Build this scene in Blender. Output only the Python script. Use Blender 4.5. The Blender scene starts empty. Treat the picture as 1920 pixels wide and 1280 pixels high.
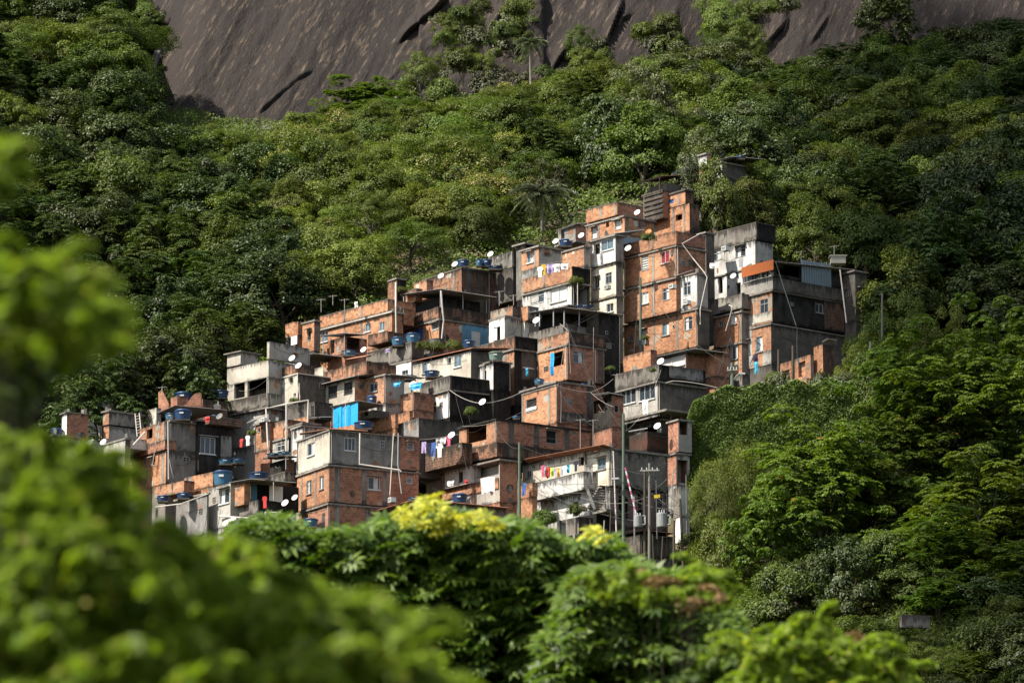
import bpy, math, random
import numpy as np
from mathutils import Vector
R = math.radians
random.seed(7); rng = np.random.default_rng(11)
SC = bpy.context.scene; COL = SC.collection

# ---------------------------------------------------------------- camera
FPX = 7200.0; PITCH = R(11.5)                       # 135 mm on a 36 mm frame, photo is 1920 px wide
cam = bpy.data.cameras.new('camera'); cam_o = bpy.data.objects.new('camera', cam); COL.objects.link(cam_o)
cam.lens = 135; cam.sensor_width = 36; cam.clip_start = 0.5; cam.clip_end = 3000
cam_o.location = (0, 0, 0); cam_o.rotation_euler = (R(90) + PITCH, 0, 0)
cam.dof.use_dof = True; cam.dof.focus_distance = 305; cam.dof.aperture_fstop = 3.2
SC.camera = cam_o
# ---------------------------------------------------------------- light
SUN = Vector((-0.92, -0.39, 0)).normalized(); EL = R(50)
w = bpy.data.worlds.new('World'); SC.world = w; w.use_nodes = True
nt = w.node_tree; sky = nt.nodes.new('ShaderNodeTexSky'); sky.sky_type = 'NISHITA'; sky.sun_disc = False
sky.sun_elevation = EL; sky.sun_rotation = math.atan2(SUN.x, SUN.y)
hz = nt.nodes.new('ShaderNodeHueSaturation'); hz.inputs['Saturation'].default_value = 0.6; nt.links.new(sky.outputs[0], hz.inputs['Color'])
nt.links.new(hz.outputs[0], nt.nodes['Background'].inputs[0]); nt.nodes['Background'].inputs[1].default_value = 0.10
sun = bpy.data.lights.new('sun', 'SUN'); sun.energy = 5.0; sun.angle = R(0.5); sun.color = (1, 0.93, 0.82)
so = bpy.data.objects.new('sun', sun); COL.objects.link(so); so.location = (-100, -60, 200)
sd = Vector((SUN.x * math.cos(EL), SUN.y * math.cos(EL), math.sin(EL)))
so.rotation_euler = sd.to_track_quat('Z', 'Y').to_euler()
SC.view_settings.view_transform = 'Standard'; SC.view_settings.look = 'None'
SC.view_settings.exposure = 1.0; SC.view_settings.gamma = 1
SC.cycles.max_bounces = 4; SC.cycles.diffuse_bounces = 2; SC.cycles.glossy_bounces = 2
SC.cycles.transmission_bounces = 2; SC.cycles.transparent_max_bounces = 4
SC.cycles.caustics_reflective = False; SC.cycles.caustics_refractive = False

# ---------------------------------------------------------------- projection of photo pixels to places
CP, SP = math.cos(PITCH), math.sin(PITCH)
def ray(x, y):
    a = (x - 960) / FPX; b = -(y - 640) / FPX
    return Vector((a, CP - b * SP, SP + b * CP))
def P(x, y, Y):
    d = ray(x, y); return d * (Y / d.y)
def elev(y):                                         # z/Y of a photo row
    d = ray(960, y); return d.z / d.y

# ---------------------------------------------------------------- tagging
def tag(o, label=None, cat=None, group=None, kind=None):
    if label: o['label'] = label
    if cat: o['category'] = cat
    if group: o['group'] = group
    if kind: o['kind'] = kind
    return o
def empty(name, loc, label, cat, group=None, rz=0):
    o = bpy.data.objects.new(name, None); COL.objects.link(o); o.location = loc; o.rotation_euler = (0, 0, rz)
    o.empty_display_size = 0.3
    return tag(o, label, cat, group)
def clone(o, parent=None, skip='~'):
    c = o.copy(); COL.objects.link(c)
    if parent: c.parent = parent
    for ch in o.children:
        if not ch.name.startswith(skip): clone(ch, c)
    return c

# ---------------------------------------------------------------- mesh builder, UVs in metres
class MB:
    def __init__(s): s.v = []; s.f = []; s.uv = []; s.m = []; s.smooth = False
    def face(s, pts, m=0):
        pts = [Vector(p) for p in pts]
        n = (pts[1] - pts[0]).cross(pts[2] - pts[1])
        i = len(s.v); s.v += [tuple(p) for p in pts]; s.f.append(tuple(range(i, i + len(pts)))); s.m.append(m)
        if n.length < 1e-9: n = Vector((0, 0, 1))
        n.normalize()
        if abs(n.z) > 0.8: s.uv += [(p.x, p.y) for p in pts]
        else:
            t = Vector((-n.y, n.x, 0)).normalized(); s.uv += [(p.dot(t), p.z) for p in pts]
    def prism(s, base, z0, z1, m=0, top=True, bottom=True):
        k = len(base)
        for i in range(k):
            a, b = base[i], base[(i + 1) % k]
            s.face([(a[0], a[1], z0), (b[0], b[1], z0), (b[0], b[1], z1), (a[0], a[1], z1)], m)
        if top: s.face([(p[0], p[1], z1) for p in base], m)
        if bottom: s.face([(p[0], p[1], z0) for p in reversed(base)], m)
    def obox(s, c, ax, ay, az, m=0):                 # oriented box: centre and three half vectors
        c, ax, ay, az = map(Vector, (c, ax, ay, az))
        q = lambda i, j, k: c + ax * i + ay * j + az * k
        for fc in (((-1,-1,-1),(1,-1,-1),(1,-1,1),(-1,-1,1)), ((1,-1,-1),(1,1,-1),(1,1,1),(1,-1,1)),
                   ((1,1,-1),(-1,1,-1),(-1,1,1),(1,1,1)), ((-1,1,-1),(-1,-1,-1),(-1,-1,1),(-1,1,1)),
                   ((-1,-1,1),(1,-1,1),(1,1,1),(-1,1,1)), ((-1,1,-1),(1,1,-1),(1,-1,-1),(-1,-1,-1))):
            s.face([q(*t) for t in fc], m)
    def bar(s, a, b, w, h=None, m=0):
        a, b = Vector(a), Vector(b); d = b - a; L = d.length
        if L < 1e-6: return
        d /= L; u = d.cross(Vector((0, 0, 1)));
        if u.length < 1e-3: u = Vector((1, 0, 0))
        u.normalize(); v = d.cross(u); h = h or w
        s.obox((a + b) / 2, d * L / 2, u * w / 2, v * h / 2, m)
    def tube(s, pts, r, n=6, m=0, cap=True):
        pts = [Vector(p) for p in pts]; k = len(pts)
        if not isinstance(r, (list, tuple)): r = [r] * k
        rings = []; u = None
        for i, p in enumerate(pts):
            d = (pts[min(i + 1, k - 1)] - pts[max(i - 1, 0)]).normalized()
            if u is None:
                u = d.cross(Vector((0.13, 0.2, 1)))
                if u.length < 0.1: u = d.cross(Vector((1, 0.1, 0)))
            else: u = u - d * u.dot(d)
            u.normalize(); v = d.cross(u)
            rings.append([p + (u * math.cos(2 * math.pi * j / n) + v * math.sin(2 * math.pi * j / n)) * r[i] for j in range(n)])
        for i in range(k - 1):
            for j in range(n):
                s.face([rings[i][j], rings[i][(j + 1) % n], rings[i + 1][(j + 1) % n], rings[i + 1][j]], m)
        if cap: s.face(list(reversed(rings[0])), m); s.face(rings[-1], m)
    def lathe(s, prof, n=20, c=(0, 0, 0), m=0):
        c = Vector(c)
        for (r0, z0), (r1, z1) in zip(prof[:-1], prof[1:]):
            for j in range(n):
                a0, a1 = 2 * math.pi * j / n, 2 * math.pi * (j + 1) / n
                p = [c + Vector((r0 * math.cos(a0), r0 * math.sin(a0), z0)), c + Vector((r0 * math.cos(a1), r0 * math.sin(a1), z0)),
                     c + Vector((r1 * math.cos(a1), r1 * math.sin(a1), z1)), c + Vector((r1 * math.cos(a0), r1 * math.sin(a0), z1))]
                if r0 < 1e-5: p = [p[0], p[2], p[3]]
                elif r1 < 1e-5: p = p[:3]
                s.face(p, m)
    def build(s, name, mats, parent=None, off=None, weld=False):
        me = bpy.data.meshes.new(name)
        off = Vector(off) if off is not None else Vector((0, 0, 0))
        me.from_pydata([tuple(Vector(p) - off) for p in s.v], [], s.f)
        uvl = me.uv_layers.new(name='UVMap'); uvl.data.foreach_set('uv', [c for u in s.uv for c in u])
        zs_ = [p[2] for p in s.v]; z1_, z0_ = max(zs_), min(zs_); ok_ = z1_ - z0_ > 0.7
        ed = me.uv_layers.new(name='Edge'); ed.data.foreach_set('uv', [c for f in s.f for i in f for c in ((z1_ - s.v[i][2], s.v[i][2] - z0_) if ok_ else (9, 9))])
        if not isinstance(mats, (list, tuple)): mats = [mats]
        for mt in mats: me.materials.append(MAT[mt] if isinstance(mt, str) else mt)
        me.polygons.foreach_set('material_index', s.m)
        if weld or s.smooth:
            import bmesh
            b = bmesh.new(); b.from_mesh(me); bmesh.ops.remove_doubles(b, verts=b.verts, dist=1e-4); b.to_mesh(me); b.free()
        if s.smooth: me.polygons.foreach_set('use_smooth', [True] * len(me.polygons))
        me.update()
        o = bpy.data.objects.new(name, me); COL.objects.link(o)
        if parent is not None: o.parent = parent
        elif off.length: o.location = off
        return o

def np_mesh(name, V, Fq, mat, parent=None, smooth=False, fmat=None):
    me = bpy.data.meshes.new(name)
    V = np.asarray(V, dtype=np.float32); Fq = np.asarray(Fq, dtype=np.int32); k = Fq.shape[1]
    me.vertices.add(len(V)); me.vertices.foreach_set('co', V.ravel())
    me.loops.add(Fq.size); me.loops.foreach_set('vertex_index', Fq.ravel())
    me.polygons.add(len(Fq)); me.polygons.foreach_set('loop_start', np.arange(0, Fq.size, k, dtype=np.int32))
    for mt in (mat if isinstance(mat, (list, tuple)) else [mat]): me.materials.append(MAT[mt])
    if fmat is not None: me.polygons.foreach_set('material_index', np.asarray(fmat, dtype=np.int32))
    if smooth: me.polygons.foreach_set('use_smooth', np.ones(len(Fq), dtype=bool))
    me.update(calc_edges=True); me.validate()
    o = bpy.data.objects.new(name, me); COL.objects.link(o)
    if parent is not None: o.parent = parent
    return o

# ---------------------------------------------------------------- materials
MAT = {}
def newmat(name):
    m = bpy.data.materials.new(name); m.use_nodes = True; MAT[name] = m
    n = m.node_tree.nodes; return m, n, m.node_tree.links, n['Principled BSDF']
def plain(name, col, rough=0.6, metal=0, spec=0.3, var=0.12, scale=3):
    m, n, l, b = newmat(name)
    tc = n.new('ShaderNodeTexCoord'); no = n.new('ShaderNodeTexNoise'); no.inputs['Scale'].default_value = scale; no.inputs['Detail'].default_value = 5
    l.new(tc.outputs['Object'], no.inputs['Vector'])
    mx = n.new('ShaderNodeMix'); mx.data_type = 'RGBA'
    mx.inputs[6].default_value = (*[c * (1 - 2.2 * var) for c in col], 1); mx.inputs[7].default_value = (*[min(1, c * (1 + 1.2 * var)) for c in col], 1)
    l.new(no.outputs['Fac'], mx.inputs[0]); l.new(mx.outputs[2], b.inputs['Base Color'])
    b.inputs['Roughness'].default_value = rough; b.inputs['Metallic'].default_value = metal; b.inputs['Specular IOR Level'].default_value = spec
    return m
def ramp(n, a, b, ca=(0, 0, 0, 1), cb=(1, 1, 1, 1)):
    r = n.new('ShaderNodeValToRGB'); r.color_ramp.elements[0].position = a; r.color_ramp.elements[1].position = b
    r.color_ramp.elements[0].color = ca; r.color_ramp.elements[1].color = cb; return r
def wall(name, col, col2=None, brick=False, grime=0.35, gcol=(0.035, 0.031, 0.026), patch=None, bw=0.30, bh=0.19):
    """masonry in metres of wall UV: optional courses, blotches, rain streaks and patches of another finish"""
    m, n, l, b = newmat(name); col2 = col2 or tuple(c * 0.78 for c in col)
    uv = n.new('ShaderNodeTexCoord')
    oi = n.new('ShaderNodeObjectInfo'); sh = n.new('ShaderNodeVectorMath'); sh.operation = 'ADD'
    l.new(uv.outputs['UV'], sh.inputs[0]); sc = n.new('ShaderNodeVectorMath'); sc.operation = 'SCALE'
    l.new(oi.outputs['Location'], sc.inputs[0]); sc.inputs['Scale'].default_value = 3.7; l.new(sc.outputs[0], sh.inputs[1])
    def noise(scale, det, sx=1, sy=1, rough=0.6, src=sh):
        mp = n.new('ShaderNodeMapping'); mp.inputs['Scale'].default_value = (sx, sy, 1); l.new(src.outputs[0] if src is sh else uv.outputs['UV'], mp.inputs['Vector'])
        no = n.new('ShaderNodeTexNoise'); no.inputs['Scale'].default_value = scale; no.inputs['Detail'].default_value = det; no.inputs['Roughness'].default_value = rough
        l.new(mp.outputs[0], no.inputs['Vector']); return no
    def mix(fac, a, c, blend='MIX'):
        mx = n.new('ShaderNodeMix'); mx.data_type = 'RGBA'; mx.blend_type = blend
        for sock, val in ((mx.inputs[0], fac), (mx.inputs[6], a), (mx.inputs[7], c)):
            if isinstance(val, (int, float)): sock.default_value = val
            elif isinstance(val, tuple): sock.default_value = (*val, 1) if len(val) == 3 else val
            else: l.new(val, sock)
        return mx.outputs[2]
    if brick:
        bt = n.new('ShaderNodeTexBrick'); bt.inputs['Scale'].default_value = 1; bt.inputs['Brick Width'].default_value = bw
        bt.inputs['Row Height'].default_value = bh; bt.inputs['Mortar Size'].default_value = 0.022; bt.inputs['Mortar Smooth'].default_value = 0.3
        bt.inputs['Color1'].default_value = (*[min(1, c * 1.2) for c in col], 1); bt.inputs['Color2'].default_value = (*[c * 0.85 for c in col2], 1)
        bt.inputs['Mortar'].default_value = (0.33, 0.25, 0.18, 1); bt.inputs['Bias'].default_value = -0.15
        l.new(uv.outputs['UV'], bt.inputs['Vector']); base = bt.outputs['Color']
    else:
        r = ramp(n, 0.3, 0.7); l.new(noise(1.6, 6).outputs['Fac'], r.inputs[0]); base = mix(r.outputs[0], col2, col)
    big = ramp(n, 0.35, 0.68); l.new(noise(0.45, 5).outputs['Fac'], big.inputs[0])
    base = mix(big.outputs[0], mix(1.0, base, (0.62, 0.60, 0.62), 'MULTIPLY'), mix(1.0, base, (1.04, 1.08, 1.12), 'MULTIPLY'))
    if patch:
        pr = ramp(n, 0.60 if grime > .25 else .655, 0.64 if grime > .25 else .67); l.new(noise(0.55, 3, 1, 1.1, 0.5).outputs['Fac'], pr.inputs[0]); base = mix(pr.outputs[0], base, patch)
    st = noise(1.0, 6, 2.6, 0.32, 0.7); bl = noise(0.9, 8, 1, 1, 0.72)
    ad = n.new('ShaderNodeMath'); ad.operation = 'ADD'; l.new(st.outputs['Fac'], ad.inputs[0]); l.new(bl.outputs['Fac'], ad.inputs[1])
    gr = ramp(n, min(0.995, 0.62 - 0.30 * grime), min(1, 0.74 - 0.16 * grime)); hf = n.new('ShaderNodeMath'); hf.operation = 'MULTIPLY'; hf.inputs[1].default_value = 0.5
    l.new(ad.outputs[0], hf.inputs[0]); l.new(hf.outputs[0], gr.inputs[0])
    gm = n.new('ShaderNodeMath'); gm.operation = 'MULTIPLY'; gm.inputs[1].default_value = min(0.93, 0.5 + grime * 0.5); l.new(gr.outputs[0], gm.inputs[0])
    base = mix(gm.outputs[0], base, gcol)
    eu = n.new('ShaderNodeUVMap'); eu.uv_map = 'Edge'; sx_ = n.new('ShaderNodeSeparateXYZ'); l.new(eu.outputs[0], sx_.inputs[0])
    def mth(op, a, c):
        q = n.new('ShaderNodeMath'); q.operation = op
        for k, v in enumerate((a, c)):
            if isinstance(v, (int, float)): q.inputs[k].default_value = v
            else: l.new(v, q.inputs[k])
        return q.outputs[0]
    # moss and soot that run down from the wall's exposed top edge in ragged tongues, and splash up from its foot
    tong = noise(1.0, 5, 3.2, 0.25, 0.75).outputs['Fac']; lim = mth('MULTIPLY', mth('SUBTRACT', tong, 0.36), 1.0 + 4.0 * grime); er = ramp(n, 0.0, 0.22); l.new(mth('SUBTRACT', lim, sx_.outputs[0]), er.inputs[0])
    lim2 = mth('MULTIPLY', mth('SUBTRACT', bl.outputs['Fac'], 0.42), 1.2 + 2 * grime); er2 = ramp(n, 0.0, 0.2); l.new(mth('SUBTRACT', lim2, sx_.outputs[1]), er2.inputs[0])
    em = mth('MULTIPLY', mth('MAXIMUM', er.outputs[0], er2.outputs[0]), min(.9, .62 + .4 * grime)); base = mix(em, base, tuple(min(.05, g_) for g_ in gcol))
    spot = ramp(n, 0.66, 0.70); l.new(noise(2.6, 3, 1, 1.2, 0.6).outputs['Fac'], spot.inputs[0]); sm_ = n.new('ShaderNodeMath'); sm_.operation = 'MULTIPLY'; sm_.inputs[1].default_value = 0.55; l.new(spot.outputs[0], sm_.inputs[0]); base = mix(sm_.outputs[0], base, tuple(c * 0.35 for c in col))
    fine = noise(9, 4, 1, 1, 0.8); base = mix(0.7, base, mix(fine.outputs['Fac'], (0.5, 0.5, 0.5), (1.35, 1.35, 1.35)), 'MULTIPLY')
    l.new(base, b.inputs['Base Color']); b.inputs['Roughness'].default_value = 0.93; b.inputs['Specular IOR Level'].default_value = 0.15
    bp = n.new('ShaderNodeBump'); bp.inputs['Strength'].default_value = 0.5; bp.inputs['Distance'].default_value = 0.03
    l.new(bl.outputs['Fac'], bp.inputs['Height']); l.new(bp.outputs[0], b.inputs['Normal'])
    return m
BR = (0.495, 0.222, 0.10); BR2 = (0.37, 0.14, 0.062)
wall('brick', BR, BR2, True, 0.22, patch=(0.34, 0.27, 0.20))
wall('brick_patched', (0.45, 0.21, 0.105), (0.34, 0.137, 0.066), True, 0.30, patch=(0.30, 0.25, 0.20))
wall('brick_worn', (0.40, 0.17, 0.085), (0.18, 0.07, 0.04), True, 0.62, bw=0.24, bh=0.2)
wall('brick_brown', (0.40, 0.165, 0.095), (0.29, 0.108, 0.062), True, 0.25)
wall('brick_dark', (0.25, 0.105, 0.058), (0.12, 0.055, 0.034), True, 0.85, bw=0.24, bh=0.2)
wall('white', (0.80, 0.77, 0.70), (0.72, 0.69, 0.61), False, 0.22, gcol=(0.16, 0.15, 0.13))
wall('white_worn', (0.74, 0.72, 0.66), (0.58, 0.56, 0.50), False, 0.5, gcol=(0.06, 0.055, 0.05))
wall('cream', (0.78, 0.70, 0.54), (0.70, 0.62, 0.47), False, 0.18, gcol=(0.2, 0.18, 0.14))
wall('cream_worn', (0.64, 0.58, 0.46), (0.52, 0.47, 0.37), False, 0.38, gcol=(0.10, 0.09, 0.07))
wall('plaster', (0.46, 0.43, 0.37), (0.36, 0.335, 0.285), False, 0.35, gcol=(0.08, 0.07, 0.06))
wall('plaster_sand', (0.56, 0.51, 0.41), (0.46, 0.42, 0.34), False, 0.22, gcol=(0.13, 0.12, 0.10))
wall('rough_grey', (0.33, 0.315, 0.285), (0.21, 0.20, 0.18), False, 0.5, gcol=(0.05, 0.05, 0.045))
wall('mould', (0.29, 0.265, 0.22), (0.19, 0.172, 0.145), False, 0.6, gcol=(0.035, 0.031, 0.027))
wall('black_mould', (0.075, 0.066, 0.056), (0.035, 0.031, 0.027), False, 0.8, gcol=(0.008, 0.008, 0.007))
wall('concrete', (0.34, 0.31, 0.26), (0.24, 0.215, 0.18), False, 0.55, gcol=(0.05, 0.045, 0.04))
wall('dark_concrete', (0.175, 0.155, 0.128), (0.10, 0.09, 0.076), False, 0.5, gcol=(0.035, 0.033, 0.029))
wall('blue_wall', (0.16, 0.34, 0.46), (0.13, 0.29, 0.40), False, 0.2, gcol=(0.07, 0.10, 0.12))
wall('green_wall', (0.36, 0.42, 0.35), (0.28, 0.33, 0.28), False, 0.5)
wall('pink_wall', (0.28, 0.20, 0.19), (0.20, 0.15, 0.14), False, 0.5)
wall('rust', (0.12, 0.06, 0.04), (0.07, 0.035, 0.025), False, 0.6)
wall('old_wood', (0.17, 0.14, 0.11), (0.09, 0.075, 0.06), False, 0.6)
plain('corrugated', (0.20, 0.19, 0.175), 0.75, var=0.3, scale=0.9); plain('zinc', (0.20, 0.25, 0.28), 0.5, 0.2)
plain('tile', (0.34, 0.15, 0.09), 0.85, var=0.3, scale=2); plain('frame_white', (0.50, 0.51, 0.50), 0.45, var=0.05)
plain('frame_grey', (0.30, 0.31, 0.31), 0.5); plain('frame_dark', (0.06, 0.055, 0.05), 0.5); plain('frame_blue', (0.05, 0.16, 0.42), 0.5)
plain('painted_dark_inside', (0.012, 0.011, 0.010), 0.9); plain('curtain', (0.55, 0.54, 0.50), 0.9); plain('curtain_red', (0.22, 0.02, 0.03), 0.9)  # dark inside: near-black that paints the shade of rooms and openings
plain('tank_blue', (0.015, 0.045, 0.115), 0.4, spec=0.4, var=0.1); plain('tank_pale', (0.035, 0.12, 0.20), 0.45, spec=0.4); plain('lid_blue', (0.018, 0.065, 0.17), 0.4, spec=0.4)
plain('tank_green', (0.13, 0.19, 0.16), 0.7); plain('tank_cement', (0.36, 0.34, 0.29), 0.9)
plain('dish_white', (0.70, 0.67, 0.62), 0.55, var=0.06); plain('dish_orange', (0.55, 0.18, 0.05), 0.6); plain('dish_grey', (0.16, 0.155, 0.14), 0.7)
plain('pvc', (0.55, 0.50, 0.44), 0.6); plain('metal_dark', (0.05, 0.048, 0.045), 0.6); plain('metal_pale', (0.34, 0.32, 0.29), 0.55)
plain('pole_green', (0.10, 0.135, 0.10), 0.8); plain('pole_grey', (0.17, 0.155, 0.135), 0.9); plain('pole_wood', (0.07, 0.055, 0.04), 0.9)
plain('transformer', (0.24, 0.245, 0.24), 0.5); plain('wire', (0.05, 0.047, 0.043), 0.7); plain('wire_pale', (0.33, 0.31, 0.27), 0.7)
plain('tarp_blue', (0.025, 0.33, 0.62), 0.45, spec=0.4, var=0.2, scale=4); plain('tarp_orange', (0.36, 0.10, 0.025), 0.7); plain('plastic_white', (0.72, 0.72, 0.68), 0.5)
plain('cloth_white', (0.74, 0.73, 0.70), 0.9); plain('cloth_red', (0.45, 0.04, 0.035), 0.9); plain('cloth_blue', (0.05, 0.11, 0.30), 0.9)
plain('cloth_navy', (0.015, 0.018, 0.04), 0.9); plain('cloth_pink', (0.50, 0.10, 0.18), 0.9); plain('cloth_yellow', (0.62, 0.42, 0.06), 0.9)
plain('cloth_lime', (0.42, 0.55, 0.10), 0.9); plain('cloth_grey', (0.28, 0.28, 0.29), 0.9); plain('cloth_cyan', (0.06, 0.36, 0.50), 0.9); plain('cloth_lilac', (0.36, 0.28, 0.46), 0.9)
plain('sign_yellow', (0.65, 0.45, 0.02), 0.5)
m_, n_, l_, b_ = newmat('glass_dark'); b_.inputs['Base Color'].default_value = (0.03, 0.04, 0.05, 1); b_.inputs['Roughness'].default_value = 0.12
m_, n_, l_, b_ = newmat('glass_blue'); b_.inputs['Base Color'].default_value = (0.09, 0.14, 0.17, 1); b_.inputs['Roughness'].default_value = 0.2

# foliage: colour varies by leaf and by tree, some light passes through
def leafmat(name, dark, light, trans=0.3, rough=0.45, spec=0.4, tcol=None, third=None, tf=0.0, hv=1.0):
    m, n, l, b = newmat(name); g = n.new('ShaderNodeNewGeometry'); oi = n.new('ShaderNodeObjectInfo')
    mx = n.new('ShaderNodeMix'); mx.data_type = 'RGBA'; mx.inputs[6].default_value = (*dark, 1); mx.inputs[7].default_value = (*light, 1)
    l.new(g.outputs['Random Per Island'], mx.inputs[0]); out = mx.outputs[2]
    if third:
        r = ramp(n, 1 - tf, min(1, 1 - tf + 0.02)); l.new(g.outputs['Random Per Island'], r.inputs[0])
        m3 = n.new('ShaderNodeMix'); m3.data_type = 'RGBA'; l.new(r.outputs[0], m3.inputs[0]); l.new(out, m3.inputs[6]); m3.inputs[7].default_value = (*third, 1); out = m3.outputs[2]
    hs = n.new('ShaderNodeHueSaturation'); hs.inputs['Saturation'].default_value = 1.0; l.new(out, hs.inputs['Color'])
    mr = n.new('ShaderNodeMapRange'); l.new(oi.outputs['Random'], mr.inputs[0]); mr.inputs[3].default_value = 0.5 - 0.018 * hv; mr.inputs[4].default_value = 0.5 + 0.022 * hv; l.new(mr.outputs[0], hs.inputs['Hue'])
    mv = n.new('ShaderNodeMapRange'); ml = n.new('ShaderNodeMath'); ml.operation = 'MULTIPLY'; ml.inputs[1].default_value = 7.31; fr = n.new('ShaderNodeMath'); fr.operation = 'FRACT'
    l.new(oi.outputs['Random'], ml.inputs[0]); l.new(ml.outputs[0], fr.inputs[0]); l.new(fr.outputs[0], mv.inputs[0]); mv.inputs[3].default_value = 1 - 0.28 * hv; mv.inputs[4].default_value = 1 + 0.32 * hv; l.new(mv.outputs[0], hs.inputs['Value'])
    l.new(hs.outputs[0], b.inputs['Base Color']); b.inputs['Roughness'].default_value = rough; b.inputs['Specular IOR Level'].default_value = spec
    if trans > 0:
        tr = n.new('ShaderNodeBsdfTranslucent'); ms = n.new('ShaderNodeMixShader'); ms.inputs[0].default_value = trans
        tm = n.new('ShaderNodeMix'); tm.data_type = 'RGBA'; tm.blend_type = 'MULTIPLY'; tm.inputs[0].default_value = 1; tm.inputs[7].default_value = (*(tcol or (1.3, 1.5, 0.5)), 1)
        l.new(hs.outputs[0], tm.inputs[6]); l.new(tm.outputs[2], tr.inputs[0])
        l.new(b.outputs[0], ms.inputs[1]); l.new(tr.outputs[0], ms.inputs[2]); l.new(ms.outputs[0], n['Material Output'].inputs[0])
    return m
leafmat('leaf_dark', (0.0260, 0.0401, 0.0087), (0.0624, 0.0844, 0.0173), 0.15, 0.5, 0.3)
leafmat('leaf_mid', (0.0422, 0.0653, 0.0101), (0.1122, 0.1401, 0.0228), 0.25, 0.55, 0.25)
leafmat('leaf_olive', (0.0582, 0.0764, 0.0141), (0.1314, 0.1510, 0.0329), 0.25, 0.6, 0.2)
leafmat('leaf_pale', (0.0776, 0.1035, 0.0180), (0.1706, 0.1961, 0.0431), 0.25, 0.6, 0.2)
leafmat('leaf_bloom', (0.0697, 0.0979, 0.0197), (0.1631, 0.1893, 0.0392), 0.2, 0.6, 0.2, third=(0.40, 0.34, 0.16), tf=0.2)
leafmat('leaf_glossy', (0.0294, 0.0480, 0.0102), (0.0717, 0.0995, 0.0207), 0.15, 0.42, 0.35)
leafmat('leaf_ivy', (0.0547, 0.1032, 0.0125), (0.1283, 0.2092, 0.0305), 0.15, 0.5, 0.3)
leafmat('leaf_silver', (0.0462, 0.0585, 0.0240), (0.1428, 0.1482, 0.0800), 0.2, 0.6, 0.25)
leafmat('leaf_almond', (0.0391, 0.0646, 0.0085), (0.1127, 0.1518, 0.0202), 0.3, 0.45, 0.35, third=(0.40, 0.08, 0.02), tf=0.004)
leafmat('leaf_near', (0.0907, 0.1508, 0.0168), (0.2775, 0.3598, 0.0420), 0.5, 0.5, 0.25, tcol=(1.2, 1.3, 0.4), third=(0.36, 0.33, 0.09), tf=0.04, hv=0.1)
leafmat('leaf_mango', (0.0372, 0.0745, 0.0104), (0.1253, 0.1863, 0.0236), 0.3, 0.5, 0.35, hv=0.1)
leafmat('leaf_yellow', (0.20, 0.24, 0.03), (0.60, 0.60, 0.09), 0.4, 0.6, 0.2, tcol=(1.2, 1.1, 0.4), hv=0.1)
leafmat('leaf_dead', (0.11, 0.070, 0.03), (0.30, 0.20, 0.10), 0.2, 0.8, 0.1, hv=0.1)
leafmat('leaf_palm', (0.045, 0.065, 0.03), (0.10, 0.125, 0.055), 0.15, 0.5, 0.3)
plain('bark', (0.10, 0.085, 0.065), 0.95, var=0.3, scale=2); plain('bark_pale', (0.26, 0.235, 0.19), 0.95, var=0.3, scale=2)
plain('terracotta', (0.32, 0.12, 0.06), 0.9)
# ---------------------------------------------------------------- houses: every wall is placed on its corner and sized in metres from there
V2 = lambda p: Vector((p.x, p.y, 0))
WINK = {  # frame, pane, columns, rows, transom
    'w': ('frame_white', 'glass_dark', 2, 1), 'wb': ('frame_white', 'glass_blue', 2, 1), 'w3': ('frame_white', 'glass_dark', 3, 1),
    'g': ('frame_grey', 'glass_dark', 2, 1), 'gb': ('frame_grey', 'glass_blue', 2, 1), 't': ('frame_white', 'glass_dark', 2, 2),
    'tg': ('frame_grey', 'glass_dark', 2, 2), 'lv': ('frame_white', 'glass_dark', 1, 4), 'bar': ('frame_dark', 'glass_dark', 5, 3),
    's': ('frame_grey', 'painted_dark_inside', 1, 1), 'c': ('frame_white', 'curtain', 2, 1), 'r': ('frame_white', 'curtain_red', 2, 1),
    'bl': ('frame_blue', 'frame_blue', 2, 1), 'd': ('frame_grey', 'curtain', 1, 1), 'sh': ('frame_grey', 'curtain', 1, 6)}
DR = random.Random(3)
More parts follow.
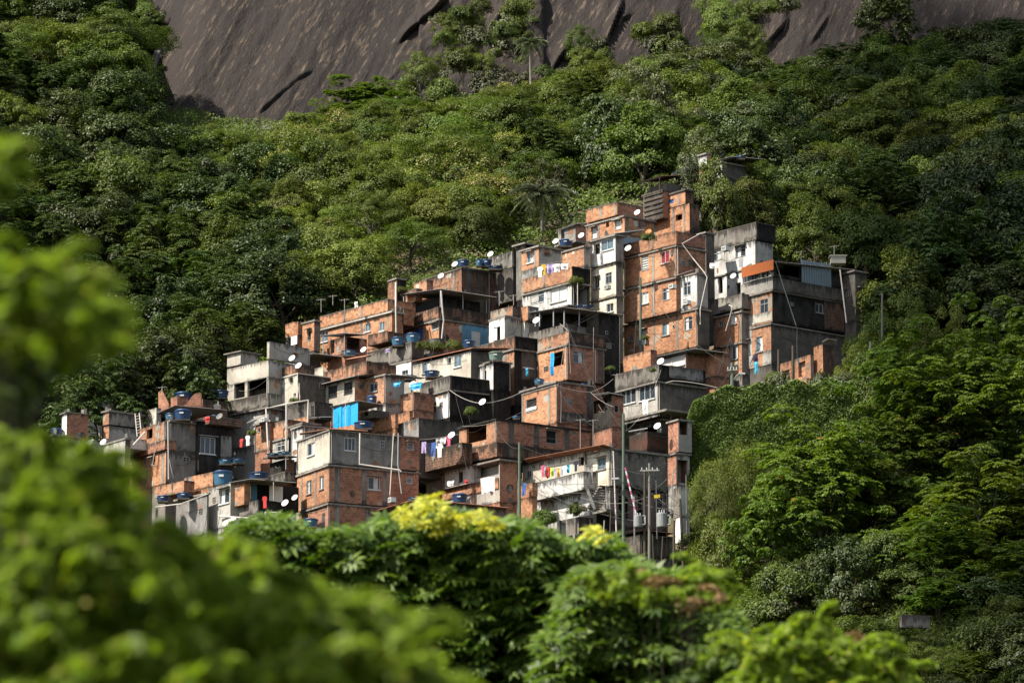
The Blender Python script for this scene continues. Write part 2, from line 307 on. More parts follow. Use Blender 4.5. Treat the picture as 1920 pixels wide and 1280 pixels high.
class House:
    def __init__(s, name, label, xc, yb, Y, phi=52, cat='house', group=None):
        s.Y = Y; s.phi = R(phi); s.root = empty(name, P(xc, yb, Y), label, cat, group); s.o = s.root.location.copy()
        s.dl = Vector((-math.cos(s.phi), math.sin(s.phi), 0)); s.dr = Vector((math.sin(s.phi), math.cos(s.phi), 0))
        s.nl = Vector((-math.sin(s.phi), -math.cos(s.phi), 0)); s.nr = Vector((math.cos(s.phi), -math.sin(s.phi), 0))
        s.lo = None
    def hit(s, face, x, y, C):                       # ray through (x, y) on the vertical wall plane through C
        n = s.nl if face == 'L' else s.nr; d = ray(x, y); return d * (n.dot(C) / n.dot(d))
    def dims(s, xl, xc, xr, y, Y, ll, lr):
        C = P(xc, y, Y)
        if ll is None: ll = (s.hit('L', xl, y, C) - C).dot(s.dl) if xl is not None else 3.5
        if lr is None: lr = (s.hit('R', xr, y, C) - C).dot(s.dr) if xr is not None else 3.5
        return C, max(ll, 0.1), max(lr, 0.1)
    def foot(s, C, ll, lr, g=0.0):
        c = V2(C) - (s.dl + s.dr) * g
        return [c, c + s.dr * (lr + 2 * g), c + s.dr * (lr + 2 * g) + s.dl * (ll + 2 * g), c + s.dl * (ll + 2 * g)]
    def dyon(s, face, x, y, q=-0.02):               # depth offset that sets a block on the last storey's wall plane
        C = s.last[0]; return s.hit(face, x, y, C).y + q - s.Y
    def put(s, mb, name, mats, parent=None): return mb.build(name, mats, parent or s.root, s.o)
    def box(s, xl, xc, xr, yt, yb, mL, mR=None, dy=0, ll=None, lr=None, win=(), col=(), slab=True, base=None, name='wall', th=0.14, so=0.12, sm='concrete', top=None):
        mR = mR or mL; ym = (yt + yb) / 2; C, ll, lr = s.dims(xl, xc, xr, ym, s.Y + dy, ll, lr)
        zt = P(xc, yt, C.y).z; zb = P(xc, yb, C.y).z
        ft = s.foot(C, ll, lr); mb = MB(); holes = {'L': [], 'R': []}
        for wd in win:
            f, x0, y0, x1, y1 = wd[:5]; kind = wd[5] if len(wd) > 5 else 'g'
            cx, cy = (x0 + x1) / 2, (y0 + y1) / 2; d = s.dl if f == 'L' else s.dr; lim = ll if f == 'L' else lr
            ua = (s.hit(f, x0, cy, C) - C).dot(d); ub = (s.hit(f, x1, cy, C) - C).dot(d)
            za, zc = s.hit(f, cx, y1, C).z, s.hit(f, cx, y0, C).z
            u0, u1 = sorted((ua, ub)); u0 = max(0.06, u0); u1 = min(lim - 0.06, u1); za = max(za, zb + 0.02); zc = min(zc, zt - 0.03)
            if u1 - u0 < 0.08 or zc - za < 0.08: continue
            holes[f].append((u0, u1, za, zc, kind))
        for f, d, nrm, L, mi in (('L', s.dl, s.nl, ll, 0), ('R', s.dr, s.nr, lr, 1)):
            us = sorted({0, L} | {h[0] for h in holes[f]} | {h[1] for h in holes[f]}); zs = sorted({zb, zt} | {h[2] for h in holes[f]} | {h[3] for h in holes[f]})
            p = lambda u, z, q=0: V2(C) + d * u - nrm * q + Vector((0, 0, z))
            for i in range(len(us) - 1):
                for j in range(len(zs) - 1):
                    uc, zc = (us[i] + us[i + 1]) / 2, (zs[j] + zs[j + 1]) / 2
                    if any(h[0] < uc < h[1] and h[2] < zc < h[3] for h in holes[f]): continue
                    q = [p(us[i], zs[j]), p(us[i + 1], zs[j]), p(us[i + 1], zs[j + 1]), p(us[i], zs[j + 1])]
                    mb.face(q if f == 'R' else q[::-1], mi)
            for u0, u1, z0, z1, k in holes[f]:
                D = 0.22
                for a, b_ in (((u0, z0), (u1, z0)), ((u1, z0), (u1, z1)), ((u1, z1), (u0, z1)), ((u0, z1), (u0, z0))):
                    mb.face([p(*a), p(*a, D), p(*b_, D), p(*b_)], mi)
        A, B_, Cc, D_ = ft
        for a, b_, mi in ((B_, Cc, 0), (Cc, D_, 1)):
            mb.face([(a.x, a.y, zb), (b_.x, b_.y, zb), (b_.x, b_.y, zt), (a.x, a.y, zt)], mi)
        mb.face([(q.x, q.y, zt) for q in ft], 1); mb.face([(q.x, q.y, zb) for q in reversed(ft)], 1)
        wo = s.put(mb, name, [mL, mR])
        for f, d, nrm in (('L', s.dl, s.nl), ('R', s.dr, s.nr)):
            for u0, u1, z0, z1, k in holes[f]:
                if k == 'hole': continue
                fm, pm, nx, ny = WINK[k]; p = lambda u, z, q=0: V2(C) + d * u + nrm * q + Vector((0, 0, z)); t = 0.055
                fb = MB(); h = Vector((0, 0, 1))
                def bx(ua, ub, za, zc2, q0=-0.13, q1=-0.04):
                    c = p((ua + ub) / 2, (za + zc2) / 2, (q0 + q1) / 2); fb.obox(c, d * (ub - ua) / 2, nrm * (q1 - q0) / 2, h * (zc2 - za) / 2)
                bx(u0, u1, z1 - t, z1); bx(u0, u1, z0, z0 + t, -0.13, 0.04); bx(u0, u0 + t, z0 + t, z1 - t); bx(u1 - t, u1, z0 + t, z1 - t)
                zz = z1 - t
                if ny == 2: bx(u0 + t, u1 - t, z0 + (z1 - z0) * 0.7, z0 + (z1 - z0) * 0.7 + 0.05, -0.12, -0.05)
                elif ny > 2:
                    for q in range(1, ny): bx(u0 + t, u1 - t, z0 + (z1 - z0) * q / ny - 0.015, z0 + (z1 - z0) * q / ny + 0.015, -0.12, -0.05)
                for q in range(1, nx): uu = u0 + (u1 - u0) * q / nx; bx(uu - 0.022, uu + 0.022, z0 + t, zz, -0.115, -0.05)
                fo = s.put(fb, 'window', [fm]); pb = MB(); q0 = -0.11
                split = u0 + (u1 - u0) * (0.55 if nx == 2 else 1)
                pts = lambda a, b2: [p(a, z0 + 0.02, q0), p(b2, z0 + 0.02, q0), p(b2, z1 - 0.02, q0), p(a, z1 - 0.02, q0)]
                pb.face(pts(u0 + 0.02, u1 - 0.02)[::1 if f == 'R' else -1]); s.put(pb, 'pane', [pm], fo)
                if k in ('w', 'wb', 'g', 'gb', 't', 'tg') and (z1 - z0) > 0.9:
                    cb = MB(); uu = u0 + (u1 - u0) * random.choice((0.3, 0.7)); cb.obox(p(uu, (z0 + z1) / 2, -0.104), d * (u1 - u0) * 0.16, nrm * 0.002, h * (z1 - z0) * 0.42)
                    if random.random() < 0.5: s.put(cb, 'curtain', ['curtain'], fo)
                if k in ('w', 'wb', 'g', 'gb', 'w3', 'c', 'r'):
                    sb = MB(); sb.obox(p((u0 + u1) / 2, z0 - 0.035, 0.03), d * ((u1 - u0) / 2 + 0.06), nrm * 0.06, h * 0.03); s.put(sb, 'sill', ['frame_white' if k[0] == 'w' else 'concrete'], fo)
        for cdef in col:                              # concrete posts cast into the brickwork
            f, x = cdef[:2]; d, nrm = (s.dl, s.nl) if f == 'L' else (s.dr, s.nr); u = (s.hit(f, x, ym, C) - C).dot(d)
            wd = cdef[2] if len(cdef) > 2 else 0.26
            cb = MB(); cb.obox(V2(C) + d * u + nrm * 0.0 + Vector((0, 0, (zb + zt) / 2)), d * wd / 2, nrm * 0.018, Vector((0, 0, (zt - zb) / 2 - 0.004)))
            s.put(cb, 'column', [cdef[3] if len(cdef) > 3 else 'concrete'])
        if slab:
            sb = MB(); f2 = s.foot(C, ll, lr, so); jt = lambda: DR.uniform(-.05, .05); sb.prism([(q.x + jt(), q.y + jt()) for q in f2], zt - th / 2, zt + th / 2)
            tl_ = DR.uniform(-.008, .008); sb.v = [(a, b_, c_ + ((a - C.x) * tl_ if c_ > zt else 0)) for a, b_, c_ in sb.v]; s.put(sb, 'slab', [sm])
        if base:
            bb = MB(); f2 = s.foot(C, ll, lr, -0.03); bb.prism([(q.x, q.y) for q in f2], zb - base, zb - 0.004, top=False); s.put(bb, 'foundation', [mR])
        for f, d, nrm, L in (('L', s.dl, s.nl, ll), ('R', s.dr, s.nr, lr)):   # what builders left on the walls
            H_ = zt - zb; mt = mL if f == 'L' else mR
            if L < 1.6 or H_ < 1.4 or 'inside' in mt: continue
            pt = lambda u, z, q: V2(C) + d * u + nrm * q + Vector((0, 0, z)); free = lambda u0, u1, z0, z1: all(u1 < h[0] - .05 or u0 > h[1] + .05 or z1 < h[2] - .05 or z0 > h[3] + .05 for h in holes[f])
            if DR.random() < .45:
                u = DR.choice((.12, L - .12, DR.uniform(.2, L - .2)))
                if free(u - .06, u + .06, zb, zt): cb = MB(); cb.tube([pt(u, zt - .05, .05), pt(u + DR.uniform(-.06, .06), (zb + zt) / 2, .05), pt(u, zb + .02, .05)], .035, 6); s.put(cb, 'drain_pipe', [DR.choice(('pvc', 'metal_pale', 'frame_grey', 'wire_pale'))])
            for _ in range(DR.choice((0, 1, 1, 2))):
                ua, ub = DR.uniform(0, L * .4), DR.uniform(L * .6, L); za, zc = zt - DR.uniform(.02, H_ * .5), zt - DR.uniform(.02, H_ * .5); sg = DR.uniform(.05, .35)
                cb = MB(); cb.tube([pt(ua + (ub - ua) * k / 8, za + (zc - za) * k / 8 - sg * 4 * (k / 8) * (1 - k / 8), .06) for k in range(9)], .011, 4); s.put(cb, 'cable', [DR.choice(('wire', 'wire', 'wire_pale'))])
            if 'brick' in mt or mt in ('plaster', 'white_worn', 'mould', 'concrete', 'rough_grey'):
                for _ in range(DR.choice((1, 2, 2, 3))):
                    w_, h_ = DR.uniform(.3, 1.1), DR.uniform(.25, .9); u = DR.uniform(w_ / 2 + .05, max(w_ / 2 + .06, L - w_ / 2 - .05)); z = DR.choice((DR.uniform(zb + h_ / 2, max(zb + h_ / 2 + .01, zt - h_ / 2)), zb + h_ / 2, zt - h_ / 2 - .1))
                    if u + w_ / 2 > L or not free(u - w_ / 2, u + w_ / 2, z - h_ / 2, z + h_ / 2) or z - h_ / 2 < zb or z + h_ / 2 > zt: continue
                    n_ = 9; cb = MB(); pp = [pt(u + w_ / 2 * math.cos(a) * q, z + h_ / 2 * math.sin(a) * q, .006) for a, q in ((2 * math.pi * k / n_, DR.uniform(.6, 1)) for k in range(n_))]
                    cb.face(pp if f == 'R' else pp[::-1]); s.put(cb, 'wall_patch', [DR.choice(('plaster', 'concrete', 'brick_dark', 'plaster_sand', 'mould') if 'brick' in mt else ('mould', 'rough_grey', 'brick_worn', 'brick_patched'))])
        for f, d, nrm, L in (('L', s.dl, s.nl, ll), ('R', s.dr, s.nr, lr)):
            pt = lambda u, z, q: V2(C) + d * u + nrm * q + Vector((0, 0, z)); mt = mL if f == 'L' else mR
            for u0, u1, z0, z1, k in holes[f]:
                if k != 'hole' and DR.random() < .3 and z1 + .15 < zt and u1 - u0 < 1.6:
                    cb = MB(); cb.obox(pt((u0 + u1) / 2, z1 + .07, .16), d * ((u1 - u0) / 2 + .1), nrm * .17 - Vector((0, 0, .02)), Vector((0, 0, .028))); s.put(cb, 'window_hood', [DR.choice(('concrete', 'corrugated', 'plaster'))])
            if L > 2.2 and zt - zb > 1.8 and 'inside' not in mt and DR.random() < .5:
                for _ in range(DR.choice((1, 2))):
                    w_, h_ = DR.choice(((.42, .4), (.3, .5), (.55, .35), (.25, .25))); u = DR.uniform(.4, L - .8); z = DR.uniform(zb + .8, zt - h_ - .25) if zt - zb - h_ > 1.1 else zb + .6
                    if any(u < h[1] + .15 and u + w_ > h[0] - .15 for h in holes[f]): continue
                    cb = MB(); cb.obox(pt(u + w_ / 2, z + h_ / 2, .004), d * w_ / 2, nrm * .006, Vector((0, 0, h_ / 2))); vo = s.put(cb, 'vent', ['painted_dark_inside']); fb = MB(); nn = 2 if w_ > .28 else 1  # dark plate on the wall surface, painting the shaded depth of a vent
                    for q in range(nn + 1): fb.obox(pt(u + w_ * q / nn, z + h_ / 2, .02), d * .022, nrm * .03, Vector((0, 0, h_ / 2 + .02)))
                    for q in range(nn + 1): fb.obox(pt(u + w_ / 2, z + h_ * q / nn, .02), d * (w_ / 2 - .022), nrm * .028, Vector((0, 0, .02)))
                    s.put(fb, 'vent_frame', [DR.choice(('concrete', 'plaster', 'frame_grey'))], vo)
        if slab and DR.random() < .5:
            for q in s.foot(C, ll, lr, -.2):
                if DR.random() < .6: cb = MB(); hh = DR.uniform(.2, .6); cb.prism([(q.x + a * .11, q.y + c_ * .11) for a, c_ in ((-1, -1), (1, -1), (1, 1), (-1, 1))], zt, zt + hh); s.put(cb, 'column_stub', [DR.choice(('concrete', 'plaster', 'dark_concrete'))])
        if slab and DR.random() < .6:
            ft2 = s.foot(C, ll, lr, -.12)
            for k in range(4):
                q = ft2[k]; cb = MB()
                for ox, oy in ((0, 0), (.12, 0), (0, .12)): cb.tube([(q.x + ox, q.y + oy, zt), (q.x + ox + DR.uniform(-.06, .06), q.y + oy, zt + DR.uniform(.3, .75))], .011, 4)
                if DR.random() < .6: s.put(cb, 'rebar', ['rust'])['kind'] = 'stuff'
        s.last = (C, ll, lr, zb, zt); return wo
    def rim(s, xl, xc, xr, yt, yb, m, dy=0, ll=None, lr=None, th=0.13, name='parapet', mR=None, coping=True, pin=(), sides='LRBb'):
        """open roof terrace: a wall round the edge"""
        C, ll, lr = s.dims(xl, xc, xr, (yt + yb) / 2, s.Y + dy, ll, lr); zt = P(xc, yt, C.y).z; zb = P(xc, yb, C.y).z
        coping = coping and DR.random() < .45
        mb = MB(); c = V2(C); e = 0.001
        def seg(o_, d, L, nrm, mi):
            k = max(1, int(L / .9)); cuts = sorted([0, L] + [DR.uniform(.1, L - .1) for _ in range(k)])
            for a, b_ in zip(cuts[:-1], cuts[1:]):      # laid by eye: the top edge steps up and down
                z1 = zt + (DR.uniform(-.09, .05) if not coping else 0); mb.obox(o_ + d * (a + b_) / 2 - nrm * (th / 2) + Vector((0, 0, (zb + z1) / 2)), d * (b_ - a) / 2, nrm * th / 2, Vector((0, 0, (z1 - zb) / 2)), mi)
        if 'L' in sides: seg(c, s.dl, ll, s.nl, 0)
        if 'R' in sides: seg(c + s.dr * th, s.dr, lr - th, s.nr, 1)
        if 'B' in sides: seg(c + s.dr * lr + s.dl * th, s.dl, ll - th, -s.nl, 0)
        if 'b' in sides: seg(c + s.dl * ll + s.dr * th, s.dr, lr - 2 * th, -s.nr, 1)
        mb.face([(q.x, q.y, zb + 0.02) for q in s.foot(C, ll, lr, -0.02)], 1)
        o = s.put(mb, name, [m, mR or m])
        if coping:
            cb = MB()
            for o_, d, L, nrm in ((c, s.dl, ll, s.nl), (c + s.dr * th, s.dr, lr - th, s.nr)):
                if (nrm is s.nl and 'L' in sides) or (nrm is s.nr and 'R' in sides):
                    cb.obox(o_ + d * L / 2 - nrm * th / 2 + Vector((0, 0, zt + 0.02)), d * L / 2, nrm * (th / 2 + 0.02), Vector((0, 0, 0.02)))
            s.put(cb, 'coping', ['mould'])
        for f, x in pin:
            d, nrm = (s.dl, s.nl) if f == 'L' else (s.dr, s.nr); u = (s.hit(f, x, (yt + yb) / 2, C) - C).dot(d)
            cb = MB(); cb.obox(c + d * u + Vector((0, 0, (zb + zt) / 2)), d * 0.12, nrm * 0.016, Vector((0, 0, (zt - zb) / 2 - 0.01))); s.put(cb, 'column', ['concrete'])
        return o
    def slab(s, xl, xc, xr, y, m='concrete', dy=0, o=0.1, th=0.16, ll=None, lr=None, name='slab'):
        C, ll, lr = s.dims(xl, xc, xr, y, s.Y + dy, ll, lr); z = C.z; mb = MB()
        mb.prism([(q.x, q.y) for q in s.foot(C, ll, lr, o)], z - th / 2, z + th / 2); s.put(mb, name, [m])
    def sheet(s, xl, yl, xc, yc, xr, yr, m='corrugated', dy=0, lr=None, riser=0, along='R', name='roof', corr=0.035, ll=None, risel=0):
        """corrugated or tiled roof whose near corner and two near edge ends are given; the far corner follows"""
        C = P(xc, yc, s.Y + dy)
        A = s.hit('L', xl, yl, C) if xl is not None else C + s.dl * (ll or 3) + Vector((0, 0, risel))
        B_ = s.hit('R', xr, yr, C) if xr is not None else C + s.dr * (lr or 3) + Vector((0, 0, riser))
        a, b = A - C, B_ - C
        if along == 'L': a, b = b, a                   # ribs run along b, waves along a
        n = max(4, int(a.length / 0.09)); mb = MB(); up = Vector((0, 0, 1)); pts = []
        for i in range(n + 1): pts.append(C + a * (i / n) + up * corr * math.sin(i * math.pi / 1.0 + 0) * 0 + up * corr * (1 if i % 2 else -1) * 0.6)
        t = up * -0.022
        for i in range(n):
            p, q = pts[i], pts[i + 1]
            mb.face([p, q, q + b, p + b]); mb.face([p + t, p + b + t, q + b + t, q + t])
            mb.face([p, p + t, q + t, q]); mb.face([p + b, q + b, q + b + t, p + b + t])
        mb.face([pts[0], pts[0] + b, pts[0] + b + t, pts[0] + t]); mb.face([pts[-1], pts[-1] + t, pts[-1] + b + t, pts[-1] + b])
        o = s.put(mb, name, [m]); bb = MB()
        for k in range(1): f = 0.04 + 0.92 * k / 3; bb.bar(C + b * f - up * 0.09, C + a + b * f - up * 0.09, 0.05, 0.09)
        s.put(bb, 'beam', ['frame_dark'], o); return o
    def post(s, x, y0, x1, y1, m='metal_pale', dy=0, w=0.08, name='post'):
        mb = MB(); mb.tube([P(x, y0, s.Y + dy), P(x1, y1, s.Y + dy)], w / 2, 7); return s.put(mb, name, [m])
    def pipe(s, pts, m='pvc', dy=-0.15, w=0.09, name='pipe'):
        mb = MB(); mb.tube([P(q[0], q[1], s.Y + dy + (q[2] if len(q) > 2 else 0)) for q in pts], w / 2, 7); return s.put(mb, name, [m])
    def panel(s, face, x0, y0, x1, y1, m, q=0.03, dy=0, xc=None, name='panel', t=0.03, C=None):
        """a sheet fixed on or hung before a wall face of the last storey"""
        C = C or s.last[0]; n = s.nl if face == 'L' else s.nr; d = s.dl if face == 'L' else s.dr; C = V2(C) + n * (q + t)
        ym = (y0 + y1) / 2; xm = (x0 + x1) / 2
        a, b = s.hit(face, x0, ym, C), s.hit(face, x1, ym, C); z1, z0 = s.hit(face, xm, y0, C).z, s.hit(face, xm, y1, C).z
        mb = MB(); c = (a + b) / 2; mb.obox((c.x, c.y, (z0 + z1) / 2), d * (a - b).length / 2, n * t / 2, Vector((0, 0, (z1 - z0) / 2)))
        return s.put(mb, name, [m])

# ---------------------------------------------------------------- small things
def tank_proto(body, lid, conic=True):
    r = empty('water_tank', (0, 0, 0), 'x', 'water tank')
    b = MB(); b.smooth = False; b.lathe([(0.0, 0), (0.40, 0), (0.42, 0.02), (0.455, 0.3), (0.46, 0.32), (0.485, 0.52), (0.51, 0.53), (0.51, 0.57), (0.47, 0.57)], 22); b.build('body', body, r)
    l2 = MB(); l2.lathe([(0.525, 0.555), (0.53, 0.60), (0.44, 0.635), (0.43, 0.665), (0.2, 0.69), (0, 0.70)], 22); l2.build('lid', lid, r)
    for k in range(3):
        a = k * 2.1 + 0.4; q = MB(); q.obox((0.475 * math.cos(a), 0.475 * math.sin(a), 0.40), Vector((math.cos(a), math.sin(a), 0)) * 0.02, Vector((-math.sin(a), math.cos(a), 0)) * 0.12, (0, 0, 0.05))
        q.build('marking', 'frame_white', r)
    return r
def dish_proto(m):
    r = empty('satellite_dish', (0, 0, 0), 'x', 'satellite dish')
    b = MB(); R0 = 0.42; n = 26
    prof = [(0, 0.0), (0.12, 0.008), (0.24, 0.032), (0.34, 0.066), (R0, 0.10), (R0 + 0.012, 0.09), (0.34, 0.05), (0.2, 0.01), (0.0, -0.015)]
    b.lathe(prof, n); b.smooth = False
    ob = b.build('reflector', m, r); ob.rotation_euler = (R(62), 0, 0); ob.location = (0, 0, 0.45)   # bowl opens towards -Y and up
    a = MB(); a.tube([(0, 0.0, 0.12), (0.02, -0.30, 0.25), (0.02, -0.42, 0.55)], 0.013, 5); a.build('arm', 'metal_dark', r)
    h = MB(); h.tube([(0.02, -0.36, 0.55), (0.02, -0.45, 0.57)], 0.035, 8); h.build('receiver', 'metal_dark', r)
    p = MB(); p.tube([(0, 0.06, 0.42), (0, 0.10, 0.25), (0, 0.10, -0.35)], 0.025, 6); p.build('mast', 'metal_dark', r)
    return r
def ac_proto():
    r = empty('air_conditioner', (0, 0, 0), 'x', 'air conditioner')
    b = MB(); b.obox((0, 0, 0.2), (0.3, 0, 0), (0, 0.25, 0), (0, 0, 0.2)); b.build('casing', 'plastic_white', r)
    g = MB()
    for k in range(6): g.obox((0, -0.256, 0.07 + k * 0.052), (0.26, 0, 0), (0, 0.005, 0), (0, 0, 0.012))
    g.build('grille', 'frame_dark', r); s_ = MB(); s_.obox((0, 0.02, -0.03), (0.33, 0, 0), (0, 0.26, 0), (0, 0, 0.02)); s_.build('bracket', 'concrete', r)
    return r
TANKS = {}; DISH = {}
def place(store, key, make, loc, rz, sc, label, group, rx=0):
    if key not in store: o = store[key] = make()
    else: o = clone(store[key], skip='base_board')
    o.location = loc; o.rotation_euler = (rx, 0, rz); o.scale = (sc,) * 3 if not isinstance(sc, tuple) else sc; tag(o, label, None, group); return o
def tank(x, yb, wpx, Y, label, kind='blue', flat=1.0):
    Y += 1.4; p = P(x, yb + 2.5, Y); s_ = wpx / FPX * Y / 1.04
    mk = {'blue': ('tank_blue', 'lid_blue'), 'pale': ('tank_pale', 'tank_blue'), 'green': ('tank_green', 'tank_green'), 'white': ('plastic_white', 'plastic_white')}[kind]
    o = place(TANKS, kind, lambda: tank_proto(*mk), p, 0, (s_, s_, s_ * flat), label, 'water tanks on the roofs')
    b = MB(); b.prism([(p.x + a * 0.44 * s_, p.y + c * 0.44 * s_) for a, c in ((-1, -1), (1, -1), (1, 1), (-1, 1))], p.z - 0.13, p.z - 0.005)
    b.build('base_board', 'old_wood', o, p).scale = (1 / s_, 1 / s_, 1 / (s_ * flat)); return o
def dish(x, y, wpx, Y, label, kind='white', rz=None):
    p = P(x, y, Y); s_ = wpx / FPX * Y / 0.80; p.z -= 0.5 * s_
    m = {'white': 'dish_white', 'orange': 'dish_orange', 'grey': 'dish_grey'}[kind]
    place(DISH, kind, lambda: dish_proto(m), p, R(-32) if rz is None else R(rz), s_ , label, 'satellite dishes on the houses')
ACS = {}
def ac(x, y, wpx, Y, phi, label):
    p = P(x, y, Y); s_ = wpx / FPX * Y / 0.60
    place(ACS, 'a', ac_proto, p, -R(phi), s_, label, 'air conditioners on the walls')

def cloth(kind, m, p, w_, h_, ang, label, cat, group, name=None):
    """a garment or sheet hanging from its top edge; ang = heading of the line"""
    d = Vector((math.cos(ang), math.sin(ang), 0)); n = Vector((-d.y, d.x, 0)); V = []; F = []
    out = {'shirt': [(-0.5, -0.08), (-0.22, 0), (0.22, 0), (0.5, -0.08), (0.56, -0.36), (0.34, -0.32), (0.33, -1), (-0.33, -1), (-0.34, -0.32), (-0.56, -0.36)],
           'trousers': [(-0.4, 0), (0.4, 0), (0.44, -1), (0.08, -1), (0.0, -0.35), (-0.08, -1), (-0.44, -1)]}.get(kind)
    ph = random.uniform(0, 6)
    wob = lambda a, z: n * (0.05 * math.sin(a * 7 + ph) * (0.3 - z) + 0.02 * math.sin(z * 9 + ph))
    mb = MB()
    if out:
        f = [p + d * a * w_ + Vector((0, 0, z * h_)) + wob(a, z) for a, z in out]; k = len(f); t = n * 0.012
        if kind == 'shirt': quads = [(0, 1, 8, 9), (1, 2, 5, 8), (2, 3, 4, 5), (8, 5, 6, 7)]
        else: quads = [(0, 1, 4), (0, 4, 5, 6), (1, 2, 3, 4)]
        for q in quads: mb.face([f[i] for i in q]); mb.face([f[i] + t for i in reversed(q)])
        for i in range(k): mb.face([f[i], f[(i + 1) % k], f[(i + 1) % k] + t, f[i] + t])
    else:
        nx, nz = 10, 5; g = [[p + d * (i / nx - 0.5) * w_ * (1 - 0.12 * j / nz) + Vector((0, 0, -h_ * j / nz * (1 + 0.06 * math.sin(i * 1.3 + ph)))) + wob(i / nx, -j / nz) * 1.5 for i in range(nx + 1)] for j in range(nz + 1)]
        for j in range(nz):
            for i in range(nx):
                q = [g[j][i], g[j][i + 1], g[j + 1][i + 1], g[j + 1][i]]; t = n * 0.012
                mb.face(q); mb.face([a + t for a in reversed(q)])
    o = mb.build(name or ('sheet' if kind == 'sheet' else kind), m, None, p); tag(o, label, cat, group); return o
def wire(pts, r=0.012, m='wire', label='', name='cable', cat='cable', group=None, sag=0, n=10):
    """pts: (x, y, Y) photo places; each span sags"""
    W = [P(*q) for q in pts]; out = []
    for a, b in zip(W[:-1], W[1:]):
        for i in range(n): f = i / n; out.append(a.lerp(b, f) - Vector((0, 0, sag * 4 * f * (1 - f) * (b - a).length)))
    out.append(W[-1]); mb = MB(); mb.tube(out, r, 5); o = mb.build(name, m, None, W[0]); tag(o, label, cat, group); return o
# ================================================================ the houses, from the top of the hill down
H = House
# --- top cluster
h = H('shack', 'weathered plank shack with rusty sheet roof on the highest brick rooftop', 1243, 408, 333, 52)
h.box(1207, 1243, 1262, 357, 408, 'old_wood', 'brick_brown', win=[('L', 1224, 378, 1240, 392, 'tg')], sm='old_wood', lr=2.5)
for i in range(5):
    h.panel('L', 1206, 362 + i * 9, 1242, 366 + i * 9, 'old_wood', 0.03, name='plank', t=0.05)
h.sheet(1196, 342, 1238, 330, 1284, 328, 'rust', dy=0.5); h.post(1207, 342, 1207, 358, 'old_wood', dy=2.5); h.post(1217, 339, 1217, 358, 'old_wood', dy=1.5); h.post(1237, 332, 1237, 357, 'old_wood')
h.rim(1215, 1250, 1290, 344, 357, 'dark_concrete', dy=1.2)
h = H('brick_house', 'tall orange brick house with bare concrete posts, topmost brick building on the hill', 1293, 431, 331, 54)
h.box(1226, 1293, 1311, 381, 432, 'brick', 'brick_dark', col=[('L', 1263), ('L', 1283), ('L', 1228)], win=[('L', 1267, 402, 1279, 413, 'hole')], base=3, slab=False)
h.box(1243, 1285, 1300, 356, 382, 'brick', 'brick_dark', dy=0.5, win=[('L', 1253, 374, 1263, 381, 'bl')], col=[('L', 1272)], sm='dark_concrete')
h = H('brick_house', 'two storey orange brick house with open doorways below the plank shack', 1171, 437, 329, 50)
h.box(1099, 1171, 1226, 405, 438, 'brick', 'brick', win=[('L', 1109, 427, 1119, 448, 'd'), ('L', 1136, 418, 1142, 426, 'hole'), ('L', 1153, 413, 1165, 431, 'd')], col=[('R', 1176), ('L', 1123)], base=2)
h.rim(1099, 1157, 1206, 379, 403, 'brick', dy=0.8, mR='brick_brown', pin=[('L', 1127), ('L', 1154)])
h = H('cream_house', 'tall narrow cream tower house with white balcony room on top', 1154, 588, 322, 52)
h.box(1107, 1154, 1169, 441, 490, 'white', 'rough_grey', win=[('L', 1113, 457, 1125, 477, 'hole'), ('L', 1127, 448, 1150, 469, 'wb')], so=0.2, dy=-0.3)
h.box(1108, 1155, 1168, 492, 552, 'cream', 'rough_grey', win=[('L', 1115, 519, 1124, 541, 'g'), ('L', 1135, 511, 1147, 532, 'tg')], slab=False)
h.box(1108, 1156, 1169, 554, 590, 'cream', 'rough_grey', win=[('L', 1137, 569, 1150, 585, 'w')], base=4, so=0.1)
h.sheet(1108, 452, 1154, 437, 1210, 430, 'zinc', dy=-0.5)
ac(1139, 542, 11, 321.3, 52, 'window air conditioner on the cream wall of the tower house')
h = H('zinc_lean_to', 'blue grey corrugated lean-to between the cream tower and big brick house', 1163, 470, 327, 52, cat='lean-to')
h.box(1150, 1163, 1203, 441, 470, 'rough_grey', 'zinc', slab=False, base=1)

h = H('brick_apartments', 'largest orange brick apartment block with four storeys and hanging white hose', 1268, 647, 319, 50, cat='apartment block')
h.rim(1169, 1268, 1323, 432, 457, 'brick_patched', mR='brick_brown', dy=0.2, pin=[('L', 1223)])
h.box(1170, 1268, 1323, 461, 517, 'brick', 'brick_patched', win=[('L', 1202, 480, 1216, 507, 'sh'), ('L', 1239, 471, 1255, 494, 'r')], col=[('L', 1225), ('L', 1265, 0.2), ('R', 1271, 0.2)], so=0.15)
h.box(1170, 1268, 1323, 521, 583, 'brick', 'brick_patched', win=[('L', 1203, 548, 1216, 570, 'c'), ('L', 1242, 540, 1255, 563, 'tg')], col=[('L', 1225)], so=0.15)
h.box(1268, 1307, 1327, 512, 576, 'white_worn', 'plaster', dy=-1.35, win=[('L', 1281, 529, 1295, 554, 't')], so=0.05, ll=None)
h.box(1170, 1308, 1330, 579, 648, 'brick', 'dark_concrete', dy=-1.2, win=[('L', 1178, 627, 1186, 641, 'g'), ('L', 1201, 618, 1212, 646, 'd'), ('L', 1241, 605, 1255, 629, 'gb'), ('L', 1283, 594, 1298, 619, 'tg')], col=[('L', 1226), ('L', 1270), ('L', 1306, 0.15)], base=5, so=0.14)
h.pipe([(1313, 438, 0), (1279, 457, -1), (1299, 484, -1), (1320, 510, -1.5), (1326, 520, -1.6), (1313, 580, -1.6), (1313, 608, -1.6)], 'pvc', 0, 0.09, 'hose')
h.sheet(1268, 517, 1272, 515, 1311, 502, 'corrugated', dy=-0.6, ll=None)
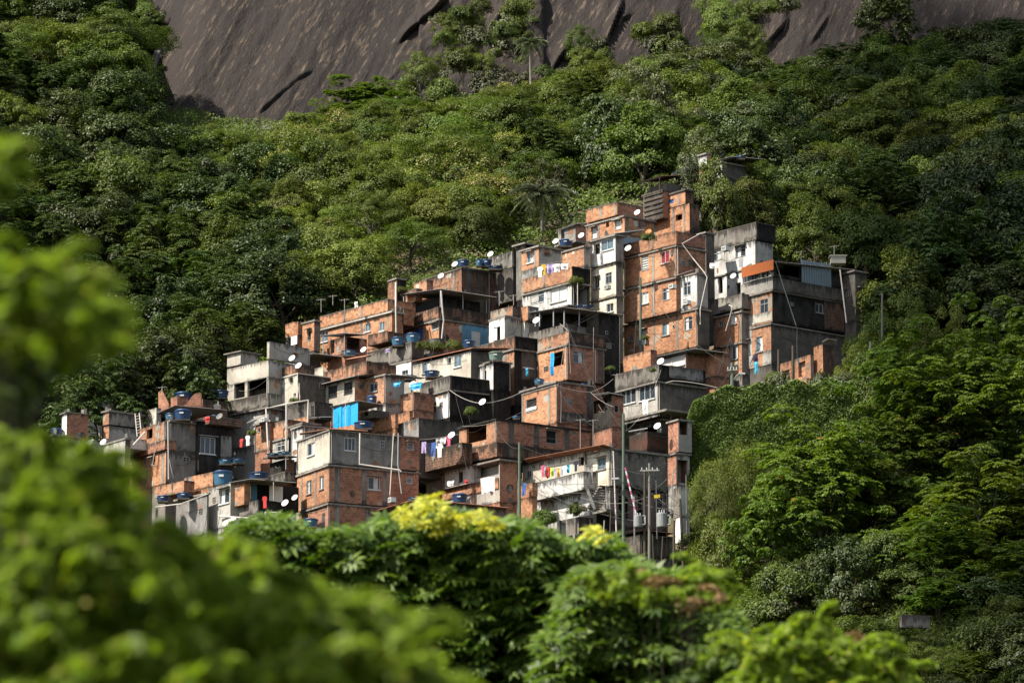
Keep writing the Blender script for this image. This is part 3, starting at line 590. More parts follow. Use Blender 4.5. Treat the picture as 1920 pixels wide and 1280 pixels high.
ac(1261, 541, 12, 318.3, 50, 'window air conditioner beside the white plaster room of the big brick block')
ac(1288, 571, 12, 317.2, 50, 'air conditioner under the window of the white plaster room')

h = H('white_house', 'weathered white house with blackened parapet at the right of the hilltop', 1416, 553, 326.5, 50)
h.rim(1323, 1418, 1454, 417, 449, 'mould', mR='black_mould', dy=-0.15)
h.box(1325, 1416, 1449, 451, 500, 'white_worn', 'plaster', win=[('L', 1335, 469, 1352, 489, 'tg'), ('L', 1379, 461, 1398, 482, 'tg')], slab=False)
h.box(1325, 1416, 1449, 501, 560, 'white_worn', 'concrete', win=[('L', 1347, 520, 1355, 550, 'hole'), ('L', 1379, 530, 1389, 552, 'hole')], base=4)
h.box(1308, 1324, 1340, 436, 560, 'concrete', 'dark_concrete', dy=0.5, base=4, lr=1.0)
ac(1360, 470, 12, 325.8, 50, 'boxy air conditioner between the two windows of the white house')

h = H('corner_house', 'tall dark walled brick corner house with orange awning and zinc panel', 1449, 680, 316.5, 52)
h.sheet(1390, 508, 1449, 489, 1603, 505, 'corrugated', dy=-0.6)
h.box(1390, 1449, 1603, 519, 543, 'plaster', 'dark_concrete', so=0.16, slab=False, dy=-0.3)
h.box(1392, 1450, 1600, 492, 518, 'dark_concrete', 'black_mould', dy=0.25, slab=False, win=[('L', 1394, 502, 1405, 530, 'g'), ('L', 1407, 500, 1419, 526, 'g'), ('L', 1421, 497, 1433, 523, 'g'), ('L', 1435, 494, 1446, 520, 'g'), ('R', 1456, 497, 1501, 517, 'hole')])
h.panel('R', 1503, 492, 1558, 537, 'zinc', 0.15, name='zinc_panel')
for i in range(12): h.panel('R', 1504 + i * 4.6, 492, 1505.3 + i * 4.6, 537, 'zinc', 0.2, name='rib', t=0.03)
c0 = P(1450, 495, 315.4); h.panel('L', 1391, 494, 1450, 513, 'tarp_orange', 0.05, C=c0, name='awning')
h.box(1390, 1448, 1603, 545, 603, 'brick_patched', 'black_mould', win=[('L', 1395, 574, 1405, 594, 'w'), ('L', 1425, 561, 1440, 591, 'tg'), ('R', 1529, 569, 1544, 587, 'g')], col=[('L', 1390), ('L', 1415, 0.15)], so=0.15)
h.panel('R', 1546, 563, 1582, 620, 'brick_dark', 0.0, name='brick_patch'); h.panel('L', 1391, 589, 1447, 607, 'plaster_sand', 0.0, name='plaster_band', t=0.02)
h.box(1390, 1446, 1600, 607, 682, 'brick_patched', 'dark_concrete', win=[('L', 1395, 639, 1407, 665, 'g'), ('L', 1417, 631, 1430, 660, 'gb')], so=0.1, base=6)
h.panel('L', 1391, 612, 1410, 688, 'plaster', 0.0, name='plaster_band', t=0.015); h.panel('L', 1430, 657, 1446, 684, 'plaster', 0.0, name='plaster_band', t=0.015)
h.box(1338, 1391, 1400, 584, 640, 'brick', 'concrete', dy=1.8, win=[('L', 1347, 602, 1355, 613, 'g'), ('L', 1370, 583, 1381, 608, 'c')], col=[('L', 1389), ('L', 1340)], slab=True, so=0.1, lr=1)
h.rim(1332, 1391, 1400, 549, 577, 'concrete', dy=1.5, lr=1.5, pin=[('L', 1363)])
h.box(1355, 1391, 1400, 642, 700, 'brick', 'concrete', dy=1.9, win=[('L', 1372, 647, 1383, 674, 'g')], col=[('L', 1369)], lr=1, base=3)
h.box(1570, 1604, 1626, 508, 600, 'dark_concrete', 'dark_concrete', dy=4.0, win=[('R', 1609, 541, 1622, 565, 'g')], base=4)
h.pipe([(1361, 620, 1), (1374, 575, 0), (1367, 572, 0.5)], 'pvc', 0.2, 0.1); h.pipe([(1454, 490, -1), (1493, 611, -1)], 'pole_green', 0, 0.09, 'stay_pole'); h.pipe([(1575, 505, 1), (1587, 605, 1)], 'pvc', 0, 0.12, 'stay_pole')
h.box(1362, 1446, 1560, 700, 745, 'brick_brown', 'dark_concrete', dy=0.6, slab=False, base=4); h.box(1300, 1362, 1380, 700, 745, 'dark_concrete', 'brick_dark', dy=1.5, slab=False, base=5, lr=1)
h = H('brick_ruin', 'unfinished brick wall with arched opening overgrown at its foot', 1525, 715, 311, 62, cat='ruin')
h.box(1460, 1520, 1526, 664, 720, 'brick_patched', 'concrete', win=[('L', 1467, 694, 1480, 718, 'hole'), ('L', 1497, 678, 1510, 706, 'hole')], slab=False, lr=0.3)
h.box(1526, 1543, 1565, 645, 705, 'brick', 'brick_dark', dy=-0.5, slab=False, base=2)
h.sheet(1541, 640, 1552, 634, 1570, 637, 'metal_pale', dy=0)

# --- house below the big block
h = H('grey_house', 'grey house with mould streaked terrace wall and wide windows beside the vine covered slope', 1235, 790, 304.5, 55)
h.rim(1153, 1235, 1323, 681, 712, 'mould', mR='black_mould', dy=-0.35)
h.box(1158, 1233, 1322, 716, 780, 'plaster', 'dark_concrete', win=[('L', 1163, 729, 1192, 757, 'w3'), ('L', 1198, 719, 1228, 750, 'w3')], slab=True, so=0.18)
h.box(1190, 1240, 1300, 786, 850, 'green_wall', 'dark_concrete', dy=0.8, win=[('L', 1205, 800, 1232, 836, 'hole')], base=6)
h.slab(1158, 1250, 1322, 768, 'concrete', dy=-1, th=0.18); h.panel('R', 1256, 689, 1318, 712, 'rough_grey', 0.02, C=P(1235, 700, 304.0), name='plaster_patch')
h = H('roof_shed', 'brick rooftop shed with low sheet roof and grey curtain over the mould streaked terrace', 1286, 690, 307.5, 55, cat='shed')
h.box(1168, 1220, 1232, 655, 692, 'brick', 'brick_brown', slab=False, dy=0.4); h.box(1232, 1286, 1322, 661, 692, 'plaster', 'brick_brown', win=[('L', 1233, 670, 1284, 690, 'c')], slab=False, dy=1)
h.sheet(1214, 672, 1302, 653, 1365, 661, 'corrugated', dy=-0.6); h.box(1322, 1340, 1368, 662, 705, 'brick', 'brick_brown', slab=False, dy=1.2, base=2)
h = H('rusty_shed', 'rusty dark sheet metal shed with dish on its flat top', 1214, 840, 298.5, 60, cat='shed')
h.box(1180, 1214, 1250, 808, 842, 'rust', 'rust', slab=False, base=2); h.pipe([(1179, 809, 0), (1214, 803, 0)], 'metal_pale', -0.4, 0.12)
h = H('brick_house', 'narrow brick house with dark tall opening at the lower right edge of the village', 1290, 910, 297, 60)
h.box(1253, 1272, 1297, 787, 846, 'brick_brown', 'plaster', win=[('R', 1274, 790, 1290, 815, 'hole')])
h.box(1252, 1268, 1293, 850, 908, 'brick_brown', 'plaster', win=[('R', 1270, 862, 1290, 905, 'hole')], base=2)
h.box(1262, 1277, 1294, 912, 968, 'concrete', 'white', dy=-0.6, slab=False, base=2)

# --- middle right
h = H('brick_house', 'small brick house with white framed window above the laundry terrace', 1010, 520, 322, 52)
h.box(978, 1010, 1052, 462, 500, 'brick', 'plaster', win=[('L', 988, 473, 1000, 493, 'wb')], col=[('L', 1003)], so=0.18)
h.box(978, 1010, 1052, 500, 522, 'rough_grey', 'plaster', slab=False, base=2)
h.box(1052, 1095, 1107, 462, 500, 'brick_patched', 'plaster', dy=1.2, slab=True, win=[('L', 1098, 470, 1104, 492, 'hole')], base=2)
h = H('shade_shelter', 'small open concrete shelter with flat roof behind the cream tower', 1078, 448, 327, 50, cat='shelter')
h.sheet(1042, 432, 1078, 419, 1098, 418, 'corrugated', dy=-0.3); h.box(1078, 1079, 1098, 421, 452, 'concrete', 'brick_brown', slab=False, ll=2); h.box(1044, 1052, 1056, 430, 460, 'concrete', dy=1, slab=False, ll=.4); h.slab(1042, 1080, 1100, 452, 'concrete')
h = H('dark_shed', 'blackened concrete rooftop shed left of the small brick house', 1005, 500, 326, 52, cat='shed')
h.box(968, 985, 1017, 457, 560, 'mould', 'black_mould', base=3, so=0.3); h.box(918, 962, 978, 470, 500, 'mould', 'dark_concrete', dy=2, slab=False, base=3)
h = H('laundry_house', 'white and brick house with laundry on its terrace beside the cream tower', 1072, 575, 318.5, 51)
h.rim(980, 1072, 1107, 499, 526, 'brick_patched', mR='black_mould', dy=-0.1, pin=[('L', 1020)])
h.box(981, 1072, 1106, 530, 575, 'white_worn', 'dark_concrete', win=[('L', 994, 548, 1020, 569, 't'), ('L', 1032, 538, 1062, 566, 'c'), ('R', 1077, 533, 1104, 570, 'hole')], so=0.15, base=4)
h.post(1083, 530, 1083, 574, 'pvc', dy=-1)
h.slab(1030, 1066, 1080, 572, 'concrete', dy=-0.8, ll=None, th=0.1)
h = H('dark_brick_box', 'large unplastered dark brick box house with water tanks and dish along its roof', 865.6, 552, 328, 55)
h.box(791, 865.6, 953, 502, 600, 'brick_worn', 'brick_dark', col=[('R', 879, 0.5, 'dark_concrete'), ('R', 901, 0.5, 'dark_concrete'), ('L', 851, 0.3)], sm='dark_concrete', so=0.06, base=4)
h.box(953, 956, 978, 490, 560, 'brick_dark', 'brick_dark', dy=2, slab=False, base=3)
h.box(776, 800, 812, 524, 560, 'brick_patched', 'brick_patched', dy=0, slab=False)
h = H('tank_tower', 'short square brick tower carrying one pale blue water tank', 744, 560, 323, 55, cat='tower')
h.box(727, 744, 761, 522, 640, 'brick_worn', 'black_mould', so=0.05, base=3); h.rim(747, 780, 792, 541, 565, 'brick_patched', dy=-1)
h = H('canopy_house', 'brick house with blue doorway under a big grey corrugated canopy', 823, 640, 318.5, 55)
h.sheet(750, 552, 826, 541, 932, 557, 'corrugated', dy=-0.9, along='R')
for a, y0, y1, q in ((757, 556, 592, 2.2), (826, 544, 576, -0.8), (868, 548, 588, 1.4), (912, 556, 596, 3.5)): h.post(a, y0, a, y1, 'frame_grey', dy=q, w=0.09)
h.rim(754, 822, 915, 574, 596, 'brick_worn', mR='brick_dark', dy=-0.25)
h.box(755, 823, 915, 599, 642, 'brick', 'brick_brown', win=[('L', 776, 616, 793, 637, 'bl'), ('L', 810, 606, 823, 619, 'lv')], col=[('L', 756, 0.3), ('R', 828, 0.5, 'dark_concrete')], so=0.16, base=5)
h.panel('R', 867, 609, 915, 650, 'blue_wall', 0.0, name='blue_plaster', t=0.03); h.panel('R', 884, 622, 900, 650, 'curtain', 0.05, name='door')
h.box(776, 826, 900, 556, 576, 'painted_dark_inside', 'black_mould', dy=1.5, slab=False)  # dark box paints the shade under the canopy
h.pipe([(827, 545, -1), (830, 585, -1), (832, 600, -1), (828, 637, -1)], 'pvc', 0, 0.14, 'drain_pipe')
h = H('long_brick_house', 'long low orange brick house with ribbed concrete beam and high brick parapet', 735, 640, 318, 50)
h.rim(600, 727, 736, 561, 583, 'brick', dy=0.1, lr=3, pin=[('L', 646), ('L', 678)])
h.box(601, 735, 757, 585, 645, 'brick', 'brick', win=[('L', 602, 620, 615, 641, 'wb'), ('L', 684, 606, 695, 622, 'wb'), ('L', 711, 603, 721, 621, 'wb')], col=[('L', 646), ('L', 678), ('L', 727, 0.2)], so=0.2, base=5, lr=1.2, sm='plaster')
h.box(735, 757, 776, 578, 608, 'dark_concrete', 'brick', win=[('L', 738, 582, 755, 606, 'hole')], slab=False, dy=0.6); h.rim(690, 727, 735, 619, 640, 'brick_worn', dy=-1.2, lr=2)
h.pipe([(742, 530, 1), (742, 575, 0), (743, 630, 0)], 'pvc', -0.5, 0.14)
h = H('brick_house', 'small brick house with dark side wall at the left end of the long brick house', 589, 656, 322.5, 50)
h.box(567, 589, 600, 601, 657, 'brick', 'mould', win=[('L', 576, 618, 583, 639, 's')], base=3, so=0.1)
h = H('brick_hut', 'low brick hut with pale draped cloth at the far left of the upper row', 558.5, 647, 326, 50)
h.rim(535, 558.5, 567, 602, 628, 'brick', mR='brick_brown'); h.box(536, 558, 567, 629, 660, 'concrete', 'brick_brown', win=[('L', 540, 634, 550, 650, 'hole')], base=3, slab=False)
c1 = P(558, 632, 325.6); h.panel('L', 546, 630, 557, 646, 'cloth_white', 0.1, C=c1, name='drape')

h = H('bulging_white_house', 'small white house with drooping white curtain and dark inside', 946, 650, 315, 52)
h.box(917, 946, 977, 594, 658, 'white', 'cream_worn', win=[('L', 925, 613, 938, 640, 'hole')], base=4, so=0.05)
h.rim(917, 946, 977, 590, 594, 'concrete'); h.box(920, 961, 976, 573, 592, 'brick_patched', 'dark_concrete', dy=0.8, slab=False)
h.box(977, 990, 1010, 573, 600, 'brick', 'plaster', dy=0.6, slab=False); h.box(977, 984, 992, 600, 640, 'cream', 'white', slab=False, dy=1, base=3)
h.panel('L', 924, 616, 932, 638, 'cloth_white', 0.08, name='curtain', C=P(946, 620, 315))
h = H('covered_terrace', 'dark covered roof terrace with thin posts and plain grey wall', 1056, 640, 312.5, 52, cat='house')
h.sheet(985, 587, 1056, 575, 1170, 590, 'corrugated', dy=-0.5)
h.rim(985, 1056, 1103, 607, 632, 'mould', dy=0)
h.box(990, 1050, 1102, 580, 612, 'painted_dark_inside', 'black_mould', dy=2.6, slab=False); h.box(1100, 1122, 1163, 585, 700, 'dark_concrete', 'black_mould', dy=2.2, base=4, so=0.05)  # first box paints the terrace's inner shade in near-black
for a, q in ((1004, 3), (1038, 0.9), (1058, 0), (1086, 1.4), (1012, 2.4)): h.post(a, 582, a, 612, 'frame_grey', dy=q, w=0.12)
h = H('curtain_house', 'brick corner house with a long blue curtain blowing out of its window', 1065.6, 712, 308.5, 55)
h.rim(1008, 1065.6, 1135, 621, 643, 'brick_patched', mR='brick_dark', dy=-0.2, pin=[('L', 1032)])
h.box(1008, 1064, 1133, 646, 711, 'brick', 'brick_brown', win=[('L', 1033, 660, 1057, 686, 'hole'), ('R', 1075, 658, 1095, 681, 'tg')], col=[('L', 1062, 0.2), ('R', 1126, 0.5, 'dark_concrete')], so=0.16)
h.box(1010, 1063, 1132, 714, 790, 'plaster', 'brick_brown', slab=False, base=5, dy=0.3)
h = H('terrace_brick_house', 'brick and black house with one white window and a turquoise towel', 964.5, 700, 311, 56)
h.rim(886, 964.5, 1008, 630, 652, 'brick_worn', mR='black_mould', dy=-0.1, pin=[('L', 914)])
h.box(886, 964, 1007, 655, 760, 'brick_patched', 'black_mould', win=[('R', 981, 666, 1000, 690, 'w')], so=0.15, base=4); h.panel('R', 978, 658, 1006, 712, 'dark_concrete', -0.005, name='plaster_patch', t=0.012)
h = H('black_box_house', 'black mouldy windowless annex with green basin on its roof', 925, 760, 306.5, 56)
h.box(905, 925, 958, 677, 730, 'white_worn', 'black_mould', sm='mould', win=[('L', 907, 695, 912, 712, 'hole')], base=4); h.box(886, 908, 925, 684, 720, 'white_worn', 'dark_concrete', dy=0.9, base=3)

h = H('cream_long_house', 'long cream house with broken tile edge and three windows in the middle of the village', 883, 706, 307.6, 52)
h.box(774, 883, 886, 657, 712, 'cream_worn', 'dark_concrete', win=[('L', 792, 679, 806, 700, 'gb'), ('L', 839, 670, 846, 682, 's'), ('L', 851, 666, 865, 688, 'wb')], lr=3, base=4, slab=False)
h.sheet(772, 677, 884, 652, None, 0, 'tile', dy=-0.4, lr=4, riser=0.5, along='L')
h = H('terrace_house', 'white house behind a tall grey streaked terrace wall with potted plants', 772, 696, 314.5, 50)
h.rim(688, 772, 795, 641, 672, 'mould', mR='dark_concrete', dy=-0.1, pin=[('L', 731)]); h.box(689, 771, 794, 675, 705, 'white', 'plaster', win=[('L', 754, 694, 765, 703, 'g')], base=3, so=0.06)
h.box(787, 806, 832, 636, 655, 'dark_concrete', 'rough_grey', dy=1, slab=False, base=1, ll=2)
h = H('round_cistern', 'round dark concrete cistern on the terrace beside potted plants', 820, 655, 314.5, 50, cat='cistern')
mb = MB(); mb.lathe([(0, -1), (0.55, -1), (0.55, 0), (0.48, 0), (0.48, -0.1), (0, -0.1)], 22, P(819, 636, 314.5)); h.put(mb, 'drum', ['rough_grey'])

h = H('black_corner_house', 'white fronted house with huge black mouldy side wall near the middle', 843.6, 785, 305, 56)
h.rim(787, 843.6, 925, 704, 729, 'mould', mR='black_mould', dy=-0.15)
h.box(788, 843, 958, 731, 782, 'white_worn', 'black_mould', win=[('L', 801, 755, 818, 776, 't')], so=0.14, base=4); h.box(925, 930, 958, 700, 730, 'black_mould', 'black_mould', dy=3, slab=False)

# --- left middle
h = H('concrete_house', 'tall pale concrete house with stair tower and open loggia at the left end', 503.6, 765, 309, 46)
h.box(426, 503.6, 508, 675, 706, 'plaster_sand', 'plaster', slab=False, lr=3)
h.box(426, 451, 483, 659, 683, 'plaster_sand', 'plaster', slab=True, dy=3.0, so=0.2, th=0.1)
h.box(426, 503.6, 508, 706, 746, 'plaster_sand', 'plaster', win=[('L', 439, 716, 459, 746, 'hole'), ('L', 464, 707, 500, 742, 'hole')], slab=False, lr=3)
h.rim(426, 503.6, 508, 737, 761, 'mould', dy=-0.12, lr=3, mR='plaster'); h.box(426, 503, 508, 765, 830, 'plaster', 'plaster', win=[('L', 437, 784, 449, 800, 'g')], slab=True, so=0.3, lr=3, base=5)
h.box(503, 505, 581, 640, 672, 'plaster_sand', 'plaster', dy=0.1, ll=0.3, slab=False)
h = H('plaster_house', 'small pale plastered house with water pipe down its corner next to the loggia house', 558.5, 752, 308, 54)
h.rim(505, 554, 590, 682, 700, 'brick_worn', dy=0.4, mR='brick_dark'); h.box(505, 558.5, 564, 700, 755, 'cream_worn', 'dark_concrete', win=[('L', 510, 720, 521, 741, 'tg'), ('L', 544, 710, 548, 719, 's'), ('L', 550, 737, 555, 743, 's')], lr=3, base=4, sm='pvc', th=0.08)
h.pipe([(558, 700, 0), (558, 720, 0), (563, 745, 0)]); h.pipe([(561, 718, 0), (562, 750, 0)])
h = H('roof_store', 'jumbled rooftop store of sheets and boards behind the satellite dishes', 598, 690, 314, 54, cat='shed')
h.sheet(517, 674, 590, 662, 655, 670, 'corrugated', dy=-0.2); h.box(525, 560, 600, 674, 694, 'plaster', 'brick_dark', slab=False, win=[('L', 532, 676, 538, 684, 'hole')], base=2); h.sheet(599, 681, 686, 667, 700, 664, 'tile', dy=-1.5, along='L')
h = H('patched_house', 'long house with half plastered half brick parapet and barred windows', 687, 752, 305.5, 52)
h.rim(565, 687, 700, 676, 702, 'brick_worn', dy=0.3, lr=3); h.panel('L', 566, 692, 606, 714, 'plaster_sand', 0.0, C=P(687, 689, 305.8), name='plaster_band')
h.box(565, 665, 680, 708, 756, 'plaster_sand', 'brick', dy=0.9, win=[('L', 581, 738, 593, 751, 'bar'), ('L', 615, 723, 632, 746, 'bar'), ('L', 645, 716, 661, 739, 'bar')], slab=False, lr=2, base=4)
h.panel('L', 602, 722, 664, 752, 'brick_patched', -0.03, name='brick_face', t=0.035) if False else None
h.sheet(592, 722, 665, 704, None, 0, 'corrugated', dy=-0.1, lr=1.6, riser=0.35, along='L')
h.box(664, 723, 758, 702, 755, 'brick_patched', 'plaster', win=[('L', 692, 717, 708, 735, 'g')], so=0.1, base=4, dy=-0.5); h.sheet(724, 703, 735, 701, 800, 708, 'corrugated', dy=-1)
h = H('shed_room', 'open brick shed with leaning sheet roof above the long brick house end', 646, 662, 315, 52, cat='shed')
h.sheet(600, 629, 646, 624, 690, 627, 'corrugated', dy=-0.4); h.box(618, 647, 688, 630, 662, 'brick_worn', 'brick_brown', win=[('L', 620, 636, 627, 662, 'hole'), ('R', 650, 632, 676, 660, 'hole')], slab=False, base=2)
h.post(646, 627, 646, 664, 'metal_pale'); h.post(606, 630, 606, 664, 'metal_pale', dy=1.5)
h = H('brick_yard', 'brick yard wall with dark opening beside the blue tank and white grille', 778, 760, 304.5, 52)
h.box(718, 776, 786, 734, 768, 'brick_patched', 'brick_brown', lr=2, slab=False, base=3, win=[('L', 731, 742, 745, 760, 'hole')])

# --- lower middle
h = H('orange_brick_house', 'bright orange brick house with black side in the middle of the village', 1044, 792, 302.5, 57)
h.box(978, 1044, 1111, 716, 792, 'brick', 'brick_brown', win=[('L', 986, 747, 1006, 772, 's')], col=[('L', 980), ('L', 1030), ('L', 1043, 0.12), ('R', 1106, 0.6, 'dark_concrete')], so=0.14, base=4)
h.panel('L', 986, 763, 1006, 769, 'frame_white', 0.03, name='board'); h.panel('L', 978, 728, 1043, 732, 'concrete', 0.0, name='beam')
h.panel('R', 1049, 774, 1104, 792, 'concrete', 0.0, name='plaster_band', t=0.012)
h = H('brick_house', 'thin brick annex with one small dark window and zigzag roof edge', 1150, 800, 301, 62)
h.box(1112, 1147, 1169, 741, 800, 'black_mould', 'brick_brown', win=[('L', 1113, 746, 1138, 772, 'hole'), ('R', 1152, 759, 1161, 774, 's')], slab=False, base=5); h.sheet(1111, 739, 1140, 735, 1174, 742, 'corrugated', dy=-0.5, along='R')
h = H('laundry_brick_house', 'wide brick house with square opening, chequered parapet and laundry in its recess', 931.6, 935, 296, 54)
h.box(861, 931.6, 1105, 786, 829, 'brick_patched', 'brick_brown', win=[('L', 875, 792, 912, 828, 'hole'), ('R', 1024, 806, 1044, 832, 's')], col=[('R', 959, 0.5, 'dark_concrete'), ('R', 1006, 0.5, 'dark_concrete'), ('R', 1063, 0.5, 'dark_concrete'), ('L', 930, 0.2)], so=0.12, dy=0.0, sm='black_mould')
h.box(861, 931.6, 1105, 829, 855, 'brick_worn', 'brick_dark', slab=False, col=[('R', 959, 0.5, 'dark_concrete')], dy=-0.05)
h.box(787, 866, 880, 829, 868, 'brick_dark', 'brick_dark', dy=1.2, slab=False, lr=1)
h.box(799, 937, 970, 862, 940, 'plaster', 'brick_brown', win=[('L', 804, 877, 823, 899, 't'), ('L', 832, 870, 884, 906, 'hole'), ('L', 893, 862, 935, 893, 'hole')], col=[('L', 828, 0.25, 'brick'), ('L', 888, 0.25, 'brick')], slab=True, so=0.25, base=6, dy=-0.35)
h.panel('L', 803, 910, 934, 930, 'brick_patched', 0.01, name='brick_band', t=0.05)
h.box(834, 882, 890, 872, 905, 'white', 'white', dy=2.2, slab=False, win=[('L', 860, 884, 868, 904, 'bar')], lr=1); h.box(894, 934, 938, 864, 894, 'white', 'white', dy=2.0, slab=False, lr=0.6)
h = H('grey_parapet', 'dark grey rendered roof wall right of the fresh brick parapet', 785, 815, 301, 58, cat='wall')
h.box(724, 785, 866, 783, 825, 'rough_grey', 'dark_concrete', slab=False, base=3)
h = H('fresh_brick_parapet', 'stepped parapet of fresh orange brick behind the round blue tank', 741, 800, 302.5, 56, cat='wall')
h.box(672, 741, 755, 776, 802, 'brick', 'brick', lr=.3, dy=0.2, slab=False, base=3); h.box(741, 768, 780, 770, 795, 'brick', 'brick', lr=.3, dy=1.4, slab=False, base=3)
h = H('tarp_shelter', 'rooftop shelter of poles walled with bright blue tarpaulin', 672, 800, 302, 54, cat='shelter')
h.sheet(618, 762, 672, 750, 724, 759, 'corrugated', dy=-0.4); h.last = (P(672, 778, 302), 3, 3, 0, 0)
for i in range(9):
    xa = 625 + i * 5.1; h.panel('L', xa, 760 - i * 1.0, xa + 5.3, 802 - i * 1.0 + (i % 2) * 1.5, 'tarp_blue', 0.03 * (i % 3), name='tarpaulin' if i == 0 else 'tarpaulin_fold')
h.post(623, 760, 623, 803, 'old_wood', dy=2); h.post(648, 757, 648, 800, 'pvc', dy=0.9, w=0.06); h.post(672, 752, 672, 794, 'old_wood'); h.post(716, 760, 716, 778, 'old_wood', dy=1)
h.box(676, 700, 730, 768, 782, 'plaster', 'dark_concrete', dy=2, slab=False, win=[('L', 680, 770, 690, 780, 'hole')])
h = H('grey_brick_house', 'large corner house, grey plaster storey over two brick storeys', 618, 985, 292, 62)
h.box(557, 618, 786, 806, 868, 'cream_worn', 'rough_grey', win=[('L', 576, 830, 590, 854, 'w'), ('R', 646, 820, 667, 845, 'w3')], slab=True, so=0.1, th=0.1, dy=-0.2)
h.box(None, 751, 786.5, 816, 878, 'brick_brown', 'brick_brown', dy=h.dyon('R', 751, 845, -.06), ll=.5, slab=False, win=[('R', 763, 829, 776, 844, 'lv')], name='brick_end')
h.box(557, 617, 785, 872, 940, 'brick', 'brick_brown', win=[('L', 575, 900, 584, 926, 'gb'), ('L', 599, 892, 607, 917, 'gb'), ('R', 690, 894, 713, 918, 'w'), ('R', 762, 894, 773, 907, 'lv')], col=[('L', 566), ('L', 592), ('L', 615, 0.15), ('R', 632, 0.4), ('R', 683, 0.4), ('R', 722, 0.4)], so=0.14)
h.box(560, 617, 784, 944, 1005, 'brick_brown', 'brick_brown', win=[('L', 603, 962, 609, 985, 'g')], col=[('R', 632, 0.4), ('R', 690, 0.4)], so=0.1, base=5)
h.sheet(560, 812, 618, 803, 690, 807, 'tile', dy=-0.45, along='R'); h.pipe([(675, 812, 0), (674, 870, 0), (749, 881, 0), (752, 884, 0)], 'pvc', -0.1, 0.14, 'water_pipe')
h.pipe([(738, 812, 1), (731, 930, 1)], 'pvc', -0.3, 0.09); h.pipe([(747, 812, 1), (746, 870, 1), (753, 925, 1)], 'metal_pale', -0.3, 0.1)
h = H('white_annex', 'narrow pale annex with terrace of white pipes left of the large corner house', 567, 862, 297.5, 60)
h.box(547, 567, 580, 798, 862, 'white_worn', 'plaster', base=5, slab=True, lr=2); h.slab(540, 568, 600, 793, 'mould')
h = H('pipe_frame_house', 'brick terrace house framed by a tall white pipe pergola', 540, 842, 301, 54)
h.rim(506, 540, 577, 787, 819, 'brick_patched', dy=0.2); h.box(506, 541, 577, 820, 875, 'plaster', 'dark_concrete', win=[('L', 519, 831, 533, 846, 't')], slab=True, base=4, so=0.1)
h.box(478, 506, 512, 789, 842, 'brick_patched', 'brick_brown', dy=1.8, lr=1, win=[('L', 483, 803, 488, 811, 's')], col=[('L', 504)], base=3); h.rim(542, 576, 590, 779, 800, 'brick', dy=1)
h.pipe([(503, 850, 0), (499, 766, 0.8), (538, 757, 0), (578, 750, 0), (577, 794, 0)], 'pvc', -0.6, 0.15, 'pergola'); h.pipe([(537, 850, 0), (537, 757, 0)], 'pvc', -0.6, 0.15, 'pergola_post')
h.box(540, 590, 624, 752, 784, 'dark_concrete', 'brick_dark', dy=3.2, win=[('L', 583, 760, 598, 782, 'bar')], slab=False); h.sheet(463, 792, 480, 786, 500, 776, 'corrugated', dy=1.2)
h.sheet(574, 783, 600, 781, 622, 781, 'corrugated', dy=-0.5)
h = H('tank_terrace', 'low sheet roof terrace with stacked blue tank lids left of the corner house', 545, 905, 297, 58)
h.sheet(492, 858, 540, 853, 566, 856, 'corrugated', dy=-0.5); h.box(506, 535, 552, 860, 895, 'black_mould', 'brick_brown', slab=False, dy=1, base=3); h.rim(508, 535, 560, 884, 901, 'mould', dy=-0.2)
h.post(536, 856, 536, 880, 'frame_grey', dy=0)

# --- lower left
h = H('brick_grey_house', 'brown brick house with streaked grey concrete side and white pipes at the left', 311.6, 905, 299, 57)
h.box(262, 310, 318, 789, 826, 'brick_patched', 'plaster', win=[('L', 275, 804, 286, 822, 'hole')], col=[('L', 308, 0.25)], slab=False, lr=0.8, dy=0.1)
h.rim(234, 309, 318, 824, 842, 'brick_brown', lr=1, dy=-0.2); h.box(235, 311, 373, 844, 905, 'brick', 'concrete', win=[('L', 249, 872, 258, 888, 's'), ('L', 283, 858, 290, 873, 's')], col=[('L', 272), ('L', 305, 0.4)], slab=False, base=5)
h.box(318, 319, 373, 789, 845, 'plaster', 'concrete', slab=True, dy=0.25, ll=3); h.pipe([(315, 790, 0), (316, 898, 0)], 'pvc', -0.4, 0.1); h.pipe([(298, 790, 1), (286, 872, 1)], 'metal_pale', -0.2, 0.07); h.pipe([(317, 860, 0), (325, 896, 0)], 'metal_pale', -0.2, 0.07)
h.pipe([(238, 866, 3), (227, 863, 4), (227, 910, 4)], 'metal_pale', -0.4, 0.08)
h = H('mouldy_house', 'black streaked house with white framed window next to the grey concrete side', 373, 882, 300, 57)
h.box(370, 373, 437, 788, 885, 'black_mould', 'black_mould', win=[('R', 375, 819, 404, 851, 'w3')], sm='mould', base=4, ll=3); h.panel('R', 414, 817, 434, 858, 'rough_grey', 0.0, name='plaster_patch'); h.rim(373, 392, 455, 780, 794, 'brick_dark', dy=-0.4, ll=2)
h = H('ruined_gable_house', 'unfinished brick gables behind a wide sloping sheet roof with blue tanks', 332, 790, 304, 55)
h.sheet(281, 780, 329, 759, 426, 768, 'corrugated', dy=-0.8)
mb = MB(); pts = [P(297, 775, 307), P(316, 767, 306), P(316, 757, 306), P(303, 730, 306.5), P(297, 735, 307)]; nn = Vector((0.3, 0.5, 0)).normalized() * 0.15
mb.face(pts); mb.face([p + nn for p in reversed(pts)])
for i in range(5): mb.face([pts[(i + 1) % 5], pts[i], pts[i] + nn, pts[(i + 1) % 5] + nn])
h.put(mb, 'gable', ['brick_brown'])
mb = MB(); pts = [P(344, 762, 306), P(378, 764, 306), P(376, 735, 306), P(364, 738, 306)]; mb.face(pts); mb.face([p + nn for p in reversed(pts)])
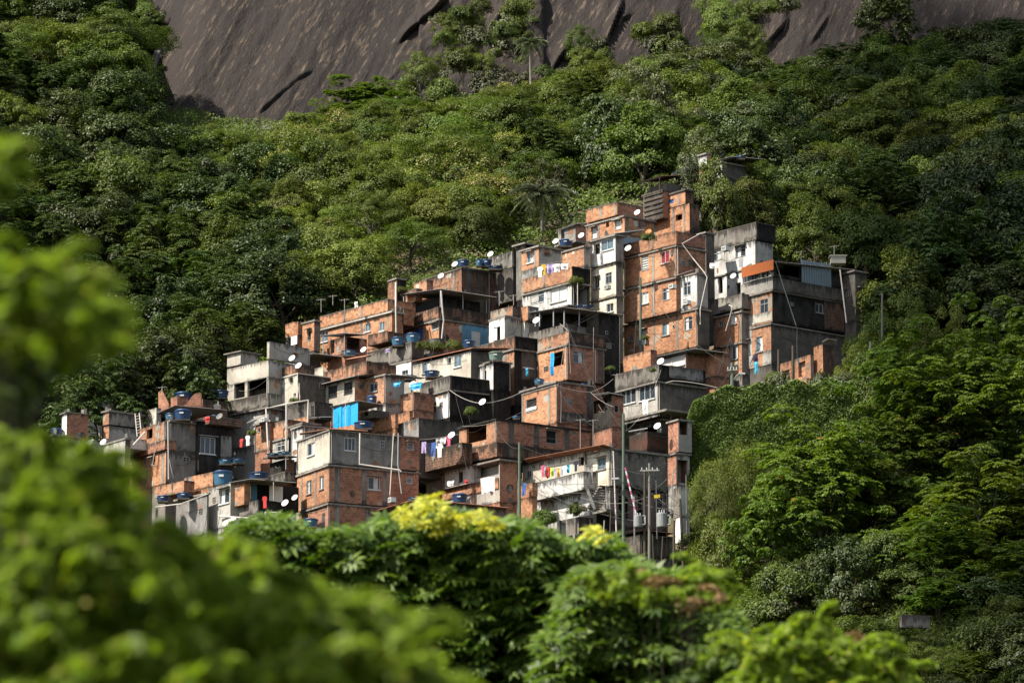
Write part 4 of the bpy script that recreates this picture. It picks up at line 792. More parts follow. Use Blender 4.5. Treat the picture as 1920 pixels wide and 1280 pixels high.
for i in range(4): mb.face([pts[(i + 1) % 4], pts[i], pts[i] + nn, pts[(i + 1) % 4] + nn])
h.put(mb, 'gable', ['brick_brown']); h.box(320, 332, 352, 742, 780, 'brick_brown', 'brick_brown', dy=4, slab=False); h.box(378, 380, 426, 748, 790, 'brick_brown', 'brick_dark', dy=3, slab=False, base=3, ll=3)
h.box(272, 293, 302, 764, 800, 'plaster_sand', 'plaster', dy=1.5, slab=False, base=2)
h = H('grey_house', 'pale grey house with small windows beside the brown brick house', 237, 915, 300, 55)
h.box(194, 234, 244, 822, 918, 'plaster', 'concrete', win=[('L', 219, 871, 226, 893, 'gb'), ('L', 203, 872, 210, 895, 'gb')], base=3, so=0.05); h.box(236, 238, 275, 820, 840, 'plaster', 'white', ll=3, dy=0.3, slab=False)
h.pipe([(250, 834, 0), (272, 810, 0)], 'pvc', -0.5, 0.15)
h = H('plaster_house', 'two tier plastered house with a ladder leaning on its wall', 204, 835, 304, 52)
h.box(193, 204, 270, 770, 795, 'brick_patched', 'concrete', slab=True, so=0.1, dy=0.3); h.box(194, 204, 268, 798, 838, 'brick', 'plaster', slab=False, base=4)
h = H('white_grey_house', 'square two tone white and grey house at the far left edge', 191, 806, 309, 46)
h.box(144, 191, 213, 749, 772, 'concrete', 'plaster', slab=False); h.box(144, 191, 212, 773, 830, 'white_worn', 'plaster', slab=False, base=3, dy=0.05)
h = H('brick_hut', 'brown brick hut with flat dark roof at the far left', 125, 822, 303, 60)
h.box(116, 125, 166, 773, 822, 'white', 'brick_brown', base=4, so=0.15, th=0.08); h.box(95, 100, 125, 815, 860, 'plaster', 'dark_concrete', dy=-1, base=4); h.box(120, 122, 200, 822, 900, 'green_wall', 'plaster', dy=-0.6, base=4, slab=False)
h = H('lattice_wall', 'low brick parapet with openwork brick lattice and plaster end', 344, 925, 297, 50, cat='wall')
h.rim(290, 345, 352, 899, 922, 'brick_patched', lr=1, coping=False, pin=[('L', 323)]); h.box(345, 399, 404, 884, 911, 'brick', 'brick', lr=.4, slab=False, dy=-0.4, col=[('L', 354, .7, 'plaster')], base=3); h.box(290, 400, 404, 925, 1000, 'brick_dark', 'dark_concrete', dy=1, slab=False, lr=1, base=3)
h = H('open_porch_house', 'grey and brick house with open porch, white sheet and mouldy terrace wall', 483, 990, 290, 55)
h.box(391, 432, 440, 905, 985, 'plaster', 'plaster', dy=1.8, win=[('L', 411, 916, 430, 944, 'w')], slab=False, base=4, lr=1)
h.box(433, 458, 462, 902, 945, 'brick', 'brick', dy=0.8, slab=False, lr=0.5); h.box(458, 462, 560, 903, 950, 'painted_dark_inside', 'painted_dark_inside', dy=2.6, ll=1, slab=False, win=[('R', 466, 905, 484, 938, 'hole')])  # second box paints the porch's inner shade in near-black
h.sheet(429, 904, 470, 897, 556, 904, 'corrugated', dy=-0.6); h.panel('R', 459, 906, 482, 938, 'blue_wall', 0.02, name='door', C=P(462, 925, 292.4)); h.panel('R', 505, 911, 530, 940, 'cloth_white', 0.2, name='sheet', C=P(462, 925, 292))
h.rim(424, 483, 524, 936, 963, 'mould', mR='black_mould', dy=-0.1); h.box(400, 483, 524, 966, 1010, 'plaster', 'rough_grey', slab=True, so=0.2, base=4)
h.post(513, 903, 513, 938, 'metal_pale', dy=0); h.post(470, 903, 470, 938, 'old_wood', dy=0.2)
h.pipe([(498, 1000, 0), (498, 960, 0), (526, 961, 0)], 'pvc', -0.6, 0.17); h.pipe([(410, 967, 3), (483, 972, 0), (500, 975, 0)], 'pvc', -0.3, 0.12)
h = H('roof_fragment', 'low concrete building with blue tanks left of the porch house', 388, 960, 293, 52)
h.box(330, 388, 391, 925, 1000, 'rough_grey', 'concrete', slab=True, base=3); h.pipe([(290, 950, 2), (340, 944, 0), (391, 925, 0)], 'pvc', -0.4, 0.08)

# --- lower right
h = H('tiled_low_house', 'low pale house with red tiled roof behind the yellow bush', 760, 1000, 290, 56)
h.box(696, 765, 955, 968, 1020, 'cream_worn', 'plaster', slab=False, base=3); h.sheet(689, 961, 768, 938, 955, 953, 'tile', dy=-0.6, along='R')
h.box(842, 850, 950, 940, 975, 'plaster', 'concrete', dy=1, slab=False); h.sheet(838, 944, 850, 941, 955, 951, 'tile', dy=0.5)
h = H('balcony_house', 'cream house with long balcony, laundry line and worn tile roof by the power poles', 1144, 1000, 289, 56)
h.sheet(976, 861, 1130, 832, 1148, 838, 'tile', dy=-0.9, along='L')
h.box(1099, 1144, 1252, 841, 910, 'cream', 'mould', win=[('L', 1120, 858, 1136, 880, 'gb')], slab=True, so=0.1, dy=0)
h.box(980, 1096, 1104, 845, 905, 'cream_worn', 'plaster', dy=2.4, slab=False, win=[('L', 987, 882, 996, 896, 'g'), ('L', 1085, 856, 1097, 872, 'hole')], lr=1)
h.rim(998, 1094, 1100, 884, 917, 'white_worn', dy=0.9, lr=1.2); h.box(976, 998, 1003, 904, 930, 'brick', 'brick', dy=4, slab=False, lr=.5, base=3)
h.panel('L', 1096, 870, 1111, 908, 'rough_grey', 0.3, name='door', C=P(1144, 870, 288.8))
h.box(998, 1105, 1144, 919, 990, 'white_worn', 'plaster', dy=1.6, win=[('L', 1074, 940, 1084, 968, 'hole')], slab=False, base=4); h.box(1105, 1144, 1252, 913, 985, 'concrete', 'pink_wall', dy=0.2, win=[('R', 1196, 922, 1206, 985, 'hole'), ('R', 1230, 930, 1244, 960, 's'), ('R', 1160, 930, 1180, 975, 'hole')], slab=False, base=5)
h.box(1022, 1085, 1112, 968, 1010, 'concrete', 'dark_concrete', dy=-1.4, slab=False, base=4)
mb = MB()
for i in range(10):
    a = P(1134 - i * 2.4, 912 + i * 4.6, 287.6); mb.obox(a, h.dr * 0.55, h.dl * 0.14, (0, 0, 0.05))
h.put(mb, 'stairs', ['concrete']); mb = MB(); mb.bar(P(1100, 912, 287), P(1116, 955, 286.6), 0.15, 0.25); mb.bar(P(1136, 912, 287.5), P(1140, 955, 287), 0.12, 0.3); h.put(mb, 'stringer', ['rough_grey'])
h.slab(1096, 1140, 1160, 956, 'concrete', dy=-0.9, ll=1.8, lr=1)
h.box(1088, 1118, 1130, 962, 1005, 'painted_dark_inside', 'black_mould', dy=-0.4, slab=False, win=[('L', 1100, 975, 1112, 1000, 'w')], lr=1.5)
h = H('low_wall', 'ragged low concrete yard wall with timber post above the foreground trees', 1044, 1010, 285, 60, cat='wall')
h.rim(1022, 1044, 1055, 978, 1005, 'plaster', lr=0.8, coping=False); h.post(1049, 975, 1049, 1010, 'dark_concrete', w=0.3); h.rim(1055, 1078, 1080, 1000, 1012, 'concrete', lr=0.6, coping=False)
h = H('hilltop_shack', 'half hidden white walled shack under the spreading tree at the crest', 1340, 325, 339, 52)
h.box(1322, 1354, 1400, 304, 332, 'white_worn', 'dark_concrete', base=3); h.sheet(1330, 304, 1372, 293, 1432, 298, 'corrugated', dy=-0.5); h.box(1310, 1325, 1332, 288, 312, 'white_worn', 'brick_brown', dy=2, base=2)

# ================================================================ things on and around the houses
for x, y, wd, Y, k, fl, t in (
    (106, 816, 24, 302, 'blue', 1, 'wide blue water tank behind the foliage at the far left'), (344, 752, 33, 308, 'blue', .9, 'dark blue water tank between the ruined brick gables'),
    (343, 785, 34, 298.4, 'blue', .9, 'large blue tank under the sloping sheet roof'), (320, 785, 22, 299.6, 'pale', .9, 'blue tank partly hidden behind the larger one under the sloping roof'),
    (404, 786, 20, 300.5, 'pale', .8, 'pale blue tank beside coloured rags on the mouldy terrace'), (416, 744, 26, 309, 'blue', .9, 'blue tank with pale marking left of the concrete loggia house'),
    (418, 908, 40, 293.5, 'pale', 1.1, 'biggest pale blue tank beside the plastered end of the brick parapet'), (424, 868, 30, 298, 'pale', .5, 'blue tank lid with white pipe over the dark alley'), (446, 866, 28, 298, 'pale', .5, 'flat blue tank right of the lid over the dark alley'),
    (486, 896, 42, 289.5, 'blue', .45, 'flat blue tank on the porch roof'), (512, 853, 24, 296.4, 'pale', .35, 'left blue basin on the low sheet roof'), (533, 851, 26, 296, 'pale', .4, 'right blue basin on the low sheet roof'),
    (306, 937, 24, 293.5, 'blue', .7, 'blue tank below the brick lattice parapet'), (345, 932, 28, 292.8, 'blue', .6, 'blue tank under the white pipe left of the porch house'), (682, 802, 38, 292.5, 'blue', .55, 'round dark blue tank on the tiled edge of the large corner house'), (697, 757, 20, 304, 'blue', 1.4, 'tall blue tank beside a white grille'),
    (744, 536, 24, 323, 'pale', .85, 'pale blue tank on the square brick tower'), (868, 498, 25, 328, 'blue', .8, 'leftmost blue tank on the dark brick box house'), (898, 496, 12, 327, 'pale', 1.6, 'slim blue drum with white lid on the dark brick box house'),
    (912, 497, 22, 327.5, 'blue', .9, 'middle blue tank in the row on the dark brick box house'), (939, 496, 26, 329, 'blue', .6, 'blue tank with yellow rag at the right of the row'), (929, 503, 28, 326.5, 'blue', .35, 'low blue tank in front of the row on the dark brick box house'),
    (590, 600, 12, 324, 'blue', .5, 'small blue tank over the small brick house'), (746, 646, 26, 314, 'pale', 1, 'pale blue tank on the streaked terrace'), (774, 640, 28, 315.5, 'pale', 1, 'blue tank before the blue doorway'), (655, 665, 28, 314, 'pale', .6, 'long pale blue tank under the leaning shed roof'),
    (879, 650, 26, 314.5, 'blue', .85, 'blue tank before the blue plastered wall'), (768, 709, 28, 308, 'blue', .4, 'flat blue tank behind the black parapet'), (810, 705, 30, 309, 'blue', .65, 'blue tank with white banded base below the cream house'),
    (930, 674, 29, 305.5, 'green', .9, 'wide green basin on the black annex'), (1011, 718, 20, 303.5, 'pale', .8, 'blue tank beside a pale basin on the orange brick house'), (1096, 726, 22, 305, 'blue', .6, 'blue tank behind the black side of the orange brick house'), (968, 782, 16, 299, 'pale', .5, 'small blue tank behind the long dark brick parapet'),
    (1061, 460, 26, 325, 'blue', .8, 'blue tank below the open concrete shelter'), (1098, 577, 34, 314, 'blue', .3, 'flat dark blue tank beside the cream tower foot'), (1268, 325, 15, 338, 'blue', .5, 'dark tank above the plank shack'), (1281, 320, 13, 336, 'pale', .7, 'turquoise tank beside the hilltop shack'),
    (1388, 296, 20, 338, 'blue', .5, 'dark blue tank on the hilltop shack'), (582, 985, 30, 288.5, 'pale', .8, 'blue tank half hidden by foliage under the large corner house'), (776, 936, 24, 290, 'pale', .4, 'flat blue tank beside the air conditioner'), (862, 940, 30, 291, 'blue', .9, 'square shouldered blue tank behind the yellow bush'),
    (1030, 722, 28, 303.5, 'white', .4, 'low white basin on the orange brick house')):
    tank(x, y, wd, Y, t, k, fl)
o = empty('cement_tank', P(1571, 495, 316), 'square pale cement tank on the roof corner of the dark walled corner house', 'water tank'); mb = MB(); c = P(1571, 488, 316)
mb.prism([(c.x + a * 0.62, c.y + b * 0.5) for a, b in ((-1, -1), (1, -1), (1, 1), (-1, 1))], c.z - 0.35, c.z + 0.25); mb.build('body', 'tank_cement', o, o.location); mb = MB(); mb.prism([(c.x + a * 0.74, c.y + b * 0.6) for a, b in ((-1, -1), (1, -1), (1, 1), (-1, 1))], c.z + 0.25, c.z + 0.34); mb.build('rim', 'tank_cement', o, o.location)

for x, y, wd, Y, k, t in (
    (1090, 441, 12, 324, 'white', 'white dish left of the two storey brick house'), (1195, 398, 12, 327, 'white', 'white dish on the roof of the two storey brick house'), (1216, 435, 13, 320, 'orange', 'orange dish above the parapet of the big brick block'),
    (1178, 465, 13, 320, 'white', 'white dish at the left corner of the big brick block'), (1375, 517, 12, 322, 'white', 'white dish on the white wall beside the orange awning'), (1006, 600, 14, 311.5, 'white', 'white dish in front of the covered terrace'),
    (1239, 677, 14, 303.8, 'white', 'white dish on the mould streaked terrace wall'), (1233, 798, 14, 297.5, 'white', 'white dish over the rusty shed'), (905, 753, 14, 301, 'white', 'white dish before the black side wall'), (774, 720, 14, 303, 'white', 'white dish at the blue rag awning'),
    (847, 815, 14, 295.2, 'white', 'white dish above the hanging laundry'), (682, 655, 12, 311, 'white', 'white dish right of the long pale blue tank'), (548, 671, 13, 309.5, 'white', 'white dish over the brick worn parapet beside the loggia house'), (560, 685, 13, 306.8, 'white', 'lower white dish at the plastered corner with the water pipe'),
    (827, 517, 12, 326, 'white', 'white dish over the corrugated canopy'), (853, 495, 12, 327, 'white', 'white dish at the corner of the dark brick box house'), (920, 476, 12, 329, 'white', 'white dish high behind the row of blue tanks'), (1042, 452, 12, 325.5, 'white', 'half hidden white dish by the concrete shelter'),
    (535, 942, 14, 288.5, 'white', 'white dish on the mouldy terrace corner'), (553, 932, 12, 289.5, 'white', 'white dish peeping out beside the large corner house'), (437, 974, 14, 287, 'white', 'upper of two white dishes at the foliage edge'), (424, 980, 13, 286.5, 'white', 'lower of two white dishes at the foliage edge'),
    (412, 780, 13, 299, 'grey', 'grey dish on the mouldy terrace'), (1073, 447, 11, 325, 'grey', 'dark grey dish beside the blue tank under the shelter'), (194, 828, 13, 298.5, 'white', 'white dish on the pale grey house wall'), (168, 830, 14, 298, 'grey', 'tilted grey dish in the foliage at the left')):
    dish(x, y, wd, Y, t, k)
ac(735, 941, 13, 290.5, 62, 'white air conditioner on the low tiled roof'); ac(496, 790, 10, 300, 54, 'box air conditioner under the white pipe pergola')

# laundry
lines = [  # line ends, heading, list of (x, y, kind, material, width, height, words)
    ('sagging line over the chequered parapet', (787, 824, 298.0), (868, 812, 296.0), [(795, 828, 'trousers', 'cloth_lilac', .5, .9, 'faded lilac trousers'), (804, 829, 'shirt', 'cloth_navy', .5, 1.0, 'black shirt'), (813, 829, 'trousers', 'cloth_blue', .5, 1.1, 'blue jeans'), (824, 831, 'shirt', 'cloth_white', .6, 1.1, 'white printed shirt'), (840, 830, 'shirt', 'cloth_pink', .6, .8, 'pink shirt'), (822, 822, 'sheet', 'cloth_grey', .5, .5, 'small grey towel'), (832, 820, 'sheet', 'cloth_white', .5, .5, 'small white towel')]),
    ('line along the cream balcony', (1015, 875, 290.5), (1088, 860, 288.5), [(1018, 872, 'shirt', 'cloth_pink', .4, .9, 'rose shirt'), (1023, 874, 'sheet', 'cloth_grey', .3, .8, 'pale grey cloth'), (1028, 876, 'sheet', 'cloth_red', .35, .8, 'red towel'), (1035, 876, 'sheet', 'cloth_lime', .4, .75, 'lime green towel'), (1042, 877, 'shirt', 'cloth_lilac', .4, .75, 'lilac shirt'), (1047, 877, 'sheet', 'cloth_yellow', .3, .7, 'yellow towel'), (1054, 874, 'shirt', 'cloth_grey', .35, .7, 'grey shirt'), (1060, 873, 'shirt', 'cloth_white', .4, .7, 'white shirt'), (1066, 871, 'sheet', 'cloth_cyan', .3, .6, 'teal cloth'), (1080, 864, 'shirt', 'cloth_navy', .4, .8, 'navy shirt')]),
    ('line on the laundry terrace', (1008, 496, 316.5), (1088, 482, 315.0), [(1019, 496, 'shirt', 'cloth_yellow', .5, .9, 'orange yellow shirt'), (1031, 495, 'sheet', 'cloth_lilac', .6, .8, 'lilac printed sheet'), (1042, 495, 'sheet', 'cloth_white', .7, .7, 'white sheet'), (1058, 494, 'sheet', 'cloth_white', .7, .5, 'bright white sheet'), (1013, 500, 'shirt', 'cloth_white', .5, .9, 'cream shirt')])]
for words, a, b, items in lines:
    wire([a, b], 0.012, 'wire_pale', 'clothes line, ' + words, 'clothes_line', 'clothes line', sag=0.02)
    pa, pb = P(*a), P(*b); ang = math.atan2((pb - pa).y, (pb - pa).x)
    for x, y, kind, mt, ww, hh, tx in items:
        f = (x - a[0]) / (b[0] - a[0]); q = pa.lerp(pb, f) - Vector((0, 0, 0.03)); q2 = P(x, y, q.y); q.z = q2.z if abs(q2.z - q.z) < 0.5 else q.z
        cloth(kind, mt, q, ww, hh, ang, '%s on the %s' % (tx, words), 'laundry', 'laundry on the lines', {'sheet': 'towel', 'shirt': 'shirt', 'trousers': 'trousers'}[kind])
for x, y, Y, kind, mt, ww, hh, tx, nm in (
    (914, 895, 294.2, 'sheet', 'cloth_white', 1.55, 1.15, 'large white sheet hanging over the balcony of the wide brick house', 'bed_sheet'), (874, 899, 294.8, 'sheet', 'cloth_red', .4, .3, 'red and white cloth over the balcony edge', 'towel'), (845, 901, 295.3, 'sheet', 'cloth_white', .8, .4, 'folded white cloth on the balcony edge', 'towel'),
    (1036, 662, 307.6, 'sheet', 'tarp_blue', .45, 1.8, 'long blue curtain hanging out of the brick corner house window', 'curtain'), (988, 690, 309.8, 'sheet', 'cloth_cyan', .28, .65, 'turquoise towel under the white window', 'towel'), (898, 686, 310, 'sheet', 'cloth_white', .2, .55, 'white cloth on the cream house window', 'towel'),
    (1209, 749, 303, 'sheet', 'cloth_white', .65, 1.15, 'rumpled white sheet below the wide windows of the grey house', 'bed_sheet'), (1416, 664, 315.4, 'sheet', 'cloth_navy', .55, .9, 'navy cloth hanging below the corner house window', 'towel'), (1417, 678, 315.2, 'sheet', 'cloth_cyan', .4, 1.0, 'cyan cloth hanging under the navy cloth', 'towel'),
    (1127, 470, 321, 'sheet', 'cloth_grey', .35, 1.3, 'grey cloth hanging down the white balcony room', 'towel'), (1338, 492, 325, 'sheet', 'cloth_white', .9, .5, 'white cloth spread below the left window of the white house', 'towel'), (1389, 484, 324.6, 'shirt', 'cloth_grey', .6, .8, 'grey shirt below the right window of the white house', 'shirt'),
    (464, 816, 300, 'shirt', 'cloth_white', .5, .8, 'white shirt by the brick alley wall', 'shirt'), (453, 822, 300.4, 'shirt', 'cloth_red', .4, .7, 'red shirt by the brick alley wall', 'shirt'), (983, 905, 293, 'trousers', 'cloth_blue', .5, 1.0, 'blue jeans on the brick end of the balcony', 'trousers'),
    (667, 566, 320, 'sheet', 'cloth_white', .4, .5, 'white cloth on the long brick parapet', 'towel'), (780, 718, 302.2, 'sheet', 'tarp_blue', 1.4, .5, 'crumpled blue plastic hanging under the sheet roof', 'plastic_sheet'), (745, 716, 302.8, 'sheet', 'tarp_blue', .9, .35, 'narrow blue plastic strip under the sheet roof', 'plastic_sheet'),
    (388, 781, 297.8, 'sheet', 'cloth_red', .6, .4, 'red and white rag drying on the mouldy terrace', 'towel'), (726, 654, 311, 'sheet', 'cloth_lilac', .5, .3, 'purple cloth on the streaked terrace wall', 'towel'), (496, 930, 288.6, 'shirt', 'cloth_red', .5, .9, 'reddish shirt hanging in the open porch', 'shirt')):
    cloth(kind, mt, P(x, y, Y), ww, hh, R(-45), tx, 'laundry', 'laundry hung over walls and windows', nm)

# utility poles, transformers and cables
def pole(x, y0, y1, Y, m, label, r=0.13, arm=None, x1=None):
    o = empty('utility_pole', P(x1 or x, y1, Y), label, 'utility pole', 'utility poles'); mb = MB(); a = P(x1 or x, y1 + 25, Y); b = P(x, y0, Y); mb.tube([a, b], [r * 1.15, r * 0.85], 9); mb.build('shaft', m, o, o.location)
    if arm:
        q = MB(); q.bar(P(x - arm, y0 + 14, Y - .15), P(x + arm, y0 + 13, Y - .15), 0.1); q.build('crossarm', 'metal_pale', o, o.location)
        for k in (-.8, -.3, .3, .8): q = MB(); q.tube([P(x + arm * k, y0 + 12, Y - .15), P(x + arm * k, y0 + 8, Y - .15)], 0.045, 6); q.build('insulator', 'frame_white', o, o.location)
    return o
pole(974, 829, 985, 286, 'pole_green', 'green utility pole at the left end of the balcony house', 0.11)
pole(1169, 775, 1012, 284, 'pole_green', 'tall green utility pole with street lamp before the balcony house', 0.11)
pole(1209, 883, 1045, 282, 'pole_wood', 'dark wooden utility pole left of the transformers', 0.1)
pole(1218, 868, 1050, 283, 'pole_grey', 'grey utility pole with metal crossarm carrying the transformers', 0.12, 18)
pole(1275, 935, 1050, 282.5, 'pole_wood', 'leaning wooden pole at the end of the cable bundle', 0.1, x1=1282); pole(1264, 975, 1055, 281.5, 'pole_wood', 'short black wooden pole below the grey transformer', 0.1)
pole(1201, 520, 652, 317, 'pole_green', 'green utility pole against the big brick block', 0.1); pole(1373, 680, 733, 302, 'pole_green', 'stout pole stump with meters below the barred windows', 0.16, 10)
pole(1654, 550, 700, 303, 'pole_grey', 'slim grey pole rising from bushes right of the corner house', 0.09); pole(1632, 640, 710, 300, 'pole_grey', 'short grey pole in the bushes above the vines', 0.1); pole(1487, 648, 712, 306, 'pole_wood', 'square timber post before the brick ruin', 0.13); pole(1460, 655, 705, 307, 'pole_wood', 'rough timber post left of the brick ruin', 0.12)
pole(1150, 845, 1000, 287.2, 'pvc', 'white pipe mast beside the cream house corner', 0.06, x1=1157)
def transformer(x, y, Y, label, s_=1.0):
    o = empty('transformer', P(x, y + 12 * s_, Y), label, 'transformer', 'pole transformers'); mb = MB(); c = P(x, y + 12 * s_, Y); mb.lathe([(0, 0), (.38 * s_, 0), (.4 * s_, .05), (.4 * s_, 1.0 * s_), (.36 * s_, 1.06 * s_), (0, 1.1 * s_)], 18, c); mb.build('tank', 'transformer', o, o.location)
    for k in range(5): q = MB(); a = c + Vector((.36 * s_ + .05, -.25 + .12 * k, 0)); q.tube([a + Vector((0, 0, .15)), a + Vector((.2, 0, .2)), a + Vector((.2, 0, .8)), a + Vector((0, 0, .85))], 0.035, 6); q.build('cooling_tube', 'frame_white', o, o.location)
    for k in (-1, 0, 1): q = MB(); q.tube([c + Vector((.18 * k, 0, 1.08 * s_)), c + Vector((.18 * k, 0, 1.32 * s_))], 0.04, 6); q.build('bushing', 'frame_white', o, o.location)
transformer(1196, 978, 281.6, 'smaller grey transformer between the dark and green poles', .8); transformer(1241, 976, 281.8, 'larger grey transformer right of the grey pole', 1.0)
o = empty('street_lamp', P(1168, 905, 283.9), 'street lamp arm reaching left from the tall green pole', 'street lamp'); mb = MB(); mb.tube([P(1168, 905, 283.9), P(1162, 898, 283.7), P(1154, 897, 283.5)], 0.035, 6); mb.build('arm', 'metal_pale', o, o.location)
mb = MB(); c = P(1153, 897, 283.5); mb.obox(c, (.28, 0, .02), (0, .13, 0), (0, 0, .06)); mb.build('lamp_head', 'frame_white', o, o.location)
o = empty('street_lamp', P(1376, 705, 301.8), 'street lamp under the corner house near the pole stump', 'street lamp'); mb = MB(); mb.tube([P(1376, 712, 301.8), P(1381, 703, 301.6), P(1390, 700, 301.5)], 0.035, 6); mb.build('arm', 'metal_pale', o, o.location)
mb = MB(); mb.obox(P(1391, 700, 301.5), (.25, 0, -.02), (0, .12, 0), (0, 0, .06)); mb.build('lamp_head', 'frame_white', o, o.location)
o = empty('banner_strip', P(1172, 876, 283.5), 'red and white barrier tape streaming down from the tall green pole', 'tape'); mb = MB(); a, b = P(1172, 876, 283.6), P(1196, 978, 282)
for i in range(14):
    f0, f1 = i / 14, (i + 1) / 14; mb.bar(a.lerp(b, f0), a.lerp(b, f1), 0.1, 0.03, 0 if i % 2 else 1)
mb.build('tape', ['cloth_white', 'cloth_pink'], o, o.location)
mb = MB(); c = P(1232, 930, 282.9); mb.obox(c, (.22, 0, .02), (0, .015, 0), (0, 0, .12)); tag(mb.build('notice_plate', 'sign_yellow', None, c), 'small yellow notice plate on the cables between the poles', 'sign')
random.seed(21)
for a, b, t in (((974, 835, 286), (1169, 880, 284), 'from the green pole to the tall green pole'), ((1169, 878, 284), (1212, 888, 282.5), 'from the tall green pole to the transformers'), ((1218, 890, 283), (1275, 945, 282.5), 'from the grey pole down to the leaning pole'),
                ((1169, 880, 284), (1290, 820, 297), 'from the tall green pole up to the brick house at the right'), ((974, 840, 286), (931, 800, 296), 'from the green pole to the wide brick house corner'), ((974, 905, 286), (1110, 958, 286.8), 'drooping before the balcony')):
    wire([a, b], 0.018, 'wire', 'thick black cable ' + t, group='cables between the poles', sag=0.05)
WD = iter('uppermost upper higher middle lower lowest tautest slackest shortest longest thinnest darkest palest straightest curved drooping hanging crossing leftmost left inner outer rear front right rightmost steepest flattest twisted looped frayed doubled single knotted'.split())
for i in range(34):
    a = random.choice([(1169, 878 + random.random() * 50, 284), (1218, 885 + random.random() * 60, 283), (974, 850 + random.random() * 80, 286)])
    b = random.choice([(1275, 940 + random.random() * 30, 282.5), (1140 + random.random() * 80, 930 + random.random() * 60, 287), (1060 + random.random() * 60, 930 + random.random() * 40, 287), (1250 + random.random() * 30, 850 + random.random() * 80, 292)])
    wire([a, b], 0.011, random.choice(['wire', 'wire', 'wire_pale']), 'thin slack cable from the ' + {1169: 'tall green pole', 1218: 'grey pole', 974: 'left green pole'}[a[0]] + (' to the leaning pole' if b[0] == 1275 else ' up to the right brick house' if b[0] >= 1250 else ' to the low walls' if b[0] < 1135 else ' to the dark doorway') + ', ' + next(WD) + ' strand', group='thin cables tangled at the power poles', sag=random.uniform(.03, .14))
for i in range(6): wire([(1275, 940 + i, 282.5), (1245 + i, 975 - i * 2, 282)], 0.02, 'wire_pale', 'pale cable, %s strand of the drooping bundle beside the leaning pole' % ('top', 'second', 'third', 'fourth', 'fifth', 'bottom')[i], group='bundle of pale cables', sag=.12)
wire([(843, 731, 304.6), (905, 756, 301), (978, 735, 302.3)], 0.026, 'wire_pale', 'thick pale hose drooping before the black side wall', 'hose', 'hose', sag=.05)
wire([(1042, 722, 302), (1107, 735, 303), (1150, 762, 300)], 0.015, 'wire_pale', 'pale cable from the orange brick house to the thin annex', sag=.04); wire([(1107, 735, 303), (1150, 710, 304)], 0.014, 'wire_pale', 'pale cable rising to the grey house', sag=.06)
wire([(1248, 718, 303), (1263, 714, 302.5), (1345, 727, 302)], 0.032, 'wire_pale', 'thick pale conduit arching from the grey house to the vines', sag=-.03)
for a, b in (((1201, 560, 317), (1168, 590, 321)), ((1201, 570, 317), (1170, 600, 321)), ((1201, 570, 317), (1290, 612, 316)), ((1201, 600, 317), (1255, 650, 316))): wire([a, b], .014, 'wire', 'thin cable spanning the front of the big brick block ' + ('to its upper left corner' if b[0] == 1168 else 'to its left edge' if b[0] == 1170 else 'to its right corner' if b[0] == 1290 else 'down to the sheet roof'), group='cables on the big brick block', sag=.05)
for a, b in (((630, 905, 291), (668, 925, 290.8)), ((668, 915, 290.8), (755, 925, 294)), ((788, 900, 296), (880, 940, 294)), ((860, 800, 296), (888, 930, 292))): wire([a, b], .012, 'wire', 'thin cable crossing the brick fronts at the bottom, ' + {630: 'left of the window', 668: 'under the window', 788: 'over the white balcony', 860: 'down the chequered parapet'}[a[0]], group='cables on the lower brick fronts', sag=.05)
wire([(1050, 607, 311.8), (1066, 620, 308), (1070, 700, 307.9)], .02, 'wire_pale', 'pale cable running down the corner of the blue curtain house', sag=.0); wire([(1113, 614, 309.5), (1112, 720, 309.3)], .02, 'wire_pale', 'pale wire down the shaded side of the blue curtain house')
wire([(1373, 690, 301.8), (1340, 735, 301), (1300, 770, 300)], .02, 'wire', 'black cable falling from the pole stump into the vines', sag=.03); wire([(1392, 570, 318), (1346, 700, 303)], .015, 'wire', 'thin stay wire beside the pole stump')
for k, (x, y0, y1, Y, m, t) in enumerate(((1190, 930, 1010, 284.5, 'pvc', 'white'), (1232, 900, 1000, 285, 'metal_pale', 'pale'), (1250, 935, 1030, 283.5, 'pole_wood', 'brown'), (1143, 955, 1020, 285, 'old_wood', 'weathered'), (1258, 880, 960, 288, 'frame_grey', 'grey'), (1226, 1000, 1050, 281, 'old_wood', 'short brown'), (1240, 1005, 1050, 281, 'pole_wood', 'stubby dark'), (1130, 975, 1030, 284, 'metal_pale', 'slim pale'), (1110, 972, 1025, 284, 'old_wood', 'rough'), (1288, 890, 990, 284, 'pole_grey', 'leaning grey'))):
    q = MB(); a = P(x + random.uniform(-4, 4), y0, Y); q.tube([P(x, y1 + 10, Y), a], [.06, .045], 6); tag(q.build('stake', m, None, P(x, y1, Y)), t + ' upright stake in the jumble below the power poles', 'stake', 'stakes below the power poles')
h = H('lower_shacks', 'low patched shacks with planks and sheet metal under the power poles', 1200, 1040, 285.5, 58, cat='shack')
h.box(1150, 1200, 1262, 1000, 1040, 'old_wood', 'concrete', slab=False, win=[('R', 1215, 1008, 1225, 1035, 'hole'), ('R', 1240, 1005, 1252, 1020, 's')], base=3)
h.sheet(1146, 1003, 1200, 992, 1266, 999, 'rust', dy=-.5); h.box(1066, 1092, 1118, 1005, 1045, 'plaster', 'old_wood', slab=False, base=3); h.sheet(1060, 1008, 1092, 1000, 1122, 1004, 'corrugated', dy=-.4)
for k in range(7): h.panel('R', 1203 + k * 8, 1012 - k, 1208 + k * 8, 1045, 'old_wood', .05, C=P(1200, 1020, 285.5), name='plank')
random.seed(33); CW = iter('first second third fourth fifth sixth seventh eighth ninth tenth eleventh twelfth thirteenth fourteenth fifteenth sixteenth seventeenth eighteenth'.split())
